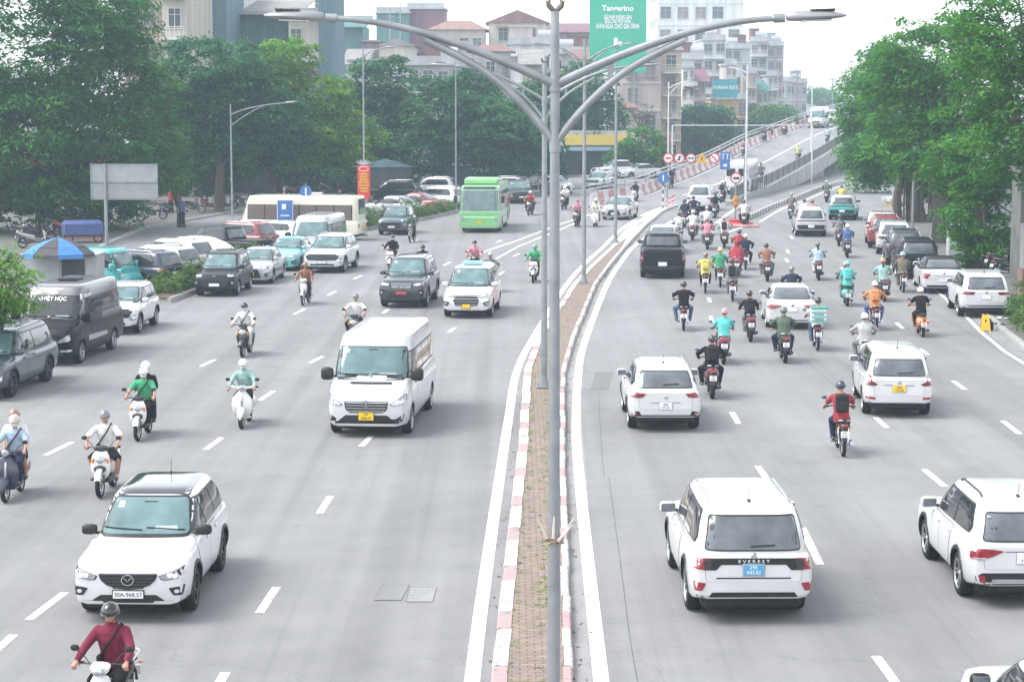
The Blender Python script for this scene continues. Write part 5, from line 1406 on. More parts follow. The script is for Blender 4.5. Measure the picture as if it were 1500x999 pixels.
def tree(name, label, base, lobes, leaf='mid', dens=1.1, per=60, size=.26, rad=.8, seed=1, trunk_r=.22, group=None, bole=None, narrow=.42, z0=0.13, limbs=9, cat='tree'):
    """lobes are given from the base: (dx, dy, z, rx, ry, rz)"""
    t = thing(name, label, cat, (base[0], base[1], z0), 0, group); rg = random.Random(seed)
    pts = clump_points(lobes, dens, rg)
    zmin = min(l[2] - l[5] * .6 for l in lobes); zc = sum(l[2] for l in lobes) / len(lobes); cx = sum(l[0] for l in lobes) / len(lobes); cy = sum(l[1] for l in lobes) / len(lobes)
    mb = MB(); fork = bole or max(1.6, zmin * .85)
    lean = Vector((cx, cy, 0)) * .25
    p0 = [Vector((0, 0, -.2)), Vector((rg.uniform(-.1, .1), rg.uniform(-.1, .1), fork * .4)), lean + Vector((rg.uniform(-.15, .15), rg.uniform(-.1, .1), fork))]
    mb.tube(p0, [trunk_r * 1.35, trunk_r, trunk_r * .82], 10)
    for i in range(limbs):
        q = Vector(rg.choice(pts)); a = p0[-1]; m_ = a.lerp(q, .45) + Vector((rg.uniform(-.4, .4), rg.uniform(-.4, .4), rg.uniform(.2, .8)))
        mb.tube([a - Vector((0, 0, .25)), a.lerp(m_, .5) + Vector((0, 0, .15)), m_, q], [trunk_r * .6, trunk_r * .42, trunk_r * .28, trunk_r * .07], 7)
        for j in range(3):
            r_ = Vector(rg.choice(pts))
            if (r_ - m_).length < 4: mb.tube([m_, m_.lerp(r_, .5) + Vector((0, 0, .2)), r_], [trunk_r * .22, trunk_r * .13, .02], 5)
    mb.build('trunk', BARK, t)
    me = leaves_mesh('crown', pts, rad, per, size, seed, narrow=narrow); me.materials.append(LEAF[leaf]); link('crown', me, t)
    return t
def tree_px(name, label, Y, lobes_px, leaf, seed, base_u=None, depth=1., **k):
    """lobes (u, v, half width, half height[, extra distance]) read off the photo at the distance Y, turned into metres"""
    L_ = []; us = [l[0] for l in lobes_px]
    bu = base_u if base_u is not None else sum(us) / len(us); bx = AT(bu, 140, Y).x
    for l in lobes_px:
        dy = l[4] if len(l) > 4 else 0; p = AT(l[0], l[1], Y + dy); s_ = (Y + dy) / FPX
        L_.append((p.x - bx, dy, p.z, l[2] * s_, min(l[2] * s_ * depth, 5.5), l[3] * s_))
    return tree(name, label, (bx, Y), L_, leaf, seed=seed, **k)
def shrubs(name, label, path, wd, h, leaf='hedge', seed=1, dens=16, size=.2, cat='hedge', z=.1, per=26):
    rg = random.Random(seed); pts = []; P_ = spline(path, .5)
    for a, b in zip(P_, P_[1:]):
        for _ in range(max(1, int(dens * (b - a).length * wd))):
            f = rg.random(); c_ = a.lerp(b, f); hh = h * (.55 + .75 * abs(noise.noise(c_ * .55)) * 2)
            pts.append((c_.x + rg.uniform(-wd, wd) / 2, c_.y + rg.uniform(-.3, .3), z + rg.random() ** .7 * hh))
    me = leaves_mesh('leaves', pts, .26, per, size, seed, flat=.8, narrow=.3); me.materials.append(LEAF[leaf])
    o = link(name, me); tag(o, label, cat); return o

# ---------------------------------------------------------------- buildings
def wallmat(name, col, stripe=0):
    m = bpy.data.materials.new(name); m.use_nodes = True
    t = m.node_tree; N = t.nodes; L = t.links; b = N['Principled BSDF']; b.inputs['Roughness'].default_value = .85
    g = N.new('ShaderNodeNewGeometry')
    mp = N.new('ShaderNodeMapping'); mp.inputs['Scale'].default_value = (.9, .9, .12); L.new(g.outputs['Position'], mp.inputs[0])
    n = N.new('ShaderNodeTexNoise'); n.inputs['Scale'].default_value = 1.; n.inputs['Detail'].default_value = 6; L.new(mp.outputs[0], n.inputs['Vector'])
    r = N.new('ShaderNodeMapRange'); r.inputs[1].default_value = .35; r.inputs[2].default_value = .7; r.inputs[3].default_value = 1.05; r.inputs[4].default_value = .72; L.new(n.outputs[0], r.inputs[0])
    x = N.new('ShaderNodeVectorMath'); x.operation = 'SCALE'; x.inputs[0].default_value = col; L.new(r.outputs[0], x.inputs['Scale'])
    out = x.outputs[0]
    if stripe:
        wv = N.new('ShaderNodeTexWave'); wv.inputs['Scale'].default_value = stripe; wv.bands_direction = 'X'; L.new(g.outputs['Position'], wv.inputs['Vector'])
        r2 = N.new('ShaderNodeMapRange'); r2.inputs[3].default_value = .78; r2.inputs[4].default_value = 1.1; L.new(wv.outputs['Fac'], r2.inputs[0])
        x2 = N.new('ShaderNodeVectorMath'); x2.operation = 'SCALE'; L.new(out, x2.inputs[0]); L.new(r2.outputs[0], x2.inputs['Scale']); out = x2.outputs[0]
        bp = N.new('ShaderNodeBump'); bp.inputs['Strength'].default_value = .5; bp.inputs['Distance'].default_value = .05; L.new(wv.outputs['Fac'], bp.inputs['Height']); L.new(bp.outputs[0], b.inputs['Normal'])
    L.new(out, b.inputs['Base Color']); return m
WL = {k: wallmat('wall_' + k, c) for k, c in dict(tan=(.50, .41, .30), cream=(.62, .57, .48), white=(.68, .68, .67), grey=(.44, .45, .46), pink=(.52, .43, .42), ochre=(.58, .40, .20), brown=(.22, .15, .12), dark=(.06, .065, .07), beige=(.50, .45, .40), pale=(.62, .64, .67), mauve=(.38, .31, .33), blue=(.10, .17, .24)).items()}  # building tints made paler to put distance haze into the colour
WL['tealsheet'] = wallmat('wall_teal_sheet', (.10, .22, .22), 1.6); WL['bluesheet'] = wallmat('wall_blue_sheet', (.15, .25, .31), 1.8); WL['redsheet'] = wallmat('wall_red_sheet', (.25, .13, .12), 1.4); WL['maroonsheet'] = wallmat('wall_maroon_sheet', (.22, .10, .13), 1.4)
WL['orangetile'] = wallmat('roof_orange', (.30, .17, .13), 2.2); WL['greysheet'] = wallmat('roof_grey', (.30, .29, .28), 1.6)
WIN = mat('window_pane', (.05, .065, .08), .15, var=.5, scale=.6); FRM = mat('window_frame', (.5, .5, .48), .6, var=.1)
_wm = {}
def win_meshes(w_, h):
    k = (round(w_, 2), round(h, 2))
    if k not in _wm:
        mb = MB()
        for c, d in (((0, 0, h / 2), (w_ + .16, .16, .09)), ((0, 0, -h / 2), (w_ + .24, .22, .09)), ((-w_ / 2, 0, 0), (.09, .15, h)), ((w_ / 2, 0, 0), (.09, .15, h)), ((0, -.01, 0), (.05, .08, h)), ((0, -.015, h * .18), (w_, .07, .05))): mb.box(c, d)
        a = mb.mesh('window', FRM, False); mb = MB(); mb.box((0, .02, 0), (w_, .05, h)); _wm[k] = (a, mb.mesh('pane', WIN, False))
    return _wm[k]
PANES = [WIN, mat('curtained_pane', (.20, .18, .15), .5, var=.5, scale=.8), mat('dull_pane', (.12, .13, .14), .3, var=.5, scale=.5)]
CAGE = mat('cage_metal', (.30, .29, .28), .7, var=.2); ACW = mat('air_con_white', (.5, .5, .48), .6, var=.2)
_cl = {}
def clutter(t, rg, x, z, w_, h):
    if not _cl:
        mb = MB()
        for k in range(7): mb.box((-.75 + .25 * k, -.45, 0), (.04, .04, 1.7))
        for zz in (-.85, -.3, .3, .85): mb.box((0, -.45, zz), (1.55, .04, .04)); mb.box((-.75, -.22, zz), (.04, .45, .04)); mb.box((.75, -.22, zz), (.04, .45, .04))
        mb.box((0, -.22, -.87), (1.55, .45, .04)); _cl['c'] = mb.mesh('window_cage', CAGE, False)
        mb = MB(); mb.box((0, -.25, 0), (.85, .35, .58)); mb.lathe([(.22, 0), (.22, -.02), (.02, -.02)], (-.1, -.43, 0), 'y', 10); _cl['a'] = mb.mesh('air_conditioner', ACW, False)
        mb = MB(); mb.box((0, -.5, 0), (1.9, 1.0, .05), mat4=Matrix.Rotation(R(14), 4, 'X')); _cl['w'] = mb.mesh('window_awning', WL['redsheet'], False)
    k = rg.random()
    if k < .28: o = link('window_cage', _cl['c'], t, (x, 0, z)); o.scale = (max(.5, w_ / 1.4), 1, max(.6, h / 1.6))
    elif k < .5: link('air_conditioner', _cl['a'], t, (x + w_ * .3, 0, z - h * .5 - .45))
    elif k < .62: link('window_awning', _cl['w'], t, (x, -.05, z + h * .55))
def rooftop(t, rg, w_, depth, H):
    if w_ < 3: return
    x = rg.uniform(-.25, .25) * w_; mb = MB(); mb.box((x, depth * .5, H + 1.2), (min(3.2, w_ * .5), 3, 2.4)); mb.box((x, depth * .5, H + 2.45), (min(3.6, w_ * .58), 3.5, .12)); mb.build('stair_head', WL[rg.choice(('grey', 'pale', 'pink', 'redsheet'))], t, smooth=False)
    mb = MB(); mb.lathe([(.001, -.9), (.6, -.9), (.6, .9), (.001, .9)], (-x + .4, depth * .3, H + 1.4), 'x', 12); mb.build('water_tank', M['satin'], t)
def building(name, label, u0, u1, vtop, Y, depth=12, wall='cream', floors=None, cols=3, ww=1.3, wh=1.5, roof='flat', roofm='greysheet', skip_low=0, balcony=False, base=0., ymul=1., shop=None, band=None, cat='building', group=None, side=None):
    a, b = AT(u0, 140, Y).x, AT(u1, 140, Y).x; z1 = AT(750, vtop, Y).z; w_ = b - a; cx = (a + b) / 2
    t = thing(name, label, cat, (cx, Y, base), 0, group); H = z1 - base; rg = random.Random(int(u0 * 7 + Y))
    if roof == 'flat' and floors: rooftop(t, rg, w_, depth, H)
    mb = MB(); mb.box((0, depth / 2, H / 2), (w_, depth, H)); mb.build('wall', WL[wall], t, smooth=False)
    if roof == 'flat':
        mb = MB(); mb.box((0, depth / 2 - .2, H + .12), (w_ + .4, depth + .5, .25)); mb.box((0, -.1, H + .6), (w_, .15, .7)); mb.build('roof', WL['grey'], t, smooth=False)
    elif roof == 'gable':
        mb = MB(); h = w_ * .22; o_ = .5
        mb.loft([[(-w_ / 2 - o_, -o_, H), (0, -o_, H + h), (w_ / 2 + o_, -o_, H)], [(-w_ / 2 - o_, depth + o_, H), (0, depth + o_, H + h), (w_ / 2 + o_, depth + o_, H)]]); mb.build('roof', WL[roofm], t, smooth=False)
    elif roof == 'hip':
        mb = MB(); h = w_ * .2; o_ = .6
        mb.add([(-w_ / 2 - o_, -o_, H), (w_ / 2 + o_, -o_, H), (w_ / 2 + o_, depth + o_, H), (-w_ / 2 - o_, depth + o_, H), (-w_ * .22, depth / 2, H + h), (w_ * .22, depth / 2, H + h)], [(0, 1, 5, 4), (1, 2, 5), (2, 3, 4, 5), (3, 0, 4), (3, 2, 1, 0)]); mb.build('roof', WL[roofm], t, smooth=False)
    elif roof == 'shed':
        mb = MB(); o_ = .6; mb.loft([[(-w_ / 2 - o_, -1.2, H - .3), (w_ / 2 + o_, -1.2, H - .3), (w_ / 2 + o_, -1.2, H - .2), (-w_ / 2 - o_, -1.2, H - .2)], [(-w_ / 2 - o_, depth, H + 1.6), (w_ / 2 + o_, depth, H + 1.6), (w_ / 2 + o_, depth, H + 1.7), (-w_ / 2 - o_, depth, H + 1.7)]]); mb.build('roof', WL[roofm], t, smooth=False)
    if floors:
        fh = H / floors; me = win_meshes(min(ww, w_ / cols * .7), min(wh, fh * .6)); cnt = 0
        for f in range(skip_low, floors):
            for c in range(cols):
                if cnt >= 95: break
                x = -w_ / 2 + w_ * (c + .5) / cols
                if rg.random() < .08: continue
                zz = fh * (f + .55) + rg.uniform(-.1, .1); x += rg.uniform(-.12, .12)
                o = link('window', me[0], t, (x, -.06, zz)); q = link('pane', me[1], o); q.material_slots[0].link = 'OBJECT'; q.material_slots[0].material = rg.choice(PANES); cnt += 1
                if Y < 400 and cnt < 60: clutter(t, rg, x, zz, ww, wh)
            if balcony and f > 0:
                mb = MB(); mb.box((0, -.6, fh * f), (w_ * .9, 1.2, .16)); mb.box((0, -1.17, fh * f + .95), (w_ * .9, .05, .05))
                n = max(4, int(w_ * .9 / .35))
                for k in range(n + 1): mb.box((-w_ * .45 + w_ * .9 * k / n, -1.17, fh * f + .5), (.04, .04, .9))
                mb.build('balcony', WL['white'], t, smooth=False)
            elif not balcony:
                mb = MB(); mb.box((0, -.05, fh * f), (w_ + .06, .18, .14)); mb.build('string_course', WL['white'], t, smooth=False)
    if side:
        fh = H / side; me = win_meshes(1.2, min(1.5, fh * .55)); s_ = 1 if cx < 0 else -1
        for f in range(1, side):
            for k in range(max(1, int(depth / 4))):
                o = link('window', me[0], t, (s_ * (w_ / 2 + .05), 2 + 4 * k, fh * (f + .5)), (0, 0, s_ * pi / 2)); link('pane', me[1], o)
    if shop:
        col, h0, h1 = shop
        mb = MB(); mb.box((0, -.35, (h0 + h1) / 2), (w_ * .96, .3, h1 - h0)); mb.build('shop_sign', col, t, smooth=False)
        mb = MB(); mb.box((0, -.06, h0 / 2), (w_ * .9, .1, h0 * .95)); mb.build('shopfront', mat('shop_interior', (.05, .05, .055), .4, var=.6, scale=.7), t, smooth=False)
        mb = MB(); mb.loft([[(-w_ / 2, 0, h0), (w_ / 2, 0, h0), (w_ / 2, 0, h0 - .08), (-w_ / 2, 0, h0 - .08)], [(-w_ / 2, -1.8, h0 - .5), (w_ / 2, -1.8, h0 - .5), (w_ / 2, -1.8, h0 - .56), (-w_ / 2, -1.8, h0 - .56)]]); mb.build('awning', WL['blue'], t, smooth=False)
    return t

# ---------------------------------------------------------------- street furniture
def lamp_head(par, p, d, L_=.62, sc=1.):
    """LED lantern: flattened body with cooling fins, pointing along d"""
    d = Vector(d).normalized(); a = atan2(d.y, d.x); m4 = Matrix.Translation(p) @ Matrix.Rotation(a, 4, 'Z') @ Matrix.Rotation(-math.asin(d.z), 4, 'Y')
    mb = MB(); rings = []
    for x, hy, hz in ((0, .05, .05), (.03, .07, .07), (.12, .10, .08), (.3, .135, .075), (.52, .13, .062), (.66, .09, .04), (.73, .03, .015)):
        rings.append([tuple(m4 @ Vector((x * sc, hy * sc * cos(t), hz * sc * sin(t) * (1 if sin(t) > 0 else .6)))) for t in [2 * pi * k / 14 for k in range(14)]])
    mb.loft(rings); o = mb.build('lantern', mat('lantern_grey', (.27, .28, .29), .45, .3, var=.08), par)
    mb = MB()
    for k in range(11): mb.box(((.30 + .028 * k) * sc, 0, .075 * sc), (.009 * sc, .17 * sc, .035 * sc), mat4=m4)
    mb.build('cooling_fins', M['black'], o)
    mb = MB(); mb.box((.36 * sc, 0, -.045 * sc), (.36 * sc, .17 * sc, .02 * sc), mat4=m4, bev=.005); mb.build('diffuser', M['lens'], o)
def double_lamp(label, x, y, top, j1, j2, tip, span, rad=(.085, .06), group='double-armed lamps along the median', arms_r=.05, low=.52, finial=True, hz=None, strut=.4, base=.15, sc=1., clutter=False):
    t = thing('street_lamp', label, 'street lamp', (x, y, base), 0, group)
    b = base
    mb = MB(); mb.tube([(0, 0, 0), (0, 0, (top - b) * .5), (0, 0, top - b)], [rad[0], (rad[0] + rad[1]) / 2, rad[1]], 16)
    for z in ((top - b) * .52, j2 - b - .02, j1 - b, ): mb.lathe([(rad[1] * 1.0, -.09), (rad[1] * 1.3, -.08), (rad[1] * 1.3, .08), (rad[1] * 1.0, .09)], (0, 0, z), 'z', 16)
    mb.build('pole', M['steel'], t)
    mb = MB(); mb.box((0, 0, .03), (.42, .42, .03), 0, .01)
    for sx in (1, -1):
        for sy in (1, -1): mb.tube([(sx * .16, sy * .16, .03), (sx * .16, sy * .16, .1)], .02, 6)
    mb.tube([(0, 0, .03), (0, 0, .32)], [rad[0] * 1.5, rad[0] * 1.05], 12); mb.build('base_plate', M['steel'], t)
    for s_ in (1, -1):
        mb = MB(); P_ = bez([(0, 0, j1 - b), (s_ * span * .33, 0, j1 - b + (tip - j1) * .52), (s_ * span * .66, 0, tip - b - (tip - j1) * .04), (s_ * span, 0, tip - b)], 12)
        mb.tube(P_, [arms_r * (1 - .35 * k / 12) for k in range(13)], 10); o = mb.build('arm', M['steel'], t)
        Q = bez([(0, 0, j2 - b), (s_ * span * low * .45, 0, j2 - b + (tip - j2) * .55), (s_ * span * low * .72, 0, tip - b - (tip - j1) * .66), (s_ * span * low * 1.13, 0, tip - b - (tip - j1) * .33)], 12)
        mb = MB(); mb.tube(Q, arms_r * .86, 10); mb.build('brace_arm', M['steel'], t)
        mb = MB(); k = 4; a_ = P_[3]; c_ = min(Q, key=lambda q: abs(q.x - a_.x)); mb.box(((a_.x + c_.x) / 2, 0, (a_.z + c_.z) / 2), (.07, .03, abs(a_.z - c_.z) + .05)); mb.build('strut', M['steel'], o)
        d = (P_[-1] - P_[-2]).normalized(); d = Vector((d.x, 0, d.z * (1 if hz is None else hz)))
        mb = MB(); mb.tube([P_[-1] - d * .03, P_[-1] + d * .10], arms_r * 1.0, 10); mb.ell(P_[-1] + d * .02, (.09 * sc, .06 * sc, .055 * sc)); mb.build('bracket', M['steel'], o)
        lamp_head(o, P_[-1] + d * .12, d, sc=sc)
    if finial:
        mb = MB()
        for s_ in (1, -1): mb.tube([(0, 0, top - b), (s_ * .03, 0, top - b + .02), (s_ * .07, 0, top - b + .06), (s_ * .085, 0, top - b + .11), (s_ * .05, 0, top - b + .13)], [.02, .03, .034, .028, .008], 8)
        mb.build('finial', mat('weathered_bronze', (.16, .14, .12), .6, .3), t)
    return t
def single_lamp(label, x, y, top, arm, s_=1, r=.06, group='single street lamps beside the road', rise=.5, white=False, base=0.):
    m_ = mat('white_steel', (.62, .63, .64), .5, .2) if white else M['steel']
    t = thing('street_lamp', label, 'street lamp', (x, y, base), 0, group)
    mb = MB(); mb.tube([(0, 0, 0), (0, 0, top)], [r, r * .6], 10); mb.build('pole', m_, t)
    mb = MB(); mb.box((0, 0, .1), (.34, .34, .2), 0, .03); mb.build('base_plate', m_, t)
    mb = MB(); P_ = bez([(0, 0, top - .55), (s_ * arm * .3, 0, top - .55 + rise * .9), (s_ * arm * .6, 0, top - .4 + rise * .9), (s_ * arm, 0, top - .35 + rise)], 8); mb.tube(P_, r * .5, 8)
    Q = bez([(0, 0, top - 1.15), (s_ * arm * .2, 0, top - .7), (s_ * arm * .45, 0, P_[4].z - .1), (s_ * arm * .62, 0, P_[5].z - .02)], 8); mb.tube(Q, r * .4, 8); o = mb.build('arm', m_, t)
    lamp_head(o, P_[-1], (s_, 0, .12), sc=.9)
    return t
def disc_sign(par, nm, p, r, face, ring=None, n=20, d=-1):
    mb = MB(); f = lambda k, yy: [(p[0] + cos(2 * pi * i / n + pi / n) * r * k, p[1] + yy, p[2] + sin(2 * pi * i / n + pi / n) * r * k) for i in range(n)]
    mb.loft([f(1, 0), f(1, d * .03)]); o = mb.build(nm, ring or face, par, smooth=False)
    if ring: mb = MB(); mb.loft([f(.78, d * .03), f(.78, d * .036)]); mb.build('sign_face', face, o, smooth=False)
    return o
SIGNRED = mat('sign_red', (.55, .04, .05), .5, var=.08); SIGNWHITE = mat('sign_white', (.72, .72, .72), .5, var=.05); SIGNBLUE = mat('sign_blue', (.05, .16, .42), .5, var=.08); SIGNYEL = mat('sign_amber', (.75, .42, .05), .5, var=.08)
# ================================================================ placing things
def slope(Y): return math.atan((deckz(Y + 4) - deckz(Y - 4)) / 8)
def put(root, px, side, oncoming, hd=None, deck=False, wd=None, wbl=None):
    """stand a vehicle so that its near outer wheel touches the ground at the photo position px"""
    if deck: X, Y = GD(*px); z = deckz(Y) + .012
    else: X, Y = G(*px); z = .004
    h = R(heading(Y) if hd is None else hd)
    d = Vector((sin(h), cos(h))) * (-1 if oncoming else 1)
    p = root['_dim'] if '_dim' in root else (wd, wbl)
    W2, wb = p[0] / 2 - .02, p[1]
    if oncoming: lx, ly = -side * W2, wb / 2
    else: lx, ly = side * W2, -wb / 2
    rx = Vector((d.y, -d.x))
    c_ = Vector((X, Y)) - rx * lx - d * ly
    rz = atan2(-d.x, d.y)
    if deck: z = deckz(c_.y) + .012
    root.location = (c_.x, c_.y, z); root.rotation_euler = (slope(c_.y) * (-1 if oncoming else 1) if deck else 0, 0, rz)
    return root
def dims(root, p):
    root['_dim'] = (p['W'], p['wb']); return root
def car(nm, label, cat, p, px, side, oncoming, hd=None, deck=False, group=None):
    r = dims(make_car(nm, label, cat, p, group), p); put(r, px, side, oncoming, hd, deck); return r
def at_xy(root, x, y, ang, z=.004):
    """ang: compass heading in degrees, 0 = away from the camera, clockwise"""
    h = R(ang); root.location = (x, y, z); root.rotation_euler = (0, 0, -h); return root

# ---------------- oncoming carriageway
MZ = suv(WHITE, W=1.84, H=1.70, wb=2.70, foh=.94, roh=.90, r=.36, tumble=.72, r1=.50, hood=1.03, belt=1.08, nose=.16, wsl=.92, clad=.40, over=dict(front=FR_MAZDA, mirrormat=M['black'], rim=(5, True), rimmat=M['darkalloy'], extra=(lambda K: K['P']('sunroof', [rnd([(-.56, -1.55), (.56, -1.55), (.60, .12), (-.60, .12)], .1)], 't', M['glass'], .006, .12),)))
MZ['rails'] = None
car('suv', 'white compact suv with black glass roof and black mirrors in the left foreground', 'suv', MZ, (289, 893), 1, True, 1)
VAN = vanp(paint('van_white', (.54, .545, .56)), W=2.0, H=2.38, wb=3.75, foh=.93, roh=1.05, belt=1.36, panel=False, over=dict(front=FR_VAN, handle=WHITE))
VAN['rear'] = None
def van_vent(K): K['P']('hood_vent', [[(-.55, 1.245), (.45, 1.245), (.45, 1.275), (-.55, 1.275)]], 'f', M['black'], .02)
VAN['extra'] = (van_vent,)
vr = car('passenger_van', 'white high-roof passenger van with black mirrors and yellow plate in the middle lane', 'van', VAN, (604, 634), 1, True, 5)
FT = suv(GREY, W=1.855, H=1.83, wb=2.745, foh=.95, roh=1.1, r=.385, belt=1.16, hood=1.14, tumble=.72, clad=.5, nose=.3, over=dict(front=FR_BIGSUV))
car('suv', 'dark grey large suv with red plate following the white van', 'suv', FT, (627, 449), 1, True, 5.5)
def roofsign(K):
    mb = MB(); mb.box((0, -.15, K['zt'] + .07), (.75, .22, .15), 0, .03); o = mb.build('roof_sign', mat('taxi_sign', (.30, .55, .62), .4), K['root'])
IN = suv(WHITE, W=1.83, H=1.795, wb=2.75, foh=.92, roh=1.06, r=.33, belt=1.08, hood=1.0, wsb=1.25, wsl=.95, tumble=.74, nose=.26, clad=0, r0=.02, r1=.28, rails=False, over=dict(front=FR_MPV, extra=(roofsign,), rails=None))
t_ = car('taxi', 'white and pink minivan taxi with roof sign and yellow plate', 'taxi', IN, (722, 464), 1, True, 5)
PINKP = paint('taxi_pink', (.60, .22, .26))
for o in list(t_.children_recursive):
    if o.name.startswith('door_skin'): o.data.materials.clear(); o.data.materials.append(PINKP)
# green city bus
def bus_front(K):
    P, W2, root = K['P'], K['W2'], K['root']
    P('front_panel', [rnd([(-W2 * .97, .62), (W2 * .97, .62), (W2 * .96, 1.22), (-W2 * .96, 1.22)], .1)], 'f', GREENB, .01, .15)
    P('stripe', [[(-W2 * .9, .92), (W2 * .9, .92), (W2 * .9, .97), (-W2 * .9, .97)]], 'f', M['wink'], .018, .15)
    K['mir']('headlight', [rnd([(W2 * .70, .70), (W2 * .92, .74), (W2 * .90, .98), (W2 * .74, .94)], .05)], 'f', M['lens'], .02)
    P('bumper', [rnd([(-W2 * .97, .30), (W2 * .97, .30), (W2 * .97, .58), (-W2 * .97, .58)], .05)], 'f', paint('bus_green_light', (.24, .55, .22)), .012, .15)
    P('windscreen', [rnd([(-W2 * .90, 1.32), (W2 * .90, 1.32), (W2 * .88, 2.52), (-W2 * .88, 2.52)], .09)], 'f', M['shield'], .012, .12)
    P('destination_board', [rnd([(-W2 * .8, 2.60), (W2 * .8, 2.60), (W2 * .78, 2.74), (-W2 * .78, 2.74)], .03)], 'f', M['glass'], .012, .12)
    plate(K, 'f', .62, 'yellow', '', .4, .12)
    for s_ in (1, -1):
        mb = MB(); mb.tube([(s_ * W2 * .92, K['yF'] - .05, 2.5), (s_ * (W2 + .16), K['yF'] + .12, 2.45), (s_ * (W2 + .2), K['yF'] + .14, 2.2)], .02, 6); mb.box((s_ * (W2 + .2), K['yF'] + .14, 2.0), (.2, .1, .42), 0, .04); mb.build('side_mirror', M['black'], root)
        mb = MB(); mb.tube([(s_ * .1, K['yF'] + .03, 1.38), (s_ * .65, K['yF'] + .03, 1.45)], .012, 5); mb.build('wiper', M['black'], root)
    mb = MB(); mb.box((0, 1.9, K['zt'] + .17), (2.0, 2.3, .42), 0, .16); mb.build('gas_tank_cover', paint('bus_green_light', (.24, .55, .22)), root)
    mb = MB(); mb.box((0, -2.2, K['zt'] + .08), (1.7, 1.6, .22), 0, .08); mb.build('air_conditioner', WHITE, root)
def busp(col, L_=9.0, W=2.42, H=2.86, wb=4.6, foh=1.9, belt=1.25, win=(1.32, 2.42), nwin=6):
    yR = -(wb / 2 + (L_ - wb - foh)); yF0 = wb / 2 + foh
    def top(yF, yR_): return [(yR_, belt), (yF, belt)]
    def side(yF, yR_):
        a, b = yF - .55, yR_ + .35; L1 = (a - b) / nwin
        return [(a + .05, win[0]), (a + .05, win[1]), (b, win[1]), (b, win[0])], [[(a - i * L1, win[0] + .03), (a - i * L1, win[1] - .03), (a - (i + 1) * L1 + .07, win[1] - .03), (a - (i + 1) * L1 + .07, win[0] + .03)] for i in range(nwin)]
    cab = dict(f0=yF0 - .0, f1=yF0 - .16, r0=yR + .01, r1=yR + .05, w0=W / 2 * .995, w1=W / 2 * .95, z0=belt - .03, z1=H - .08, n=14, rp=1, bow=.01, rc=.06)
    return dict(W=W, wb=wb, foh=foh, roh=L_ - wb - foh, r=.46, tw=.26, gc=.28, zbr=.36, zbf=.30, top=top, cab=cab, paint=col, side=side, doors=None, wind=None, rear=(W / 2 * .7, W / 2 * .68, 1.5, 2.3), mirror=(50, 0), clad=0, boxy=True, ftaper=(.03, .3), rtaper=(.02, .2), crown=0, rim=(8, False), rimmat=M['satin'])
BUS = busp(paint('bus_body_green', (.28, .50, .30))); BUS['front'] = bus_front
car('city_bus', 'green and white single-deck city bus with a roof tank in the left carriageway', 'bus', BUS, (735, 339), 1, True, 4)
DS = suv(paint('dark_teal', (.06, .10, .12), .3), W=1.76, H=1.62, wb=2.6, foh=.85, roh=.8, r=.33, belt=1.02, hood=.98, over=dict(front=FR_VELOZ))
car('suv', 'dark teal small suv rounding the hedge beside a motorbike', 'suv', DS, (598, 344), 1, True, 6)
TU = suv(WHITE, W=1.86, H=1.665, wb=2.75, foh=.9, roh=.95, r=.36, belt=1.06, hood=1.0, nose=.34, over=dict(front=FR_TUCSON))
car('suv', 'white suv with wide dark grille ahead of the silver van', 'suv', TU, (506, 399), 1, True, 7)
TX = sedan(LTEAL, over=dict(front=FR_SED))
car('sedan', 'teal sedan between the silver sedan and the white suv', 'sedan', TX, (441, 396), 1, True, 7)
car('sedan', 'silver sedan with yellow plate behind the black minivan', 'sedan', sedan(SILVER, W=1.72, over=dict(front=FR_SEDY)), (401, 415), 1, True, 3)
VZ = suv(paint('black_grey', (.018, .022, .026), .3), W=1.75, H=1.70, wb=2.75, foh=.82, roh=.86, r=.33, belt=1.05, hood=.98, wsb=1.18, wsl=.85, r0=.02, r1=.28, nose=.2, clad=.36, over=dict(front=FR_VELOZ))
car('minivan', 'black minivan with white plate beside the kerb of the hedge', 'minivan', VZ, (350, 433), 1, True, 3)
SM = suv(WHITE, W=1.74, H=1.60, wb=2.52, foh=.78, roh=.74, r=.33, belt=1.0, hood=.97, over=dict(front=FR_TUCSON, rimmat=M['satin']))
car('suv', 'white small suv parked between the black van and the hedge', 'suv', SM, (206, 488), 1, True, 3)
def bvan_marks(K):
    P, W2, root = K['P'], K['W2'], K['root']
    hh, nn, *_ = K['bvh'].ray_cast(Vector((0, 12, 1.98)), Vector((0, -1, 0)))
    me = text_mesh('NHIỆT HỌC', .17, M['wink'], .003, True); q = link('lettering', me, root, (0, hh.y + .065, 1.94), (pi / 2 - R(28), 0, pi))
    mb = MB(); mb.ell((0, hh.y - .05, 2.10), (.17, .03, .07), 16, 8); mb.build('emblem', M['wink'], root)
    hx, nn, *_ = K['bvh'].ray_cast(Vector((-4, 1.0, 2.0)), Vector((1, 0, 0)))
    me = text_mesh('LIMOUSINE', .14, M['wink'], .003, True); link('lettering', me, root, (hx.x - .02, .75, 2.0), (pi / 2, 0, -pi / 2))
    mb = MB(); mb.lathe([(.001, -.015), (.10, -.015), (.10, 0)], (hx.x + .0, 1.35, 2.0), 'x', 18); mb.build('emblem', M['wink'], root)
    P_ = [(-.9, .62), (1.0, .62), (1.05, .80), (-.85, .74)]
    mb = MB(); patch(mb, K['bvh'], P_, 'x-', .01, .12); mb.build('side_stripe', M['satin'], root)
    mb = MB(); mb.box((0, -.4, K['zt'] + .04), (.6, .7, .1), 0, .04); mb.build('roof_vent', M['black'], root)
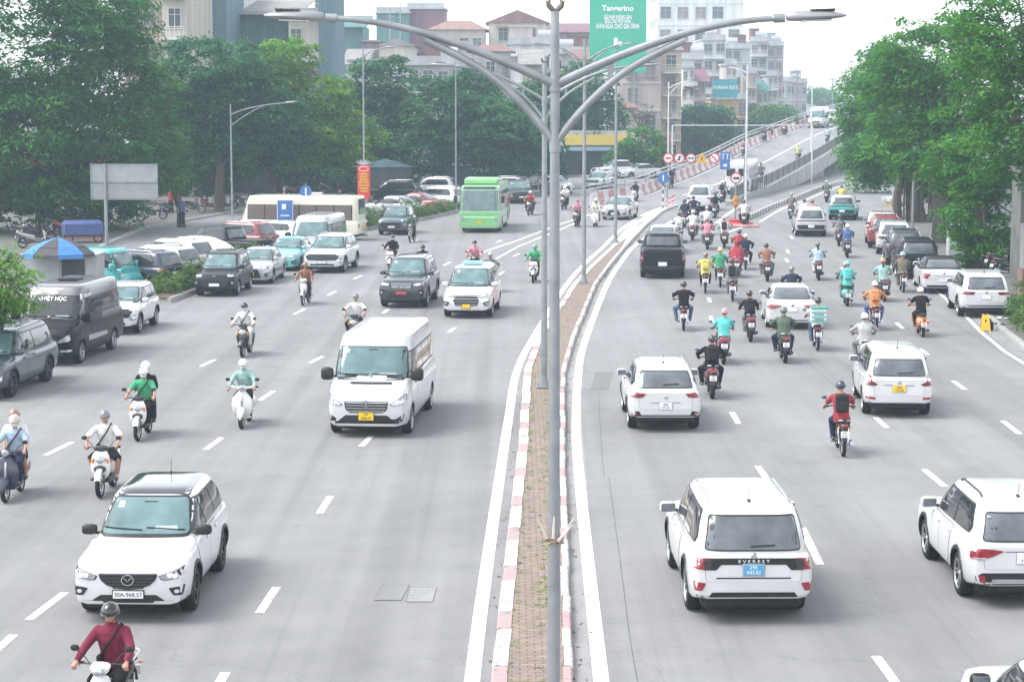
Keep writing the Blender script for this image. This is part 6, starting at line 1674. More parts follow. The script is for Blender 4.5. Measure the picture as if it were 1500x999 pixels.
BV = vanp(BLACKP, W=2.0, H=2.36, wb=3.3, foh=.95, roh=1.1, belt=1.36, over=dict(front=FR_BVAN, extra=(bvan_marks,), mirrormat=BLACKP, roofpaint=paint('roof_grey', (.12, .12, .125)), wglass=M['glass'], rimmat=M['alloy']))  # grey roof colour paints sky reflection onto the black van
car('passenger_van', 'black passenger van with white lettering parked by the left pavement', 'van', BV, (121, 532), 1, True, 6)
CV = suv(paint('blue_grey', (.045, .065, .085), .35), W=1.98, H=1.74, wb=3.09, foh=.95, roh=1.1, r=.365, belt=1.08, hood=1.03, wsb=1.35, r0=.02, r1=.34, over=dict(front=FR_TUCSON, rimmat=M['darkalloy']))
car('minivan', 'slate blue minivan parked nearest on the left edge', 'minivan', CV, (21, 582), 1, True, 5)
# silver van, minibus
SV = vanp(SILVER, W=1.98, H=2.25, wb=3.2, foh=.9, roh=1.0, belt=1.22, over=dict(front=FR_BVAN))
car('passenger_van', 'silver van waiting behind the white suv at the junction', 'van', SV, (482, 384), 1, True, 9)
def mini_side(K):
    plate(K, 'r', .75, 'yellow', '', .4, .16)
    for s_ in (1, -1):
        K['P']('taillight', [rnd([(s_ * .78, .75), (s_ * .95, .75), (s_ * .95, .95), (s_ * .78, .95)], .02)], 'r', M['red'], .015)
    P = K['P']; W2 = K['W2']
    P('windscreen', [rnd([(-W2 * .88, 1.15), (W2 * .88, 1.15), (W2 * .84, 2.05), (-W2 * .84, 2.05)], .1)], 'f', M['shield'], .012, .12)
    mb = MB(); patch(mb, K['bvh'], [(-3.1, .78), (3.2, .78), (3.2, .86), (-3.1, .86)], 'x+', .008, .2); patch(mb, K['bvh'], [(-3.1, .78), (3.2, .78), (3.2, .86), (-3.1, .86)], 'x-', .008, .2); mb.build('stripe', paint('gold', (.40, .30, .12)), K['root'])
    mb = MB(); mb.box((0, -1.2, K['zt'] + .05), (.8, .6, .14), 0, .05); mb.build('roof_vent', WHITE, K['root'])
CT = mat('curtain', (.15, .11, .105), .8, var=.4, scale=14)
MBP = busp(CREAM, 6.99, 2.03, 2.56, 3.9, 1.1, 1.08, (1.16, 2.0), 6); MBP['r'] = .38; MBP['extra'] = (mini_side,); MBP['cab']['f1'] = MBP['cab']['f0'] - .5; MBP['cab']['n'] = 9; MBP['sglass'] = CT
mbus = dims(make_car('minibus', 'cream minibus with curtained windows crossing behind the hedge', 'minibus', MBP), MBP)
at_xy(mbus, -12.3, 116.5, -79)
# parked row, noses to the left
PK = [('suv', 'navy suv parked nose-in beside the teal truck', suv(paint('navy', (.03, .04, .07), .3), H=1.66, over=dict(back=BK_GEN)), -16.0, 86.5, -58),
      ('suv', 'white suv with rear wiper parked between the navy suv and the white-roofed one', suv(WHITE, H=1.66, over=dict(back=BK_GEN)), -15.7, 89.4, -58),
      ('suv', 'white-roofed suv parked against the covered car', suv(WHITE, H=1.72, W=1.86, over=dict(back=BK_HRV)), -15.6, 92.6, -58),
      ('suv', 'dark red suv parked nose-in before the cream minibus', suv(MAROON, H=1.72, W=1.88, over=dict(back=BK_GEN)), -14.3, 105.2, -62),
      ('hatchback', 'white hatchback parked behind the blue and red banner', suv(WHITE, H=1.50, W=1.7, wb=2.5, foh=.8, roh=.6, r=.3, belt=.95, rails=False, over=dict(back=BK_GEN, rails=None)), -12.6, 109.5, -60),
      ('suv', 'white suv parked just behind the red banner pole', suv(WHITE, H=1.70, over=dict(back=BK_XPANDER)), -10.6, 127.5, -12),
      ('sedan', 'silver sedan parked between the banner and the red car', sedan(SILVER, over=dict(back=BK_SED)), -8.2, 137.5, -60),
      ('sedan', 'bright red sedan parked in the row behind the hedge', sedan(REDP, over=dict(back=BK_SED)), -6.9, 141.5, -62),
      ('suv', 'white suv parked right after the red sedan', suv(WHITE, H=1.66, over=dict(back=BK_GEN)), -5.6, 146.5, -62),
      ('sedan', 'grey sedan parked at the far end of the hedge row', sedan(GREY, over=dict(back=BK_SED)), -4.3, 151.5, -62)]
for a_, b_, c_, d_ in ((-2.6, 158, -64, 'white'), (-.9, 165, -66, 'grey'), (-9.2, 157, -70, 'black'), (-6.5, 163, -72, 'silver')):
    PK.append(('suv', {'white': 'white suv parked level with the front of the green bus', 'grey': 'pale grey suv parked half hidden by the green bus', 'black': 'black suv in the second row beyond the red sedan', 'silver': 'silver suv in the second row beyond the grey sedan', 'brown': 'brown suv on the pavement side behind the dark red one', 'cream': 'cream suv beyond the cream minibus'}[d_], suv({'white': WHITE, 'grey': SILVER, 'black': BLACKP, 'silver': SILVER, 'brown': paint('brown', (.10, .06, .045)), 'cream': CREAM}[d_], H=1.68, over=dict(back=BK_GEN)), a_, b_, c_))
tmpl = {}
for nm, lb, p, x, y, a in PK:
    r = make_car(nm, lb, nm, p, 'cars parked in a row behind the hedges'); at_xy(r, x, y, a); tmpl[lb] = r
# pickup truck parked nose-in, dark
def truck_bed(K):
    mb = MB(); y0, y1 = K['yR'] + .08, K['yR'] + 1.5; W2 = K['W2']
    mb.box((0, (y0 + y1) / 2, K['p']['bedz'] + .012), (W2 * 1.72, y1 - y0, .05), 0, .02); mb.build('bed_cover', M['black'], K['root'])
def pickup(col, back=None, front=None, **k):
    W, wb, H = k.get('W', 1.9), k.get('wb', 3.2), k.get('H', 1.82); yR = -(wb / 2 + 1.15); bz = k.get('belt', 1.14)
    p = suv(col, W=W, wb=wb, H=H, roh=1.15, foh=.95, r=k.get('r', .40), belt=bz, hood=bz - .02, wsb=wb / 2 - .35, rails=False)
    p['top'] = lambda yF, yR_: [(yR_, bz - .04), (yR_ + .05, bz - .0), (wb / 2 - .4, bz), (wb / 2 - .2, bz - .03), (yF - .4, bz - .1), (yF - .1, bz - .16), (yF, bz - .4)]
    p['cab'].update(r0=yR + 1.5, r1=yR + 1.72); p['bedz'] = bz; p['rear'] = (W * .36, W * .33, bz + .12, H - .17); p['rails'] = None; p['extra'] = (truck_bed,); p['antenna'] = None; p['rwiper'] = False
    w0 = wb / 2 - .35
    def side(yF, yR_):
        zt = H - .12; zb_ = bz + .03; e = yR + 1.78
        return [(w0, zb_), (w0 - .75, zt), (e, zt), (e - .15, zb_)], [[(w0 - .12, zb_ + .03), (w0 - .78, zt - .03), (w0 - 1.0, zt - .03), (w0 - 1.0, zb_ + .03)], [(w0 - 1.06, zb_ + .03), (w0 - 1.06, zt - .03), (e + .06, zt - .03), (e - .08, zb_ + .03)]]
    p['side'] = side; p['back'] = back; p['front'] = front; p['clad'] = .42; return p
r = make_car('pickup_truck', 'black pickup parked nose-in beside the covered car', 'pickup', pickup(BLACKP, BK_GEN)); at_xy(r, -14.4, 100.3, -60)
# car under a white cover
t = thing('covered_car', 'parked car under a loose white cover beside the hedge', 'covered car', (-15.0, 96.2, .004), R(60))
b = MB()
for y, z, a, h in ():
    pass
hull(b, [(-2.2, .42, .70, .38), (-2.0, .55, .86, .55), (-1.2, .72, .93, .78), (-.2, .76, .94, .84), (.6, .72, .93, .78), (1.2, .55, .92, .56), (2.0, .45, .86, .44), (2.25, .36, .7, .32)], 26, 0, 3.2)
o = b.build('cover', mat('cover_cloth', (.62, .62, .60), .7, var=.12, scale=2, bump=.8, bscale=5), t)
sb = o.modifiers.new('s', 'SUBSURF'); sb.levels = 2; sb.render_levels = 2
tx = bpy.data.textures.new('folds', 'CLOUDS'); tx.noise_scale = .35; dm = o.modifiers.new('d', 'DISPLACE'); dm.texture = tx; dm.strength = .12
b = MB(); b.lathe([(.20, -.1), (.31, -.1), (.33, 0), (.31, .1), (.2, .1)], (.8, -1.35, .33), 'x', 20); b.lathe([(.20, -.1), (.31, -.1), (.33, 0), (.31, .1), (.2, .1)], (.8, 1.35, .33), 'x', 20); b.build('tyre', M['rubber'], t)
# teal light truck with an open side
def pv_front(K):
    K['mir']('headlight', [rnd([(K['W2'] * .66, .72), (K['W2'] * .92, .74), (K['W2'] * .9, .92), (K['W2'] * .7, .9)], .03)], 'f', M['lens'], .014)
TP = paint('truck_teal', (.06, .40, .40))
TT = vanp(TP, W=1.66, H=1.88, wb=2.6, foh=.55, roh=.6, belt=1.08, wsf=.25, wsl=.42, panel=True, zt=1.68, over=dict(front=pv_front)); TT['r'] = .29; TT['rear'] = None; TT['wind'] = (.70, .64, 1.12, 1.66); TT['mirrormat'] = TP
at_xy(make_car('light_truck', 'turquoise light van behind the white small suv, beside the umbrella stall', 'van', TT), -17.3, 85.0, 112)
# silver sedan at the foot of the ramp
car('sedan', 'silver sedan coming off the flyover ahead of the scooters', 'sedan', sedan(paint('champagne', (.40, .38, .37), .4), W=1.8, over=dict(front=FR_SED)), (922, 322), 1, True, 14)
# far left junction cars
FARC = [((757, 298), 170, 'suv', 'dark suv waiting behind the green bus', suv(GREY, over=dict(front=FR_TUCSON))), ((815, 284), 160, 'sedan', 'white sedan near the lamp behind the green bus', sedan(WHITE, over=dict(front=FR_SED))),
        ((878, 277), 200, 'hatchback', 'pale green hatchback parked in front of the yellow-signed shop', suv(paint('mint', (.45, .55, .5)), H=1.5, W=1.7, wb=2.5, rails=False, over=dict(front=FR_TUCSON, rails=None))),
        ((905, 262), 250, 'pickup_truck', 'white pickup parked by the shop with the yellow sign', pickup(WHITE, BK_GEN, FR_BIGSUV)), ((935, 262), 240, 'sedan', 'white sedan parked right of the white pickup', sedan(WHITE, over=dict(front=FR_SED))),
        ((776, 278), 255, 'suv', 'white suv parked sideways behind the dark suv', suv(WHITE))]
for px, a, nm, lb, p in FARC:
    r = make_car(nm, lb, nm.replace('_truck', ''), p); x, y = G(*px); at_xy(r, x, y + 1, a)

# ---------------- outbound carriageway
EV = suv(WHITE, W=1.925, H=1.84, wb=2.9, foh=.9, roh=1.11, r=.39, belt=1.13, hood=1.12, tumble=.75, r0=.02, r1=.36, qw=.30, clad=.42, rw=(1.18, 1.66), over=dict(back=BK_EVEREST, rim=(6, True), mirror=(1.16, .78, 1.12)))
EV['rear'] = (.73, .64, 1.19, 1.66); EV['zbr'] = .43; EV['mirrormat'] = WHITE
car('suv', 'white large suv with blue plate and black tail strip driving away in the foreground', 'suv', EV, (1003, 891), -1, False, -1)
HR = suv(WHITE, W=1.79, H=1.61, wb=2.61, foh=.85, roh=.87, r=.345, belt=1.02, hood=1.0, r1=.62, r0=.06, rp=1.0, tumble=.70, clad=.40, rw=(1.10, 1.43), over=dict(back=BK_HRV))
HR['rear'] = (.66, .56, 1.09, 1.43); HR['zbr'] = .38
car('suv', 'white suv with black bumper corners passing the square road patch', 'suv', HR, (919, 626), -1, False, 0)
XP = suv(WHITE, W=1.75, H=1.73, wb=2.775, foh=.8, roh=.92, r=.34, belt=1.05, hood=1.0, wsb=1.15, r0=.03, r1=.42, tumble=.72, clad=0, rails=False, rw=(1.10, 1.48), over=dict(back=BK_XPANDER, rails=None))
XP['rear'] = (.65, .56, 1.10, 1.47)
car('minivan', 'white minivan with yellow plate and l-shaped tail lights', 'minivan', XP, (1262, 605), -1, False, 5)
OU = suv(WHITE, W=1.81, H=1.71, wb=2.67, foh=.98, roh=1.02, r=.365, belt=1.06, hood=1.03, r0=.03, r1=.42, tumble=.73, clad=.38, rw=(1.10, 1.50), over=dict(back=BK_OUTL, rim=(5, True), mirror=(1.10, .72, 1.12), railmat=M['black']))
OU['rear'] = (.67, .58, 1.11, 1.50); OU['cladmat'] = M['satin'] if False else M['black']
car('suv', 'white suv with chrome side step and white plate at the right edge', 'suv', OU, (1401, 871), -1, False, 0)
r = dims(make_car('sedan', 'white car cut off by the bottom right corner', 'car', MZ), MZ); r.location = (6.55, 23.2, .004)
car('sedan', 'white sedan with wide red tail lights among the motorbikes', 'sedan', sedan(WHITE, W=1.82, H=1.46, wb=2.7, over=dict(back=BK_SED)), (1121, 479), -1, False, 4)
BP = pickup(paint('pickup_black', (.010, .013, .016)), BK_SILV, None, W=2.02, wb=3.6, H=1.95, belt=1.30, r=.42)
car('pickup_truck', 'black full-size pickup driving away beside the median', 'pickup', BP, (938, 406), -1, False, 4)
car('sedan', 'white sedan just ahead of the black pickup', 'sedan', sedan(WHITE, over=dict(back=BK_SED)), (946, 372), -1, False, 8)
car('suv', 'white suv entering the foot of the flyover', 'suv', suv(WHITE, W=1.855, H=1.83, wb=2.745, belt=1.14, over=dict(back=BK_GEN)), (1007, 309), -1, False, 12)
VF = suv(paint('silver_white', (.55, .56, .57), .2), W=1.83, H=1.66, wb=2.8, belt=1.04, rails=False, over=dict(back=BK_VF, rails=None))
car('suv', 'silver suv with black lower half following the turquoise one', 'suv', VF, (1164, 346), -1, False, 5)
VF2 = suv(paint('turquoise', (.05, .42, .40)), W=1.83, H=1.62, wb=2.7, belt=1.04, rails=False, over=dict(back=BK_VF, rails=None)); VF2['roofpaint'] = WHITE
car('suv', 'turquoise suv with pale roof on the lower road', 'suv', VF2, (1214, 322), -1, False, 12)
car('suv', 'white suv parked right behind the yellow caution stand', 'suv', suv(WHITE, W=1.89, H=1.64, wb=2.87, r=.37, belt=1.04, r1=.5, clad=.36, over=dict(back=BK_GLC)), (1402, 463), -1, False, 5)
car('sedan', 'white sedan with dark roof parked in front of the white suv', 'sedan', sedan(WHITE, W=1.81, H=1.44, wb=2.84, over=dict(back=BK_MERC, roofpaint=BLACKP)), (1347, 428), -1, False, 6)
BKQ = suv(BLACKP, W=1.95, H=1.76, wb=2.9, r=.39, belt=1.12, over=dict(back=BK_GEN))
car('suv', 'black suv with long white plate parked on the right', 'suv', BKQ, (1311, 407), -1, False, 7)
car('suv', 'grey suv parked ahead of the black one', 'suv', suv(GREY, W=1.86, H=1.72, over=dict(back=BK_GEN)), (1296, 388), -1, False, 8)
car('suv', 'white suv with dark rear window parked between grey and red cars', 'suv', suv(WHITE, W=1.84, H=1.68, over=dict(back=BK_GEN)), (1283, 372), -1, False, 9)
car('suv', 'dark red suv parked under the trees on the right', 'suv', suv(MAROON, W=1.86, H=1.75, over=dict(back=BK_GEN)), (1271, 363), -1, False, 10)
car('suv', 'pale suv at the far end of the right parked row', 'suv', suv(paint('pale_pink', (.55, .42, .42)), H=1.74, over=dict(back=BK_GEN)), (1267, 356), -1, False, 11)
# flyover traffic
FV = vanp(SILVER, W=1.98, H=2.3, wb=3.2, foh=.9, roh=1.0, over=dict(front=FR_VAN))
car('passenger_van', 'silver van descending from the crest of the flyover', 'van', FV, (1208, 188), 1, True, 17, True)
car('sedan', 'pinkish white sedan behind the van near the flyover crest', 'sedan', sedan(paint('rose_white', (.62, .52, .50)), over=dict(front=FR_SED)), (1227, 181), 1, True, 18, True)
def box_rear(K):
    P = K['P']
    for s_ in (1, -1): P('rear_door_window', [rnd([(s_ * .12, 1.5), (s_ * .84, 1.5), (s_ * .84, 2.1), (s_ * .12, 2.1)], .04)], 'r', M['glass'], .01)
    for s_ in (1, -1): P('taillight', [rnd([(s_ * .86, .8), (s_ * .97, .8), (s_ * .97, 1.1), (s_ * .86, 1.1)], .02)], 'r', M['red'], .012)
    plate(K, 'r', .9, 'white', '', .34, .16)
BT = busp(WHITE, 6.2, 2.0, 2.6, 3.6, 1.1, 1.15, (1.3, 2.1), 5); BT['rear'] = None; BT['extra'] = (box_rear,); BT['r'] = .38
car('minibus', 'white minibus with two rear windows climbing the flyover behind the round sign', 'minibus', BT, (1065, 284), -1, False, 14, True)

# ================================================================ riders
T_SC = make_scooter('scooter', 'scooter'); T_VE = make_vespa('scooter', 'scooter'); T_UB = make_underbone('motorcycle', 'motorcycle')
T_P = {k: make_person(k) for k in POSES}
_mc = {}
def var(base, col, rough=None):
    k = (base, col)
    if k not in _mc:
        s_ = bpy.data.materials[{'top': 'cloth_top', 'bottom': 'cloth_bottom', 'helmet': 'helmet_shell', 'bike': 'paint_bike_body', 'bag': 'bag_fabric', 'shoe': 'shoe', 'seat': 'seat_vinyl', 'bike2': 'bike_plastic'}[base]]
        m = s_.copy(); m.name = base + '_coloured'; c_ = srgb(col)
        for n in m.node_tree.nodes:
            if n.type == 'VECT_MATH' and n.operation == 'SCALE': n.inputs[0].default_value = c_[:3]
        _mc[k] = m
    return _mc[k]
COL = dict(white=(.680, .680, .672), black=(.010, .010, .012), navy=(.020, .025, .053), blue=(.072, .120, .264), jeans=(.081, .129, .209), grey=(.161, .165, .169), lgrey=(.381, .389, .389), red=(.313, .041, .057), maroon=(.174, .024, .050), pink=(.565, .245, .293), green=(.051, .243, .131), grab=(.066, .354, .178), mint=(.287, .447, .399), teal=(.104, .472, .440), olive=(.095, .127, .095), brown=(.205, .125, .101), rust=(.274, .130, .090), tan=(.364, .284, .220), yellow=(.599, .543, .143), lime=(.503, .583, .199), orange=(.586, .242, .098), lblue=(.380, .476, .588), beige=(.487, .423, .359), camo=(.156, .140, .108), cream=(.612, .580, .500), darkred=(.140, .024, .036))
def rider(px, on, bike='s', bc='black', top='black', bot='black', hel='black', label='', wear=('jacket',), pose='ride', v_head=None, deck=False, pil=None, hd=None, bl=None, bag='black', grp=True, extra_bk=None, y_off=0.):
    """px: where the near wheel meets the road; v_head instead when the foot of the bike is hidden (helmet top)"""
    if v_head is not None: X, Y = G(px[0], v_head, 1.73)
    elif deck: X, Y = GD(*px)
    else:
        X, Y = G(*px)
        Y += .60
    h = R((heading(Y) if hd is None else hd)); d = Vector((sin(h), cos(h))) * (-1 if on else 1); rz = atan2(-d.x, d.y); z = (deckz(Y) + .012) if deck else .004
    rx = (slope(Y) * (-1 if on else 1)) if deck else 0
    T = {'s': T_SC, 'v': T_VE, 'u': T_UB}[bike]
    rm = {'paint_bike_body': var('bike', COL[bc])}
    kind = {'s': 'scooter', 'v': 'rounded scooter', 'u': 'motorcycle'}[bike]
    bw = bc if bc not in ('lgrey', 'darkred', 'mint') else {'lgrey': 'silver', 'darkred': 'dark red', 'mint': 'pale green'}[bc]
    b = dup(T, (X, Y, z), rz, bl or ('%s %s of %s' % (bw, kind, label)), 'motorbikes on the road', rm, rx)
    ps = [(pose, top, bot, hel, wear, label, bag)]
    if pil: ps.append(('pillion',) + pil)
    for i, (po, tp, bo, he, we, lb, bg_) in enumerate(ps):
        allp = {'shirt', 'jacket', 'shorts', 'trousers', 'helmet', 'face_mask', 'hair', 'ponytail', 'backpack', 'cross_body_bag', 'poncho'}
        keep = set(we)
        if not keep & {'shirt', 'jacket', 'poncho'}: keep.add('jacket')
        if not keep & {'shorts', 'trousers'}: keep.add('trousers')
        if 'nohelmet' not in keep: keep.add('helmet')
        keep.add('hair')
        rmp = {'cloth_top': var('top', COL[tp]), 'cloth_bottom': var('bottom', COL[bo]), 'helmet_shell': var('helmet', COL[he]), 'bag_fabric': var('bag', COL[bg_])}
        o = dup(T_P[po], (X, Y, z), rz, lb, 'riders on motorbikes', rmp, rx, skip=allp - keep)
        g_ = random.Random(hash(round(X * 7 + Y * 3 + i, 2))); o.rotation_euler = (rx + g_.uniform(-.035, .03), g_.uniform(-.035, .035), rz + g_.uniform(-.05, .05)); o.scale = (g_.uniform(.97, 1.05),) * 2 + (g_.uniform(.975, 1.01),)
    return b
# ---- oncoming riders (label text says what singles each one out)
rider((162, 0), 1, 'u', 'white', 'maroon', 'black', 'black', 'rider in maroon hooded jacket and black helmet at the bottom left', ('jacket', 'trousers', 'cross_body_bag'), v_head=879, hd=6)
rider((148, 729), 1, 's', 'white', 'white', 'black', 'grey', 'rider in white t-shirt and shorts with a grey cap', ('shirt', 'shorts', 'cross_body_bag'), 'wide')
rider((203, 646), 1, 's', 'white', 'grab', 'black', 'white', 'rider in green vest carrying a helmeted passenger', ('shirt', 'face_mask', 'trousers', 'cross_body_bag'), pil=('black', 'navy', 'white', ('jacket', 'face_mask'), 'passenger in black behind the green-vested rider', 'black'))
rider((355, 628), 1, 'v', 'white', 'mint', 'black', 'white', 'rider in pale mint shirt and white helmet', ('jacket', 'shorts', 'face_mask'))
rider((357, 524), 1, 's', 'black', 'white', 'white', 'black', 'rider all in white on a black scooter with black helmet', ('jacket', 'face_mask', 'cross_body_bag'))
rider((9, 736), 1, 'v', 'navy', 'lblue', 'navy', 'beige', 'rider in light blue shirt and beige helmet at the left edge', ('shirt', 'face_mask', 'cross_body_bag'), pil=('white', 'navy', 'rust', ('shirt', 'shorts'), 'passenger in white shirt and orange-brown helmet at the left edge', 'black'))
rider((446, 448), 1, 'u', 'white', 'rust', 'black', 'brown', 'rider in rust brown jacket on a white motorcycle', ('jacket',))
rider((521, 0), 1, 's', 'black', 'white', 'black', 'grey', 'rider in white shirt half hidden behind the white van', ('shirt',), 'wide', v_head=428)
rider((573, 398), 1, 's', 'white', 'black', 'black', 'black', 'masked rider in black left of the dark grey suv', ('jacket', 'face_mask'))
rider((619, 0), 1, 's', 'white', 'black', 'black', 'black', 'rider in black just above the dark grey suv roof', ('jacket',), 'wide', v_head=356)
rider((603, 356), 1, 'u', 'olive', 'olive', 'black', 'lgrey', 'rider in dark green beside the dark teal suv', ('jacket',))
rider((696, 0), 1, 'u', 'black', 'pink', 'black', 'black', 'rider in pale pink shirt behind the taxi', ('jacket', 'face_mask'), v_head=351)
rider((718, 0), 1, 's', 'red', 'grey', 'grey', 'lgrey', 'rider in grey jacket on a red scooter behind the taxi', ('jacket',), 'wide', v_head=367)
rider((783, 415), 1, 's', 'white', 'grab', 'black', 'grab', 'rider in bright green jacket and green helmet beside the median pole', ('jacket',))
rider((777, 316), 1, 's', 'black', 'red', 'black', 'white', 'rider under a red rain poncho right of the green bus', ('poncho',), 'wide')
rider((827, 308), 1, 's', 'black', 'white', 'black', 'white', 'rider in white shirt with a passenger left of the lamp poles', ('shirt',), pil=('white', 'black', 'white', ('jacket',), 'passenger in white at the left of the ramp foot', 'black'))
rider((846, 333), 1, 's', 'black', 'pink', 'black', 'red', 'rider in coral red hooded jacket near the ramp foot', ('jacket', 'face_mask'))
rider((873, 333), 1, 'v', 'white', 'cream', 'tan', 'brown', 'rider in cream beside the silver sedan', ('jacket',), pil=('white', 'grey', 'white', ('jacket',), 'passenger in white beside the silver sedan', 'black'))
rider((931, 298), 1, 's', 'white', 'black', 'black', 'black', 'rider in black on a white scooter beside the chequered barrier', ('jacket',), hd=14)
rider((983, 276), 1, 'u', 'black', 'navy', 'navy', 'pink', 'rider in navy passing the blue arrow sign', ('jacket',), hd=15, deck=True)
rider((1090, 229), 1, 's', 'black', 'pink', 'black', 'black', 'rider in faded red beside the white lamp pole on the flyover', ('jacket',), deck=True)
rider((1120, 208), 1, 's', 'black', 'grey', 'black', 'black', 'rider in dark grey, nearer of a close pair on the flyover', ('jacket',), deck=True)
rider((1129, 203), 1, 's', 'black', 'lgrey', 'black', 'black', 'rider in light grey, farther of a close pair on the flyover', ('jacket',), deck=True)
rider((1150, 198), 1, 's', 'black', 'pink', 'black', 'black', 'rider in dusty pink in the middle of the flyover', ('jacket', 'backpack'), deck=True)
rider((1166, 189), 1, 's', 'black', 'grey', 'black', 'black', 'rider in grey nearest the silver van on the flyover', ('jacket',), deck=True)
# ---- riders going away
rider((1237, 669), 0, 'u', 'black', 'red', 'navy', 'navy', 'rider in red shirt with black backpack beside the white minivan', ('shirt', 'backpack'), hd=3)
rider((1044, 584), 0, 's', 'darkred', 'black', 'black', 'black', 'rider in bulky black jacket with backpack beside the white suv', ('jacket', 'backpack'), 'wide')
rider((1061, 534), 0, 's', 'red', 'teal', 'black', 'pink', 'rider in bright turquoise jacket and pinkish helmet', ('jacket',))
rider((1003, 485), 0, 'u', 'black', 'black', 'jeans', 'black', 'rider in black shirt and blue jeans nearest the median', ('shirt',), 'wide')
rider((1101, 501), 0, 's', 'darkred', 'black', 'grey', 'black', 'rider with black backpack left of the white sedan', ('jacket', 'backpack'))
rider((1151, 532), 0, 's', 'black', 'olive', 'navy', 'olive', 'rider in olive shirt and olive helmet behind the white sedan', ('jacket',), 'wide')
dl = rider((1199, 514), 0, 'u', 'black', 'white', 'jeans', 'black', 'delivery rider in white behind a green and white box', ('shirt',))
rider((1268, 0), 0, 's', 'white', 'lgrey', 'grey', 'white', 'rider in light grey with white helmet just ahead of the white minivan', ('jacket',), 'wide', v_head=455)
rider((1285, 484), 0, 'u', 'darkred', 'orange', 'blue', 'white', 'rider in orange and blue jacket with white helmet', ('jacket', 'backpack'), 'wide', bag='orange')
rider((1353, 494), 0, 'v', 'orange', 'black', 'black', 'white', 'rider in black shirt and white helmet on an orange scooter', ('shirt',))
rider((1243, 449), 0, 'v', 'teal', 'grey', 'grey', 'pink', 'rider with pink helmet carrying a turquoise passenger', ('jacket',), pil=('teal', 'grey', 'teal', ('jacket', 'backpack'), 'passenger in turquoise vest and turquoise helmet', 'teal'))
rider((1297, 442), 0, 's', 'black', 'mint', 'grey', 'orange', 'rider in mint shirt and orange helmet near the parked black suv', ('jacket', 'ponytail'), 'wide')
rider((1325, 429), 0, 'u', 'darkred', 'camo', 'camo', 'mint', 'rider in camouflage behind the parked black suv', ('jacket',))
rider((1201, 411), 0, 's', 'darkred', 'lblue', 'white', 'olive', 'rider with ponytail and pale vest in the middle lane', ('jacket', 'ponytail'))
rider((1126, 413), 0, 's', 'black', 'rust', 'grey', 'black', 'rider in reddish brown shirt in the middle lane', ('shirt',), 'wide')
rider((1161, 0), 0, 's', 'black', 'navy', 'navy', 'grey', 'rider with navy backpack just ahead of the white sedan', ('jacket', 'backpack'), 'wide', v_head=387, bag='navy')
rider((1243, 378), 0, 's', 'black', 'blue', 'grey', 'white', 'rider in blue jacket and white helmet behind a dark-clad one', ('jacket',))
rider((1231, 361), 0, 's', 'black', 'grey', 'grey', 'black', 'rider in dark grey ahead of the blue-jacketed one', ('jacket',))
rider((1160, 321), 0, 's', 'black', 'grey', 'grey', 'tan', 'rider in slate shirt with tan helmet on the lower road', ('shirt',))
rider((1179, 0), 0, 's', 'lgrey', 'white', 'black', 'black', 'rider in white just ahead of the silver suv', ('shirt',), 'wide', v_head=290)
rider((1191, 0), 0, 's', 'black', 'pink', 'pink', 'maroon', 'rider in pink ahead of the silver suv', ('jacket',), 'wide', v_head=292)
rider((1213, 297), 0, 's', 'black', 'olive', 'black', 'lgrey', 'rider in dark green left of the turquoise suv', ('jacket',))
rider((1233, 0), 0, 's', 'black', 'yellow', 'black', 'black', 'rider in yellow just ahead of the turquoise suv', ('jacket',), 'wide', v_head=270)
rider((1035, 430), 0, 'u', 'darkred', 'yellow', 'black', 'brown', 'rider in yellow vest with dark helmet beside the black pickup', ('shirt', 'backpack'), bag='yellow')
rider((1057, 421), 0, 'u', 'black', 'green', 'black', 'lime', 'rider in dark green shirt with a green helmet', ('jacket',))
rider((1075, 442), 0, 'u', 'black', 'grey', 'grey', 'black', 'rider with white collar and dark backpack behind the red jackets', ('jacket', 'backpack'))
rider((1081, 407), 0, 's', 'pink', 'red', 'black', 'pink', 'rider in red jacket and pink helmet, nearer of the two in red', ('poncho',))
rider((1094, 396), 0, 'u', 'black', 'navy', 'black', 'white', 'rider in navy jacket right of the two in red', ('jacket',), 'wide')
rider((1083, 388), 0, 's', 'darkred', 'red', 'black', 'black', 'rider in red and black helmet, farther of the two in red', ('jacket',))
rider((1038, 366), 0, 's', 'black', 'pink', 'grey', 'grey', 'rider in pink shirt right of the white sedan', ('jacket',), 'wide')
rider((1063, 364), 0, 's', 'black', 'white', 'black', 'pink', 'rider in white with black backpack right of the pink shirt', ('jacket', 'backpack'))
rider((1016, 353), 0, 's', 'red', 'white', 'grey', 'white', 'rider in white on a red-tailed scooter right of the white sedan', ('jacket',), 'wide')
rider((995, 356), 0, 's', 'black', 'white', 'black', 'black', 'rider in black and white nearest the white sedan roof', ('jacket', 'backpack'), bag='white')
rider((1004, 334), 0, 's', 'black', 'lime', 'navy', 'black', 'rider in lime shirt with a navy-clad passenger', ('jacket',), pil=('navy', 'navy', 'navy', ('jacket',), 'passenger in navy behind the lime shirt', 'black'))
rider((1037, 345), 0, 's', 'black', 'white', 'black', 'lgrey', 'rider in white and grey behind the ramp-foot suv', ('jacket',), 'wide')
rider((1049, 320), 0, 's', 'black', 'black', 'black', 'black', 'rider in black just right of the ramp-foot suv', ('jacket', 'ponytail'))
rider((1060, 298), 0, 's', 'black', 'grey', 'black', 'white', 'rider in grey with white helmet behind the minibus', ('jacket', 'backpack'))
rider((1092, 333), 0, 's', 'black', 'white', 'black', 'black', 'rider in white shirt right of the signal post', ('shirt',), 'wide')
rider((1071, 289), 0, 's', 'black', 'yellow', 'black', 'black', 'rider in yellow under the round red sign', ('jacket', 'backpack'))
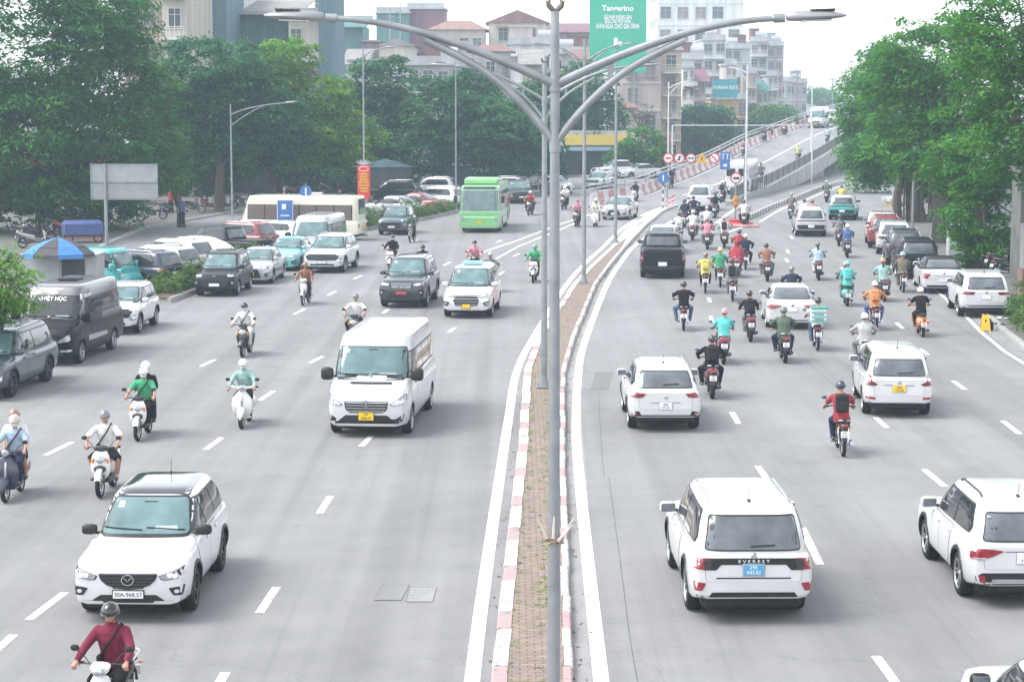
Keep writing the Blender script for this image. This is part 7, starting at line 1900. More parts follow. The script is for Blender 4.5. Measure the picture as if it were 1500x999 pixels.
rider((1018, 325), 0, 's', 'black', 'navy', 'black', 'navy', 'rider in navy directly behind the ramp-foot suv', ('jacket',), 'wide')
rider((1086, 286), 0, 's', 'black', 'black', 'black', 'white', 'rider in black right of the white minibus', ('jacket', 'backpack'), bag='teal')
rider((1169, 238), 0, 's', 'black', 'white', 'black', 'white', 'white-shirted rider with passenger on flyover', ('shirt',), deck=True, pil=('lime', 'black', 'white', ('shirt',), 'passenger in yellow vest on the flyover', 'black'))
rider((1212, 209), 0, 's', 'black', 'lblue', 'black', 'black', 'rider in pale blue near the right railing of the flyover', ('jacket',), deck=True)
rider((1114, 267), 0, 's', 'black', 'olive', 'black', 'black', 'rider in dark green climbing beside the flyover railing', ('jacket',), deck=True)
# delivery box on the motorcycle behind the white sedan
t = thing('delivery_box', 'pale green and white insulated box strapped behind the delivery rider', 'box', (dl.location.x, dl.location.y, .004), dl.rotation_euler.z)
mb = MB(); mb.box((0, -.72, 1.16), (.50, .46, .46), 0, .03); mb.build('body', mat('box_white', (.60, .68, .66), .6), t)
mb = MB(); mb.box((0, -.72, 1.40), (.52, .48, .06), 0, .02); mb.build('lid', mat('box_green', (.05, .30, .24), .6), t)
mb = MB()
for z in (1.27, 1.12, .99): mb.box((0, -.952, z), (.50, .01, .035))
for z in (1.20, 1.05): mb.box((0, -.953, z), (.30, .01, .05))
mb.build('printed_stripe', mat('box_green', (.05, .30, .24), .6), t, smooth=False)
# parked motorbikes on the pavements
PKB = [(-24.2, 130, 70, 'u', 'white'), (-24.9, 127.5, 60, 's', 'black'), (-23.3, 133, 80, 'u', 'black'), (-22.6, 136.5, 75, 's', 'black'), (-21.8, 140, 100, 'u', 'lgrey'), (-25.8, 123, 60, 's', 'navy'), (-26.2, 119, 70, 'u', 'black'), (-26.0, 112.5, 60, 's', 'black'), (-25.2, 108, 70, 's', 'lgrey'),
       (22.2, 92.5, 60, 's', 'black'), (21.9, 90.5, 55, 'u', 'black'), (22.4, 95, 60, 's', 'white'), (22.8, 97.2, 62, 's', 'grey'), (24.1, 108, 60, 'u', 'darkred'), (24.6, 110.5, 60, 's', 'black'), (-14.6, 166, 80, 's', 'black'), (-13.4, 169, 70, 'u', 'black'), (-12.3, 172, 80, 's', 'grey'), (-10.6, 176, 80, 'u', 'black'), (-8.6, 181, 80, 's', 'white'), (-16.8, 160, 80, 's', 'black'), (-21.2, 143, 95, 's', 'red'), (-20.3, 145.5, 95, 's', 'grey'), (-19.5, 148, 90, 'u', 'black'), (-18.4, 151, 90, 's', 'navy'), (-25.4, 117, 60, 's', 'red'), (-24.6, 134, 75, 's', 'blue'), (-27.2, 104, 60, 'u', 'white'), (-17.6, 154, 85, 'u', 'white')]
ORD = 'nearest second third fourth fifth sixth seventh eighth ninth tenth eleventh twelfth thirteenth fourteenth fifteenth sixteenth seventeenth eighteenth'.split(); PKB.sort(key=lambda q: q[1]); cnt_ = {}
for i, (x, y, a, k, c_) in enumerate(PKB):
    where = 'right pavement by the creeper' if x > 0 else ('left pavement beyond the parked cars' if y < 150 else 'pavement before the pale wall')
    n_ = cnt_.get(where, 0); cnt_[where] = n_ + 1
    dup({'s': T_SC, 'u': T_UB}[k], (x, y, .133), -R(a), '%s %s, %s in the parked row on the %s' % (c_.replace('lgrey', 'silver').replace('darkred', 'dark red'), {'s': 'scooter', 'u': 'motorcycle'}[k], ORD[n_] + ('' if n_ == 0 else ' nearest'), where), 'motorbikes parked on the ' + ('right pavement' if x > 0 else 'left pavement'), {'paint_bike_body': var('bike', COL[c_])})
# people on foot
def walker(x, y, a, top, bot, label, z=.133, keep=('shirt', 'trousers', 'hair')):
    allp = {'shirt', 'jacket', 'shorts', 'trousers', 'helmet', 'face_mask', 'hair', 'ponytail', 'backpack', 'cross_body_bag', 'poncho'}
    dup(T_P['stand'], (x, y, z), -R(a), label, None, {'cloth_top': var('top', COL[top]), 'cloth_bottom': var('bottom', COL[bot])}, skip=allp - set(keep))
walker(-20.4, 126.5, 150, 'blue', 'black', 'person in blue shirt standing by the parked motorbikes')
walker(-23.2, 139.5, 200, 'red', 'black', 'person in red shirt under the trees on the left pavement')
walker(24.6, 118, 190, 'lgrey', 'black', 'person in grey shirt under the trees on the right pavement')
walker(25.4, 122, 170, 'pink', 'navy', 'person in pink shirt farther along the right pavement')
for o_ in [T_SC, T_VE, T_UB] + list(T_P.values()):
    for ch in list(o_.children_recursive): bpy.data.objects.remove(ch)
    bpy.data.objects.remove(o_)
# ================================================================ lamps, signs
double_lamp('tall steel double-armed lamp with a bronze finial, nearest on the median', .50, 24., 9.10, 8.26, 7.58, 9.02, 2.56, (.082, .05), sc=.95, arms_r=.055, hz=.6)
double_lamp('second double-armed lamp standing on the bricks behind the nearest one', .88, 55.8, 9.0, 8.0, 7.45, 8.9, 2.3, (.095, .06), arms_r=.05, sc=.9)
double_lamp('third median lamp with its base on the narrowing brick strip', 3.07, 87.3, 10.5, 9.5, 8.9, 10.25, 1.6, (.10, .06), arms_r=.04, sc=.7)
double_lamp('fourth and farthest median lamp near the end of the brick strip', 5.62, 111.3, 10.6, 9.4, 8.8, 9.9, 1.7, (.10, .06), arms_r=.04, sc=.7)
# tied rags, wire on the nearest lamp post
t = thing('wire_bundle', 'tangle of rusty wire and pale sticks tied round the nearest lamp post', 'wire bundle', (.50, 24., 2.86))
rg = random.Random(4); mb = MB()
for k in range(5):
    z = rg.uniform(-.03, .04); mb.tube([(cos(a) * (.10 + rg.uniform(-.008, .02)), sin(a) * (.10 + rg.uniform(-.008, .02)), z + rg.uniform(-.03, .03)) for a in [2 * pi * i / 14 for i in range(15)]], .011, 6)
mb.build('rusty_coil', mat('rusty_wire', (.36, .26, .18), .8, var=.4, scale=20), t)
mb = MB()
for a, b_ in (((-.08, -.09, .05), (-.19, -.12, .28)), ((.07, -.09, .04), (.24, -.10, .30)), ((-.01, -.11, .05), (.0, -.13, .32)), ((.05, -.1, .02), (.22, -.12, .22))): mb.tube([a, ((a[0] + b_[0]) / 2, a[1] - .02, (a[2] + b_[2]) / 2), b_], [.02, .016, .008], 6)
mb.build('pale_stick', mat('pale_rag', (.6, .55, .5), .8, var=.2), t)
x, y = G(341, 362); single_lamp('steel lamp with a double-braced arm rising behind the parked cars', x, y, 7.65, 2.95, 1, .06, rise=.42)
x, y = G(534, 346); single_lamp('thin lamp post carrying the red banner', x, y, 10.9, 1.3, 1, .07, rise=.3)
bx, by = x, y
x, y = G(668, 312); single_lamp('thin lamp post at the far end of the hedge', x, y, 10.6, .8, 1, .07, rise=.3)
x, y = G(1092, 312); single_lamp('white lamp post with long curved arm beside the flyover railing', x, y, 10.2, 1.3, -1, .09, white=True, rise=.2)
x, y = GD(1188, 226); single_lamp('white lamp post at the right edge of the flyover', x, y, 7.2, .6, -1, .09, white=True, rise=.1, base=deckz(y))
x, y = G(978, 285); single_lamp('white lamp post beside the row of round signs', x, y, 9.2, 1.6, 1, .08, white=True, rise=.4)
x, y = G(262, 400)
# blank metal sign seen from behind
x, y = G(157, 364)
t = thing('road_sign', 'large blank grey metal road sign seen from behind on a steel post', 'road sign', (x, y, .13))
a = AT(133, 240, y); b_ = AT(231, 292, y); a.z -= .13; b_.z -= .13
mb = MB(); mb.box(((a.x + b_.x) / 2 - x, 0, (a.z * .5 + b_.z * .5) + .40), (b_.x - a.x, .04, (a.z - b_.z) * .52)); mb.build('panel', mat('bare_aluminium', (.34, .36, .37), .4, .6, var=.15, scale=1.5), t, smooth=False)
mb = MB(); mb.box(((a.x + b_.x) / 2 - x, .06, (a.z * .5 + b_.z * .5) - .55), (b_.x - a.x + .02, .04, (a.z - b_.z) * .46)); mb.build('panel', MATS[('bare_aluminium', (.34, .36, .37), .4, .6)], t, smooth=False)
mb = MB()
for zz in (a.z - .05, (a.z + b_.z) / 2 - .03, b_.z + .05): mb.box(((a.x + b_.x) / 2 - x, -.05, zz), (b_.x - a.x + .1, .06, .07))
for xx in (a.x - x, b_.x - x): mb.box((xx, -.05, (a.z + b_.z) / 2), (.06, .06, a.z - b_.z + .05))
mb.build('frame', M['steel'], t, smooth=False)
mb = MB(); mb.tube([(0, -.1, 0), (0, -.1, a.z)], .09, 10); mb.build('post', M['steel'], t)
# red banner on the lamp post
t = thing('banner', 'red vertical banner with yellow lettering and a silver leaf crown on the lamp post', 'banner', (bx, by - .25, .0))
a = AT(525, 242, by); b_ = AT(543, 294, by); z1, z0 = a.z, b_.z; wd = .36
mb = MB(); n = 14; F = [(-wd, z1), (wd, z1), (wd, z0 + .25)] + [(wd * cos(pi * k / n), z0 + .25 - .22 * sin(pi * k / n)) for k in range(1, n)] + [(-wd, z0 + .25)]
mb.prism([(p[0], 0, p[1]) for p in F][::-1], (0, .06, 0)); mb.build('banner_cloth', mat('banner_red', (.62, .05, .04), .6, var=.06), t, smooth=False)
mb = MB()
for k in range(n): mb.tube([(wd * .75 * cos(2 * pi * k / n), -.01, z1 - .22 + .13 * sin(2 * pi * k / n)), (wd * .75 * cos(2 * pi * (k + 1) / n), -.01, z1 - .22 + .13 * sin(2 * pi * (k + 1) / n))], .015, 4)
mb.build('scroll', M['wink'], t)
for i, l in enumerate(['MỪNG', 'ĐẢNG', 'MỪNG', 'ĐẤT NƯỚC', 'ĐỔI MỚI', 'MỪNG', 'XUÂN']):
    me = text_mesh(l, .15, mat('yellow_ink', (.8, .6, .05), .5, var=0), .004, True); o = link('lettering', me, t, (0, -.012, z1 - .52 - i * .165), (pi / 2, 0, 0))
    w0 = max(v.co.x for v in me.vertices) - min(v.co.x for v in me.vertices); o.scale = (min(1, .6 / w0), 1, 1)
mb = MB()
for k in range(7):
    a_ = R(-60 + 20 * k); mb.loft([[(sin(a_) * .12 - .03, 0, z1 + .02), (sin(a_) * .12 + .03, 0, z1 + .02), (sin(a_) * .12 + .03, .03, z1 + .02), (sin(a_) * .12 - .03, .03, z1 + .02)], [(sin(a_) * .42 - .05, 0, z1 + .02 + cos(a_) * .22), (sin(a_) * .42 + .05, 0, z1 + .02 + cos(a_) * .22), (sin(a_) * .42 + .05, .03, z1 + .02 + cos(a_) * .22), (sin(a_) * .42 - .05, .03, z1 + .02 + cos(a_) * .22)], [(sin(a_) * .55, 0, z1 + cos(a_) * .36), (sin(a_) * .55 + .01, 0, z1 + cos(a_) * .36), (sin(a_) * .55 + .01, .03, z1 + cos(a_) * .36), (sin(a_) * .55, .03, z1 + cos(a_) * .36)]])
mb.build('leaf_crown', M['satin'], t)
# blue kiosk-like signs among the parked cars
x, y = G(449, 352); t = thing('traffic_sign', 'round blue sign with white arrow in front of the cream minibus', 'traffic sign', (x, y, 0))
mb = MB(); mb.tube([(0, 0, 0), (0, 0, 3.2)], .04, 8); mb.build('post', M['steel'], t); p = AT(450, 278, y)
disc_sign(t, 'sign_disc', (0, -.05, 2.75), .34, SIGNBLUE); disc_sign(t, 'sign_disc', (.16, -.02, 2.2), .30, SIGNBLUE)
mb = MB(); mb.box((0, -.09, 2.75), (.09, .02, .4)); mb.build('arrow', SIGNWHITE, t, smooth=False)
x, y = G(418, 354); t = thing('banner', 'blue and red standing banner before the cream minibus', 'banner', (x, y, 0))
mb = MB(); mb.box((0, 0, 1.7), (.82, .06, 1.2), 0, .02); mb.build('blue_panel', SIGNBLUE, t, smooth=False); mb = MB(); mb.box((0, 0, .93), (.82, .07, .34), 0, .02); mb.build('red_panel', SIGNRED, t, smooth=False)
mb = MB(); mb.tube([(-.42, .05, 0), (-.42, .05, 2.4)], .03, 6); mb.tube([(.42, .05, 0), (.42, .05, 2.4)], .03, 6); mb.build('post', SIGNWHITE, t)
mb = MB(); mb.box((-.05, -.045, 1.95), (.25, .02, .3)); mb.box((.0, -.045, 1.45), (.5, .02, .06)); mb.build('symbol', SIGNWHITE, t, smooth=False)
# row of signs over the flyover entrance
Ys = 158.; p0 = AT(979, 232, Ys); px_ = AT(1077, 232, Ys)
t = thing('sign_gantry', 'row of round prohibition signs on a bar over the flyover entrance', 'sign gantry', (p0.x, Ys, 0)); z = p0.z; k_ = Ys / 3000
mb = MB(); mb.tube([(-.2, .1, z), (px_.x - p0.x + .8, .1, z)], .05, 6); mb.tube([(px_.x - p0.x + .75, .12, 0), (px_.x - p0.x + .75, .12, z + .3)], .08, 8); mb.build('frame', M['steel'], t)
mb = MB(); mb.tube([(-.05, .12, 0), (-.05, .12, z)], .05, 8); mb.build('post', M['steel'], t)
for u, kind in ((979, 'bar'), (995, 'cross'), (1012, 'oct'), (1046, 'slash')):
    xx = (u - 979) * k_; o = disc_sign(t, 'round_sign', (xx, 0, z), .42 if kind != 'oct' else .40, SIGNWHITE, SIGNRED, 20 if kind != 'oct' else 8)
    mb = MB()
    if kind == 'bar': mb.box((xx, -.045, z), (.42, .02, .13))
    elif kind == 'cross': mb.tube([(xx - .18, -.04, z - .18), (xx + .18, -.04, z + .18)], .03, 5); mb.box((xx, -.045, z), (.12, .02, .34))
    elif kind == 'oct': mb.box((xx - .12, -.045, z), (.16, .02, .14)); mb.box((xx + .12, -.045, z), (.16, .02, .14))
    else: mb.tube([(xx - .25, -.04, z + .25), (xx + .25, -.04, z - .25)], .045, 5)
    mb.build('symbol', M['ink'] if kind in ('cross', 'oct') else SIGNRED, o, smooth=False)
xx = (1028 - 979) * k_; mb = MB(); mb.prism([(xx - .48, 0, z - .36), (xx, 0, z + .45), (xx + .48, 0, z - .36)], (0, -.04, 0)); o = mb.build('triangle_sign', SIGNYEL, t, smooth=False)
mb = MB(); mb.box((xx, -.05, z - .02), (.07, .02, .3)); mb.build('symbol', M['ink'], o, smooth=False)
xx = (1062 - 979) * k_; mb = MB(); mb.box((xx, 0, z - .2), (.76, .05, 1.35), 0, .02); o = mb.build('lane_sign', SIGNBLUE, t, smooth=False)
mb = MB()
for s_ in (-.16, .16): mb.box((xx + s_, -.03, z + .1), (.07, .02, .4)); mb.box((xx + s_, -.03, z + .3), (.2, .02, .06))
mb.box((xx, -.03, z - .55), (.3, .02, .2)); mb.build('symbol', SIGNWHITE, o, smooth=False)
# thin goalpost height bar
t = thing('height_bar', 'thin white height limit bar spanning the flyover entrance', 'height bar', (AT(985, 200, 190).x, 190, 0)); a = AT(985, 183, 190); b_ = AT(1182, 219, 190)
a = AT(985, 184, 190); b_ = AT(1190, 184, 190)
mb = MB(); mb.tube([(0, 0, a.z), (b_.x - a.x, 0, a.z)], .05, 6); mb.build('crossbar', mat('white_steel', (.62, .63, .64), .5, .2), t); mb = MB(); mb.tube([(0, 0, 0), (0, 0, a.z)], .07, 6); mb.build('post', mat('white_steel', (.62, .63, .64), .5, .2), t)
mb = MB(); mb.tube([(b_.x - a.x, 0, 0), (b_.x - a.x, 0, a.z)], .07, 6); mb.build('post', mat('white_steel', (.62, .63, .64), .5, .2), t)
# no-car sign with the signal lamps at the gore
x, y = G(1077, 330); t = thing('traffic_sign', 'round red-ringed no-truck sign above two amber signal lamps', 'traffic sign', (x, y, 0))
zz = AT(1077, 261, y).z; mb = MB(); mb.tube([(0, 0, 0), (0, 0, zz + .3)], .06, 8); mb.build('post', M['steel'], t)
o = disc_sign(t, 'sign_disc', (0, -.07, zz), .36, SIGNWHITE, SIGNRED); mb = MB(); mb.box((-.03, -.115, zz - .01), (.30, .02, .12)); mb.box((.14, -.115, zz - .01), (.10, .02, .17)); mb.build('symbol', M['ink'], o, smooth=False)
zs = AT(1077, 295, y).z; mb = MB(); mb.box((0, -.12, zs), (.32, .2, .66), 0, .04); o = mb.build('signal_box', mat('signal_ochre', (.40, .20, .03), .5), t)
for dz_ in (.16, -.16): mb = MB(); mb.lathe([(.001, -.02), (.10, -.01), (.12, .02)], (0, -.235, zs + dz_), 'y', 14); mb.build('signal_lamp', M['amber'], o)
t = thing('gore_island', 'low island of red blocks at the split before the flyover', 'traffic island', (*G(1084, 332), 0))
mb = MB(); mb.box((0, .6, .12), (1.7, 1.2, .24), 0, .05); mb.box((0, .7, .32), (1.2, .7, .2), 0, .04); mb.build('red_block', mat('island_red', (.48, .06, .07), .7), t)
mb = MB(); mb.box((.1, -.6, .08), (1.9, 1.2, .16), 0, .04); mb.build('pale_block', M['barpink'], t)
# blue arrow on a striped post at the median tip
x, y = G(971, 309); t = thing('traffic_sign', 'blue disc with white arrow on a red and white striped post', 'traffic sign', (x, y, .1))
zz = AT(970, 261, y).z - .1; mb = MB()
for k in range(8): mb.tube([(0, 0, zz * k / 8), (0, 0, zz * (k + 1) / 8)], .045, 8, k % 2)
mb.build('post', [M['ink'], SIGNRED if False else SIGNWHITE], t, smooth=False); o = disc_sign(t, 'sign_disc', (0, -.06, zz), .40, SIGNBLUE)
mb = MB(); mb.box((0, -.10, zz), (.10, .02, .42)); mb.build('arrow', SIGNWHITE, o, smooth=False)
for k, (u, v) in enumerate(((977, 305), (979, 308), (982, 306), (985, 305), (987, 303))):
    x, y = G(u, v); t = thing('bollard', 'red and white flexible bollard, %s of five at the median tip' % ('leftmost', 'second from left', 'middle', 'second from right', 'rightmost')[k], 'bollard', (x, y, .1), 0, 'bollards at the median tip'); mb = MB()
    for i in range(5): mb.tube([(0, 0, .15 * i), (0, 0, .15 * i + .15)], .04, 8, i % 2)
    mb.build('tube', [SIGNRED, SIGNWHITE], t, smooth=False); mb = MB(); mb.lathe([(.12, 0), (.12, .03), (.05, .05), (.001, .05)], (0, 0, 0), 'z', 12); mb.build('foot', M['rubber'], t)
# yellow caution stand
x, y = G(1443, 486); t = thing('caution_stand', 'yellow folding floor sign standing behind the parked white suv', 'sign', (x, y, .004), R(-6)); YL = mat('safety_yellow', (.72, .42, .02), .45, var=.06)
for s_ in (1, -1):
    mb = MB(); F = [(-.17, 0), (-.12, .0), (-.10, .07), (.10, .07), (.12, 0), (.17, 0), (.115, .60), (.05, .62), (.05, .575), (-.05, .575), (-.05, .62), (-.115, .60)]
    mb.loft([[(a, s_ * (.17 - b_ * .26), b_) for a, b_ in F], [(a, s_ * (.19 - b_ * .26), b_) for a, b_ in F]]); o = mb.build('panel', YL, t, smooth=False)
    if s_ < 0: mb = MB(); mb.box((0, -.095, .33), (.05, .012, .2)); mb.box((0, -.13, .18), (.05, .012, .05)); mb.build('symbol', M['ink'], o, smooth=False)
t = thing('road_cone_base', 'dark rubber block behind the yellow caution stand', 'block', (x + .22, y + .45, .004)); mb = MB(); mb.box((0, 0, .16), (.3, .3, .32), 0, .04); mb.box((0, 0, .36), (.16, .16, .1), 0, .03); mb.build('block', M['rubber'], t)
for k in range(7):
    rg = random.Random(k); x, y = G(1458 + k * 5.5, 475 + rg.uniform(-4, 8)); t = thing('litter', '%s litter scrap, %s from the left on the kerb by the shrub' % (('white', 'dark')[k % 2], ('first', 'second', 'third', 'fourth', 'fifth', 'sixth', 'seventh')[k]), 'litter', (x, y, .15), rg.random() * 6, 'litter on the right kerb')
    mb = MB(); mb.ell((0, 0, .03), (.10 + rg.random() * .08, .06, .03), 7, 4, m3=Matrix.Rotation(.3, 3, 'X')); mb.build('scrap', M['white'] if k % 2 else M['bag'], t, smooth=False)
# umbrella and stall
x, y = G(80, 452); y = 80.; x = AT(86, 370, y).x; zt = AT(86, 348, y).z
t = thing('parasol', 'large parasol of alternating blue and black panels behind the black van', 'umbrella', (x, y, .13)); mb = MB(); zt -= .13
for k in range(8):
    a0, a1 = 2 * pi * k / 8 + .2, 2 * pi * (k + 1) / 8 + .2; P_ = lambda a, r_, z_: (cos(a) * r_, sin(a) * r_, z_)
    rows = [(0.01, zt), (.55, zt - .16), (1.0, zt - .36), (1.35, zt - .62), (1.36, zt - .76)]
    for (r0, z0), (r1, z1) in zip(rows, rows[1:]): mb.add([P_(a0, r0, z0), P_(a1, r0, z0), P_(a1, r1, z1), P_(a0, r1, z1)], [(0, 1, 2, 3)], k % 2)
o = mb.build('canopy', [mat('parasol_blue', (.05, .20, .52), .7), mat('parasol_black', (.05, .05, .055), .7)], t, smooth=False); sm = o.modifiers.new('s', 'SOLIDIFY'); sm.thickness = .02
mb = MB(); mb.tube([(0, 0, 0), (0, 0, zt - .02)], .03, 8); mb.tube([(0, 0, zt), (0, 0, zt + .08)], .03, 6); mb.build('pole', M['steel'], t)
t = thing('stall', 'grey market booth with a dark doorway under the parasol', 'stall', (x + .1, y + 1.2, .13))
mb = MB(); mb.box((-.2, 0, .85), (3.0, 1.4, 1.7)); mb.box((-.2, 0, 1.75), (3.1, 1.5, .08)); mb.build('booth', WL['grey'], t, smooth=False); mb = MB(); mb.box((.35, -.72, .82), (.9, .06, 1.5)); mb.build('doorway', WL['dark'], t, smooth=False)
# cargo trike under blue tarp
x, y = -23.5, 112.; t = thing('handcart', 'handcart under a dark blue tarpaulin with red edges below the metal sign', 'cart', (x, y, .13), R(15))
mb = MB(); mb.box((0, 0, .75), (2.2, 1.3, .9), 0, .15); mb.build('load', mat('tarp_blue', (.05, .08, .22), .6, var=.2, bump=.5, bscale=6), t); mb = MB(); mb.box((0, 0, .32), (2.1, 1.25, .08)); mb.build('bed', mat('tarp_red', (.35, .06, .05), .7), t)
for sx in (-.8, .8): mb = MB(); mb.lathe([(.2, -.04), (.26, -.04), (.28, 0), (.26, .04), (.2, .04)], (sx, -.6, .28), 'y', 18); mb.build('wheel', M['rubber'], t)
# planter islands with hedge
for nm, P_, lb, w_ in (('kerb_island', [(-14.1, 80.5), (-13.4, 87), (-12.8, 93), (-12.4, 98)], 'kerb', 1.7), ('kerb_island', [(-9.6, 122.5), (-7.2, 131), (-5.2, 139), (-3.6, 146.5), (-1.2, 156)], 'kerb', 1.5)):
    mb = MB(); Q = spline(P_, 1.); solid_ribbon(mb, Q, w_, 0, .2, 0, -.2); o = mb.build('planter_kerb', M['concrete'], smooth=False); tag(o, 'raised concrete kerb around the ' + ('near roadside hedge' if P_[0][1] < 100 else 'far roadside hedge'), 'planter kerb')
    mb = MB(); solid_ribbon(mb, Q, w_ - .3, .1, .215, 0, -.2); o2 = mb.build('soil', M['soil'], smooth=False); o2.parent = o
shrubs('hedge', 'low green hedge on the kerb island beside the black minivan', [(-14.3, 81.7), (-13.6, 87), (-13.0, 93), (-12.6, 97.3)], 1.25, .85, 'hedge', 3, 26)
shrubs('hedge', 'long low green hedge between the dark teal suv and the green bus', [(-9.7, 123.3), (-7.3, 131), (-5.3, 139), (-3.8, 146), (-1.6, 154)], 1.2, .95, 'hedge', 5, 24)
shrubs('shrub', 'green shrub growing at the right edge above the litter', [(17.9, 66), (18.2, 71), (19.2, 76)], 1.3, 1.0, 'hedge', 9, 22, cat='shrub')
# weeds in the median
rg = random.Random(11); pts = []
for _ in range(330):
    yy = rg.triangular(24, 90, 34); xx = xs_at(KL, yy) + .22 + rg.choice((.02, .05, .42, .5)) + rg.gauss(0, .06)
    if xx < xs_at(KR, yy) - .15: pts.append((xx, yy, .165))
me = leaves_mesh('weeds', pts, .07, 9, .055, 5, flat=.2, narrow=.25); me.materials.append(LEAF['lime']); o = link('weeds', me); o['kind'] = 'stuff'
# fallen leaves, grit along the gutters
rg = random.Random(2); pts = []
for _ in range(700):
    yy = rg.uniform(26, 120); e = rg.random()
    if e < .45: xx = xs_at(KR, yy) + abs(rg.gauss(0, .15)) + .02
    elif e < .75: xx = xs_at(KL, yy) - abs(rg.gauss(0, .12)) - .02
    else: xx = xs_at(RK, yy) - abs(rg.gauss(0, .4)) - .05
    pts.append((xx, yy, .016))
me = leaves_mesh('fallen_leaves', pts, .05, 2, .05, 6, flat=.02, droop=0, narrow=.5); me.materials.append(mat('dry_leaf', (.13, .09, .05), .8, var=.4)); o = link('fallen_leaves', me); o['kind'] = 'stuff'

# ================================================================ trees
TG = 'street trees along the left side'; TR = 'street trees along the right side'
tree_px('tree', 'huge dark green tree filling the top left corner', 121, [(40, 60, 150, 120), (130, 40, 90, 80, 3), (30, 200, 130, 100, -2), (150, 215, 95, 70, 1), (185, 110, 45, 60, 4), (110, 290, 100, 50, 2), (-60, 240, 100, 120)], 'deep', 11, base_u=60, dens=.85, per=85, size=.40, rad=1.05, trunk_r=.4, limbs=16, narrow=.34, group=TG)
tree_px('tree', 'pale green young tree overhanging the black van at the left edge', 56, [(-5, 420, 60, 55), (25, 400, 30, 38, .5), (10, 455, 38, 24, .3), (-40, 440, 60, 60)], 'lime', 12, base_u=-12, dens=3.2, per=60, size=.15, rad=.36, trunk_r=.10, limbs=6, narrow=.3, group=TG)
tree_px('tree', 'yellowish green tree edging the big dark one on the left', 127, [(225, 165, 40, 80), (235, 235, 40, 50), (205, 200, 50, 70, 2)], 'mid', 13, base_u=262, dens=1.3, per=60, size=.30, rad=.75, group=TG)
tree_px('tree', 'round dull green tree behind the steel lamp on the left', 142, [(310, 110, 85, 60), (345, 160, 80, 70), (280, 180, 60, 60), (400, 190, 60, 60, 3)], 'blue', 14, base_u=318, dens=1.0, per=60, size=.40, rad=.9, trunk_r=.3, group=TG)
tree_px('tree', 'low bushy tree shading the parked motorbikes left of the steel lamp', 150, [(285, 225, 34, 34), (310, 255, 40, 34), (262, 262, 26, 26, 2), (345, 235, 34, 26)], 'deep', 42, base_u=292, dens=1.3, per=60, size=.36, rad=.8, trunk_r=.14, limbs=6, group=TG)
tree_px('tree', 'layered yellow-green tree left of the red banner', 150, [(420, 85, 45, 28), (400, 130, 45, 40), (470, 150, 50, 38), (430, 200, 80, 50), (500, 205, 50, 45)], 'lime', 15, base_u=392, dens=1.15, per=60, size=.36, rad=.9, trunk_r=.26, group=TG)
tree_px('tree', 'dense blue-green tree right behind the red banner post', 172, [(560, 125, 48, 44), (575, 190, 55, 50), (540, 170, 50, 50), (490, 240, 80, 40)], 'blue', 16, base_u=603, dens=.95, per=60, size=.46, rad=1.0, trunk_r=.28, group=TG)
tree_px('tree', 'broad blue-green tree above the pale wall', 168, [(650, 160, 55, 50), (700, 190, 70, 55), (750, 210, 55, 55), (690, 130, 40, 30, 4), (620, 220, 40, 36)], 'blue', 17, base_u=635, dens=.95, per=60, size=.46, rad=1.0, trunk_r=.32, group=TG)
tree_px('tree', 'dark tree behind the green bus with a deep shaded crown', 180, [(720, 235, 60, 45), (780, 220, 45, 55), (800, 150, 40, 50, 6)], 'blue', 18, base_u=738, dens=.95, per=60, size=.46, rad=1.0, group=TG)
tree_px('tree', 'tall dull tree behind the lamp poles', 215, [(860, 130, 45, 40), (870, 185, 45, 40), (830, 190, 40, 45)], 'blue', 19, base_u=850, dens=.85, per=55, size=.5, rad=1.1, group=TG)
tree_px('tree', 'small round bright green tree left of the sign row', 205, [(940, 215, 36, 32), (960, 240, 24, 20), (915, 235, 24, 22)], 'mid', 20, base_u=945, dens=.95, per=60, size=.45, rad=.9, trunk_r=.15, group=TG)
tree_px('tree', 'wide rounded tree beyond the flyover start', 262, [(1020, 185, 42, 30), (1050, 205, 40, 28), (1000, 212, 35, 25), (1040, 168, 28, 14)], 'blue', 21, base_u=1030, dens=.65, per=55, size=.6, rad=1.3, group=TG)
tree_px('tree', 'low green tree behind the middle of the flyover', 320, [(1115, 175, 36, 22), (1140, 170, 30, 16), (1090, 190, 24, 16)], 'mid', 22, base_u=1115, dens=.5, per=50, size=.75, rad=1.5, group=TG)
tree_px('tree', 'hazy distant tree past the flyover crest', 520, [(1195, 140, 18, 12), (1215, 145, 20, 10)], 'mid', 23, base_u=1200, dens=.35, per=45, size=1.1, rad=2.4, group=TG)
# bare-crowned thin tree
tree_px('bare_tree', 'thin nearly bare tree in front of the pink building', 222, [(935, 165, 28, 18), (945, 180, 22, 12)], 'mid', 24, base_u=938, dens=.3, per=14, size=.3, rad=.7, trunk_r=.10, limbs=16)
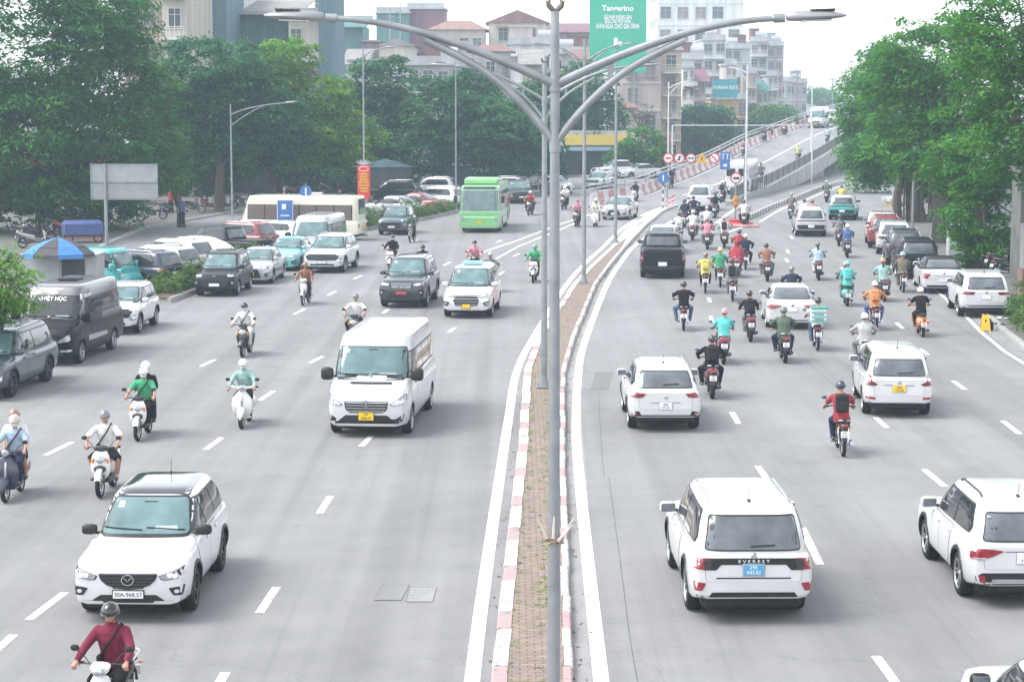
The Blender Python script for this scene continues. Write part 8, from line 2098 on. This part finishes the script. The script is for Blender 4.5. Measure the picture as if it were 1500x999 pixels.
# right side
tree_px('tree', 'nearest tall green tree filling the top right corner', 80, [(1480, 40, 85, 90), (1540, 150, 110, 120), (1440, 110, 50, 80, 3), (1490, 220, 60, 60, 2), (1430, 20, 40, 40, 3)], 'mid', 31, base_u=1560, dens=1.1, per=70, size=.30, rad=.8, trunk_r=.3, limbs=14, narrow=.34, group=TR)
tree_px('tree', 'creeper-clad tree hanging down to the parked white suv', 94, [(1440, 240, 50, 60), (1430, 320, 44, 65), (1450, 375, 36, 60), (1405, 290, 32, 70, 2), (1485, 300, 42, 75), (1425, 385, 30, 45, 1), (1392, 240, 34, 50, 2), (1478, 385, 18, 40, 3)], 'mid', 32, base_u=1440, dens=2.1, per=60, size=.24, rad=.55, trunk_r=.25, bole=3.2, group=TR)
tree_px('tree', 'large full tree second along the right pavement', 112, [(1360, 90, 75, 62), (1400, 150, 75, 75), (1320, 150, 55, 65, 2), (1365, 215, 80, 50), (1300, 100, 30, 40, 4), (1420, 60, 40, 50)], 'mid', 33, base_u=1385, dens=1.0, per=75, size=.36, rad=.95, trunk_r=.45, limbs=14, narrow=.34, group=TR)
tree_px('tree', 'dark trunked banyan third along the right pavement', 132, [(1330, 215, 70, 50), (1285, 165, 45, 60, 3), (1310, 110, 45, 50, 4), (1370, 255, 55, 42), (1280, 235, 45, 34, 2), (1400, 280, 40, 40)], 'deep', 34, base_u=1348, dens=1.0, per=65, size=.40, rad=.95, trunk_r=.5, limbs=12, group=TR)
tree_px('tree', 'green tree farthest along the right, beside the flyover', 172, [(1262, 150, 35, 45), (1270, 200, 38, 40), (1290, 115, 40, 45, 4), (1300, 230, 45, 36), (1275, 255, 30, 20)], 'mid', 35, base_u=1325, dens=.9, per=60, size=.46, rad=1.05, group=TR)
# hanging aerial roots of the banyan
t = thing('aerial_roots', 'cluster of dark hanging aerial roots beside the banyan trunk', 'tree roots', (AT(1340, 300, 131).x, 130, .13)); mb = MB(); rg = random.Random(8)
for k in range(26):
    x0 = rg.uniform(-1.6, 1.4); y0 = rg.uniform(-.8, .8); mb.tube([(x0, y0, 0), (x0 + rg.uniform(-.1, .1), y0, 1.5), (x0 * .8, y0, 3.6)], rg.uniform(.03, .10), 6)
mb.build('root', BARK, t)
# right-side cabinets, walls
x, y = 20.9, 82.; t = thing('electrical_cabinet', 'tall pale metal cabinet on a brick plinth at the right edge', 'cabinet', (x, y, .13))
mb = MB(); mb.box((0, 0, .55), (1.0, .8, 1.1)); mb.build('plinth', WL['brown'], t, smooth=False); mb = MB(); mb.box((0, 0, 2.0), (.9, .7, 1.8), 0, .02); mb.build('cabinet', mat('cabinet_grey', (.24, .25, .25), .6), t); mb = MB(); mb.box((-.3, -.36, 2.0), (.1, .02, 1.5)); mb.build('label_strip', M['barpink'], t, smooth=False)
t = thing('guard_booth', 'narrow booth with a barred window above the metal cabinet', 'booth', (x + 1.4, y + 5, .13)); mb = MB(); mb.box((0, 0, 2.7), (1.8, 1.6, 5.4)); mb.build('wall', mat('weathered_wall', (.13, .135, .125), .85, var=.35, scale=1.2), t, smooth=False); mb = MB(); mb.box((0, 0, 5.45), (2.1, 1.9, .16)); mb.build('roof', WL['dark'], t, smooth=False)
mb = MB(); mb.box((-.2, -.82, 4.2), (1.0, .06, 1.1)); o = mb.build('window', WIN, t, smooth=False); mb = MB()
for k in range(6): mb.box((-.6 + .16 * k, -.87, 4.2), (.03, .03, 1.2))
mb.build('bars', M['steel'], o, smooth=False)
t = thing('utility_box', 'grey roadside utility box beside the parked black suv', 'utility box', (22.0, 101, .13)); mb = MB(); mb.box((0, 0, .85), (1.0, .6, 1.7), 0, .04); mb.build('box', WL['grey'], t); mb = MB(); mb.box((0, -.31, 1.1), (.7, .02, .9)); mb.build('door', WL['pale'], t, smooth=False)
building('yellow_wall', 'small yellow gatehouse under the right-hand trees', 1310, 1330, 296, 150, 3, 'ochre', roof='flat', cat='gatehouse')
building('boundary_wall', 'long grey wall behind the right-hand trees', 1365, 1900, 270, 137, 1.0, 'grey', roof='flat', cat='wall')
single_lamp('grey lamp post rising through the right-hand trees', *G(1336, 345), 7.5, .8, -1, .07)
# crest camera masts, bare utility poles
for u, v0, Y, lb in ((1168, 102, 380, 'thin mast beyond the brown building past the flyover'), (1220, 115, 420, 'thin mast in the haze beside the right-hand trees')):
    p = AT(u, v0, Y); t = thing('mast', lb, 'mast', (p.x, Y, 0)); mb = MB(); mb.tube([(0, 0, 0), (0, 0, p.z)], .12, 6); mb.build('pole', M['steel'], t); mb = MB(); mb.box((0, 0, p.z - .3), (1.6, .1, .15)); mb.build('crossarm', M['steel'], t)

# ================================================================ buildings
YS = mat('sign_yellow', (.70, .50, .10), .5, var=.1); RS = mat('sign_dull_red', (.42, .10, .09), .6, var=.15); CRS = mat('sign_cream', (.6, .55, .45), .6, var=.15)
building('shophouse', 'tan shophouse with tall window bars at the top left', 183, 238, -60, 165, 14, 'tan', 6, 2, 1.2, 1.7, balcony=False, shop=(CRS, 3.0, 4.0))
building('shophouse', 'beige shophouse with projecting balcony beside the tan one', 239, 276, -60, 163, 14, 'beige', 6, 1, 1.0, 1.6, balcony=True, shop=(RS, 3.0, 4.0))
building('shophouse', 'plain pale-walled house above the round tree', 276, 303, -40, 180, 14, 'pale', 0, roof='flat', shop=(YS, 3.0, 4.0))
building('office_tower', 'narrow blue-grey clad tower left of the teal netting', 303, 333, -50, 178, 12, 'bluesheet', 0, roof='flat')
building('shophouse', 'white upper floors above the teal sheeting', 333, 356, -40, 190, 12, 'white', 6, 1, 1.2, 1.4)
building('shed', 'building wrapped in teal sheeting behind the lamp lantern', 333, 432, 18, 188, 14, 'tealsheet', 0, roof='shed', roofm='greysheet', shop=(YS, 3.0, 4.2))
building('shophouse', 'cream house with white pillars right of the teal sheeting', 424, 468, 28, 184, 12, 'cream', 4, 2, 1.0, 1.6, balcony=True, shop=(CRS, 3.0, 4.0))
building('office_tower', 'tall narrow blue corrugated tower in front of the low roofs', 468, 492, -30, 182, 10, 'bluesheet', 0, roof='flat')
building('tower_block', 'pale glass tower rising behind the blue corrugated tower', 462, 492, -80, 240, 12, 'pale', 9, 2)
building('shed', 'teal corrugated roof house behind the banner post', 490, 532, 38, 260, 12, 'tealsheet', 0, roof='shed', roofm='tealsheet')
building('house', 'house with a dull red roof and small white dormer', 530, 556, 62, 250, 12, 'mauve', 2, 2, roof='hip', roofm='redsheet')
building('shed', 'teal rooftop shed with thin antennas', 552, 600, 20, 320, 12, 'tealsheet', 0, roof='flat')
building('shed', 'maroon corrugated rooftop shed', 597, 652, 14, 322, 12, 'maroonsheet', 0, roof='flat')
building('house', 'cream house with a shallow grey roof left of the lamp arms', 556, 606, 68, 235, 12, 'cream', 3, 2, roof='gable', roofm='greysheet', skip_low=1)
building('house', 'wide house with an orange tiled roof behind the lamp arm', 632, 710, 44, 290, 14, 'beige', 4, 4, roof='hip', roofm='orangetile', skip_low=1)
building('house', 'cream house with an orange-red roof and one blue window', 716, 800, 34, 300, 14, 'cream', 5, 2, 1.4, 2.0, roof='gable', roofm='redsheet', skip_low=2)
building('house', 'low grey house with red hipped roof right of the tall lamp', 690, 748, 76, 240, 10, 'grey', 3, 3, roof='hip', roofm='redsheet', skip_low=1)
building('house', 'white low building with a railing behind the poles', 745, 812, 66, 270, 10, 'white', 3, 4, skip_low=1)
building('hall', 'long mauve-roofed hall left of the green billboard', 800, 880, 46, 310, 16, 'mauve', 3, 4, roof='shed', roofm='maroonsheet', skip_low=1)
building('tenement', 'grey block between the poles and the green billboard', 806, 866, 80, 262, 12, 'grey', 4, 3, skip_low=1)
building('tenement', 'grey rear block showing above the wall at left', 596, 700, 96, 214, 12, 'grey', 4, 5, skip_low=1)
building('tenement', 'weathered beige block behind the broad tree', 500, 600, 120, 225, 12, 'beige', 3, 5, skip_low=1)
building('apartment_block', 'tall pale apartment block behind the right lamp arm', 962, 1087, -60, 420, 20, 'white', 8, 5, 2.2, 2.4, side=7)
building('shophouse', 'pink-grey house with tall windows right of the billboard', 912, 968, 82, 245, 12, 'pink', 4, 2, 1.3, 2.2, skip_low=0)
building('shophouse', 'narrow house with ochre stripe beside the white lamp post', 968, 998, 74, 248, 12, 'tan', 5, 1, 1.3, 1.5, balcony=True)
building('shophouse', 'grey house with small balconies above the rounded tree', 998, 1030, 88, 285, 12, 'grey', 5, 2, 1.1, 1.4, balcony=True)
building('shophouse', 'crowded narrow house with a red rooftop tarpaulin', 1028, 1062, 60, 330, 12, 'pale', 6, 2, 1.3, 1.5, balcony=True)
building('shophouse', 'ochre house below the teal signboard', 1042, 1096, 146, 300, 12, 'ochre', 3, 3, 1.1, 1.6, shop=None)
building('shophouse', 'tall grey house with a glazed stair beside the white lamp post', 1060, 1098, 72, 350, 12, 'grey', 7, 3, 1.3, 1.5)
building('shophouse', 'tall pale house with stacked balconies', 1098, 1124, 62, 365, 12, 'pale', 7, 2, 1.3, 1.5, balcony=True)
building('shophouse', 'dark-sided tall house at the end of the row', 1122, 1147, 68, 370, 12, 'mauve', 7, 2, 1.2, 1.5, side=7)
building('shophouse', 'low grey house left of the brown block', 1140, 1160, 120, 395, 10, 'grey', 3, 2)
building('tenement', 'square brown block near the flyover crest', 1155, 1182, 122, 430, 14, 'mauve', 3, 3)
building('pavilion', 'small red-roofed pavilion with pillars behind the flyover foot', 896, 935, 158, 222, 8, 'cream', 2, 3, 1.1, 1.4, roof='hip', roofm='redsheet', balcony=True)
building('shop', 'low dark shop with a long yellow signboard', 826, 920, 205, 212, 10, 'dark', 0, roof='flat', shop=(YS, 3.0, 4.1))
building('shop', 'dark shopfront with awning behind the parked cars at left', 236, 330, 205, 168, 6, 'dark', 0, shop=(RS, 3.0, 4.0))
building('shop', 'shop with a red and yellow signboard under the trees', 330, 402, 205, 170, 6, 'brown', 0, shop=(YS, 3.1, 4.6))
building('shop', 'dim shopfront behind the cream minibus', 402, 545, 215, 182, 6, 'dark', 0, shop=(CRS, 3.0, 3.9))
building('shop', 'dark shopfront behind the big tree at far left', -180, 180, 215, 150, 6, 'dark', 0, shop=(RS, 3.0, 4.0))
building('site_wall', 'pale corrugated hoarding behind the tree trunks', 545, 715, 218, 192, .6, 'pale', 0, roof='flat', cat='wall')
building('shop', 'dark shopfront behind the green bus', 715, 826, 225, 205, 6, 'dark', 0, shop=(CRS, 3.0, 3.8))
t = thing('market_stall', 'dark canvas stall with a shallow roof right of the red banner', 'stall', (AT(565, 280, 168).x, 168, .13)); mb = MB(); mb.box((0, 0, 1.1), (4.4, 3, 2.2)); mb.build('canvas', WL['dark'], t, smooth=False)
mb = MB(); mb.loft([[(-2.6, -1.7, 2.2), (0, -1.7, 2.8), (2.6, -1.7, 2.2)], [(-2.6, 1.7, 2.2), (0, 1.7, 2.8), (2.6, 1.7, 2.2)]]); mb.build('roof', WL['bluesheet'], t, smooth=False)
t = thing('market_stall', 'blue canvas tent with a pointed roof by the far hedge end', 'tent', (AT(662, 270, 178).x, 178, .13)); mb = MB(); mb.box((0, 0, 1.0), (3.4, 3, 2.0)); mb.build('canvas', WL['blue'], t, smooth=False)
mb = MB(); mb.add([(-2, -1.8, 2.0), (2, -1.8, 2.0), (2, 1.8, 2.0), (-2, 1.8, 2.0), (0, 0, 3.2)], [(0, 1, 4), (1, 2, 4), (2, 3, 4), (3, 0, 4), (3, 2, 1, 0)]); mb.build('roof', WL['bluesheet'], t, smooth=False)
tree_px('shrub', 'dark potted shrubs beside the canvas stall', 171, [(602, 275, 14, 14), (590, 268, 10, 12)], 'deep', 41, base_u=600, dens=1.8, per=40, size=.3, rad=.5, trunk_r=.06, limbs=3, cat='shrub')
for u0, u1, v, Y, wl, fl, rf, rm, lb in ((1000, 1016, 100, 272, 'white', 5, 'flat', '', 'slim white house left of the balconied grey one'), (1016, 1034, 118, 276, 'pink', 4, 'shed', 'maroonsheet', 'slim pink house with a red lean-to roof'), (1094, 1108, 108, 335, 'tan', 5, 'flat', '', 'slim tan house right of the ochre one'), (1108, 1124, 132, 338, 'white', 3, 'shed', 'tealsheet', 'low white house with a teal roof near the flyover'), (1124, 1140, 112, 342, 'grey', 5, 'flat', '', 'slim grey house near the flyover crest'),
        (1062, 1078, 96, 318, 'beige', 5, 'flat', '', 'slim beige house behind the teal signboard'), (508, 534, 92, 230, 'white', 3, 'shed', 'greysheet', 'small white house right of the blue tower'), (606, 634, 82, 244, 'tan', 3, 'gable', 'redsheet', 'small tan gabled house above the broad tree'), (660, 690, 72, 252, 'white', 4, 'flat', '', 'small white flat-roofed house above the broad tree'), (766, 790, 92, 236, 'tan', 3, 'shed', 'greysheet', 'small tan house right behind the tall poles'), (826, 848, 104, 240, 'ochre', 3, 'flat', '', 'small ochre house left of the billboard'), (846, 866, 92, 244, 'white', 4, 'shed', 'redsheet', 'small white house touching the billboard')):
    building('house', lb, u0, u1, v, Y, 9, wl, fl, 2, 1.0, 1.3, roof=rf, roofm=rm or 'greysheet', balcony=(fl > 4))
# green advertising billboard
Y = 232.; a = AT(864, -8, Y); b_ = AT(946.5, 106, Y); t = thing('billboard', 'large green advertising billboard with white lettering', 'billboard', ((a.x + b_.x) / 2, Y, 0))
mb = MB(); mb.box((0, .3, (a.z + b_.z) / 2), (b_.x - a.x, .5, a.z - b_.z)); mb.build('panel', mat('billboard_green', (.03, .42, .26), .5, var=.08, scale=.3), t, smooth=False)
mb = MB()
for s_ in (-1, 1): mb.tube([(s_ * 1.8, .8, 0), (s_ * 1.8, .8, a.z - 1)], .2, 8)
mb.build('support', M['steel'], t)
k_ = Y / 3000
for txt, v, sz, wd in (('Tangerino', 13, 1.25, 46), ('GIẢI PHÁP KHÔNG GIAN', 26, .6, 40), ('BẾP CHO MỌI NHÀ', 32, .62, 38), ('HƠN NỮA CHO GIA ĐÌNH', 39.5, .75, 62)):
    me = text_mesh(txt, sz, M['wink'], .01, True); o = link('lettering', me, t, (AT(905, v, Y).x - (a.x + b_.x) / 2, .03, AT(905, v, Y).z), (pi / 2, 0, 0)); w0 = max(q.co.x for q in me.vertices) - min(q.co.x for q in me.vertices); s_ = wd * k_ / w0; o.scale = (s_, s_ if sz > 1 else 1, 1)
mb = MB(); p = AT(902, 62, Y); mb.box((p.x - (a.x + b_.x) / 2, .0, p.z), (.45, .06, .9)); mb.box((p.x - (a.x + b_.x) / 2 + .5, .0, p.z - .2), (.4, .06, .5)); mb.build('product_picture', M['wink'], t, smooth=False)
p = AT(1062, 130, 295); t = thing('signboard', 'teal signboard above the ochre house', 'signboard', (p.x, 295, 0)); mb = MB(); mb.box((0, 0, p.z), (3.6, .2, 2.6)); mb.build('panel', mat('signboard_teal', (.04, .32, .36), .5), t, smooth=False)
me = text_mesh('THÀNH ĐẠT', .62, M['wink'], .01, True); link('lettering', me, t, (0, -.13, p.z + .1), (pi / 2, 0, 0)); mb = MB(); mb.tube([(-1.5, .2, 0), (-1.5, .2, p.z)], .1, 6); mb.tube([(1.5, .2, 0), (1.5, .2, p.z)], .1, 6); mb.build('support', M['steel'], t)
p = AT(996, 214, 214); t = thing('banner', 'red vertical banner beside the white lamp post', 'banner', (AT(975, 210, 214).x, 214, 0)); z_ = AT(975, 212, 214).z; mb = MB(); mb.box((0, 0, z_), (.9, .05, 1.9)); mb.box((-.8, 0, z_ - .3), (.9, .05, 1.2)); mb.build('banner_cloth', SIGNRED, t, smooth=False); mb = MB(); mb.tube([(.5, .05, 0), (.5, .05, z_ + 1)], .05, 6); mb.build('post', M['steel'], t)
for u, v, Y in ((571, 10, 318), (586, 2, 318), (826, 62, 300)):
    p = AT(u, v, Y); t = thing('antenna_mast', {571: 'thin rooftop antenna above the teal shed, left one', 586: 'guyed rooftop antenna above the teal shed, right one', 826: 'thin rooftop mast left of the billboard'}[u], 'antenna', (p.x, Y, 0)); mb = MB(); mb.tube([(0, 0, 0), (0, 0, p.z)], .1, 5); mb.build('mast', M['steel'], t); mb = MB()
    for k in range(3): mb.tube([(-.6, 0, p.z - .5 - k), (.6, 0, p.z - .5 - k)], .04, 4)
    mb.build('element', M['steel'], t)
# ================================================================ haze
mb = MB(); mb.box((0, 320, 22.), (700, 740, 46.2)); o = mb.build('haze', bpy.data.materials.new('haze'), smooth=False); o['kind'] = 'stuff'
hm = o.data.materials[0]; hm.use_nodes = True; N = hm.node_tree.nodes; N.clear(); v = N.new('ShaderNodeVolumePrincipled'); v.inputs['Color'].default_value = (.70, .87, 1, 1); v.inputs['Density'].default_value = .00063; v.inputs['Anisotropy'].default_value = .2
out = N.new('ShaderNodeOutputMaterial'); hm.node_tree.links.new(v.outputs[0], out.inputs['Volume'])
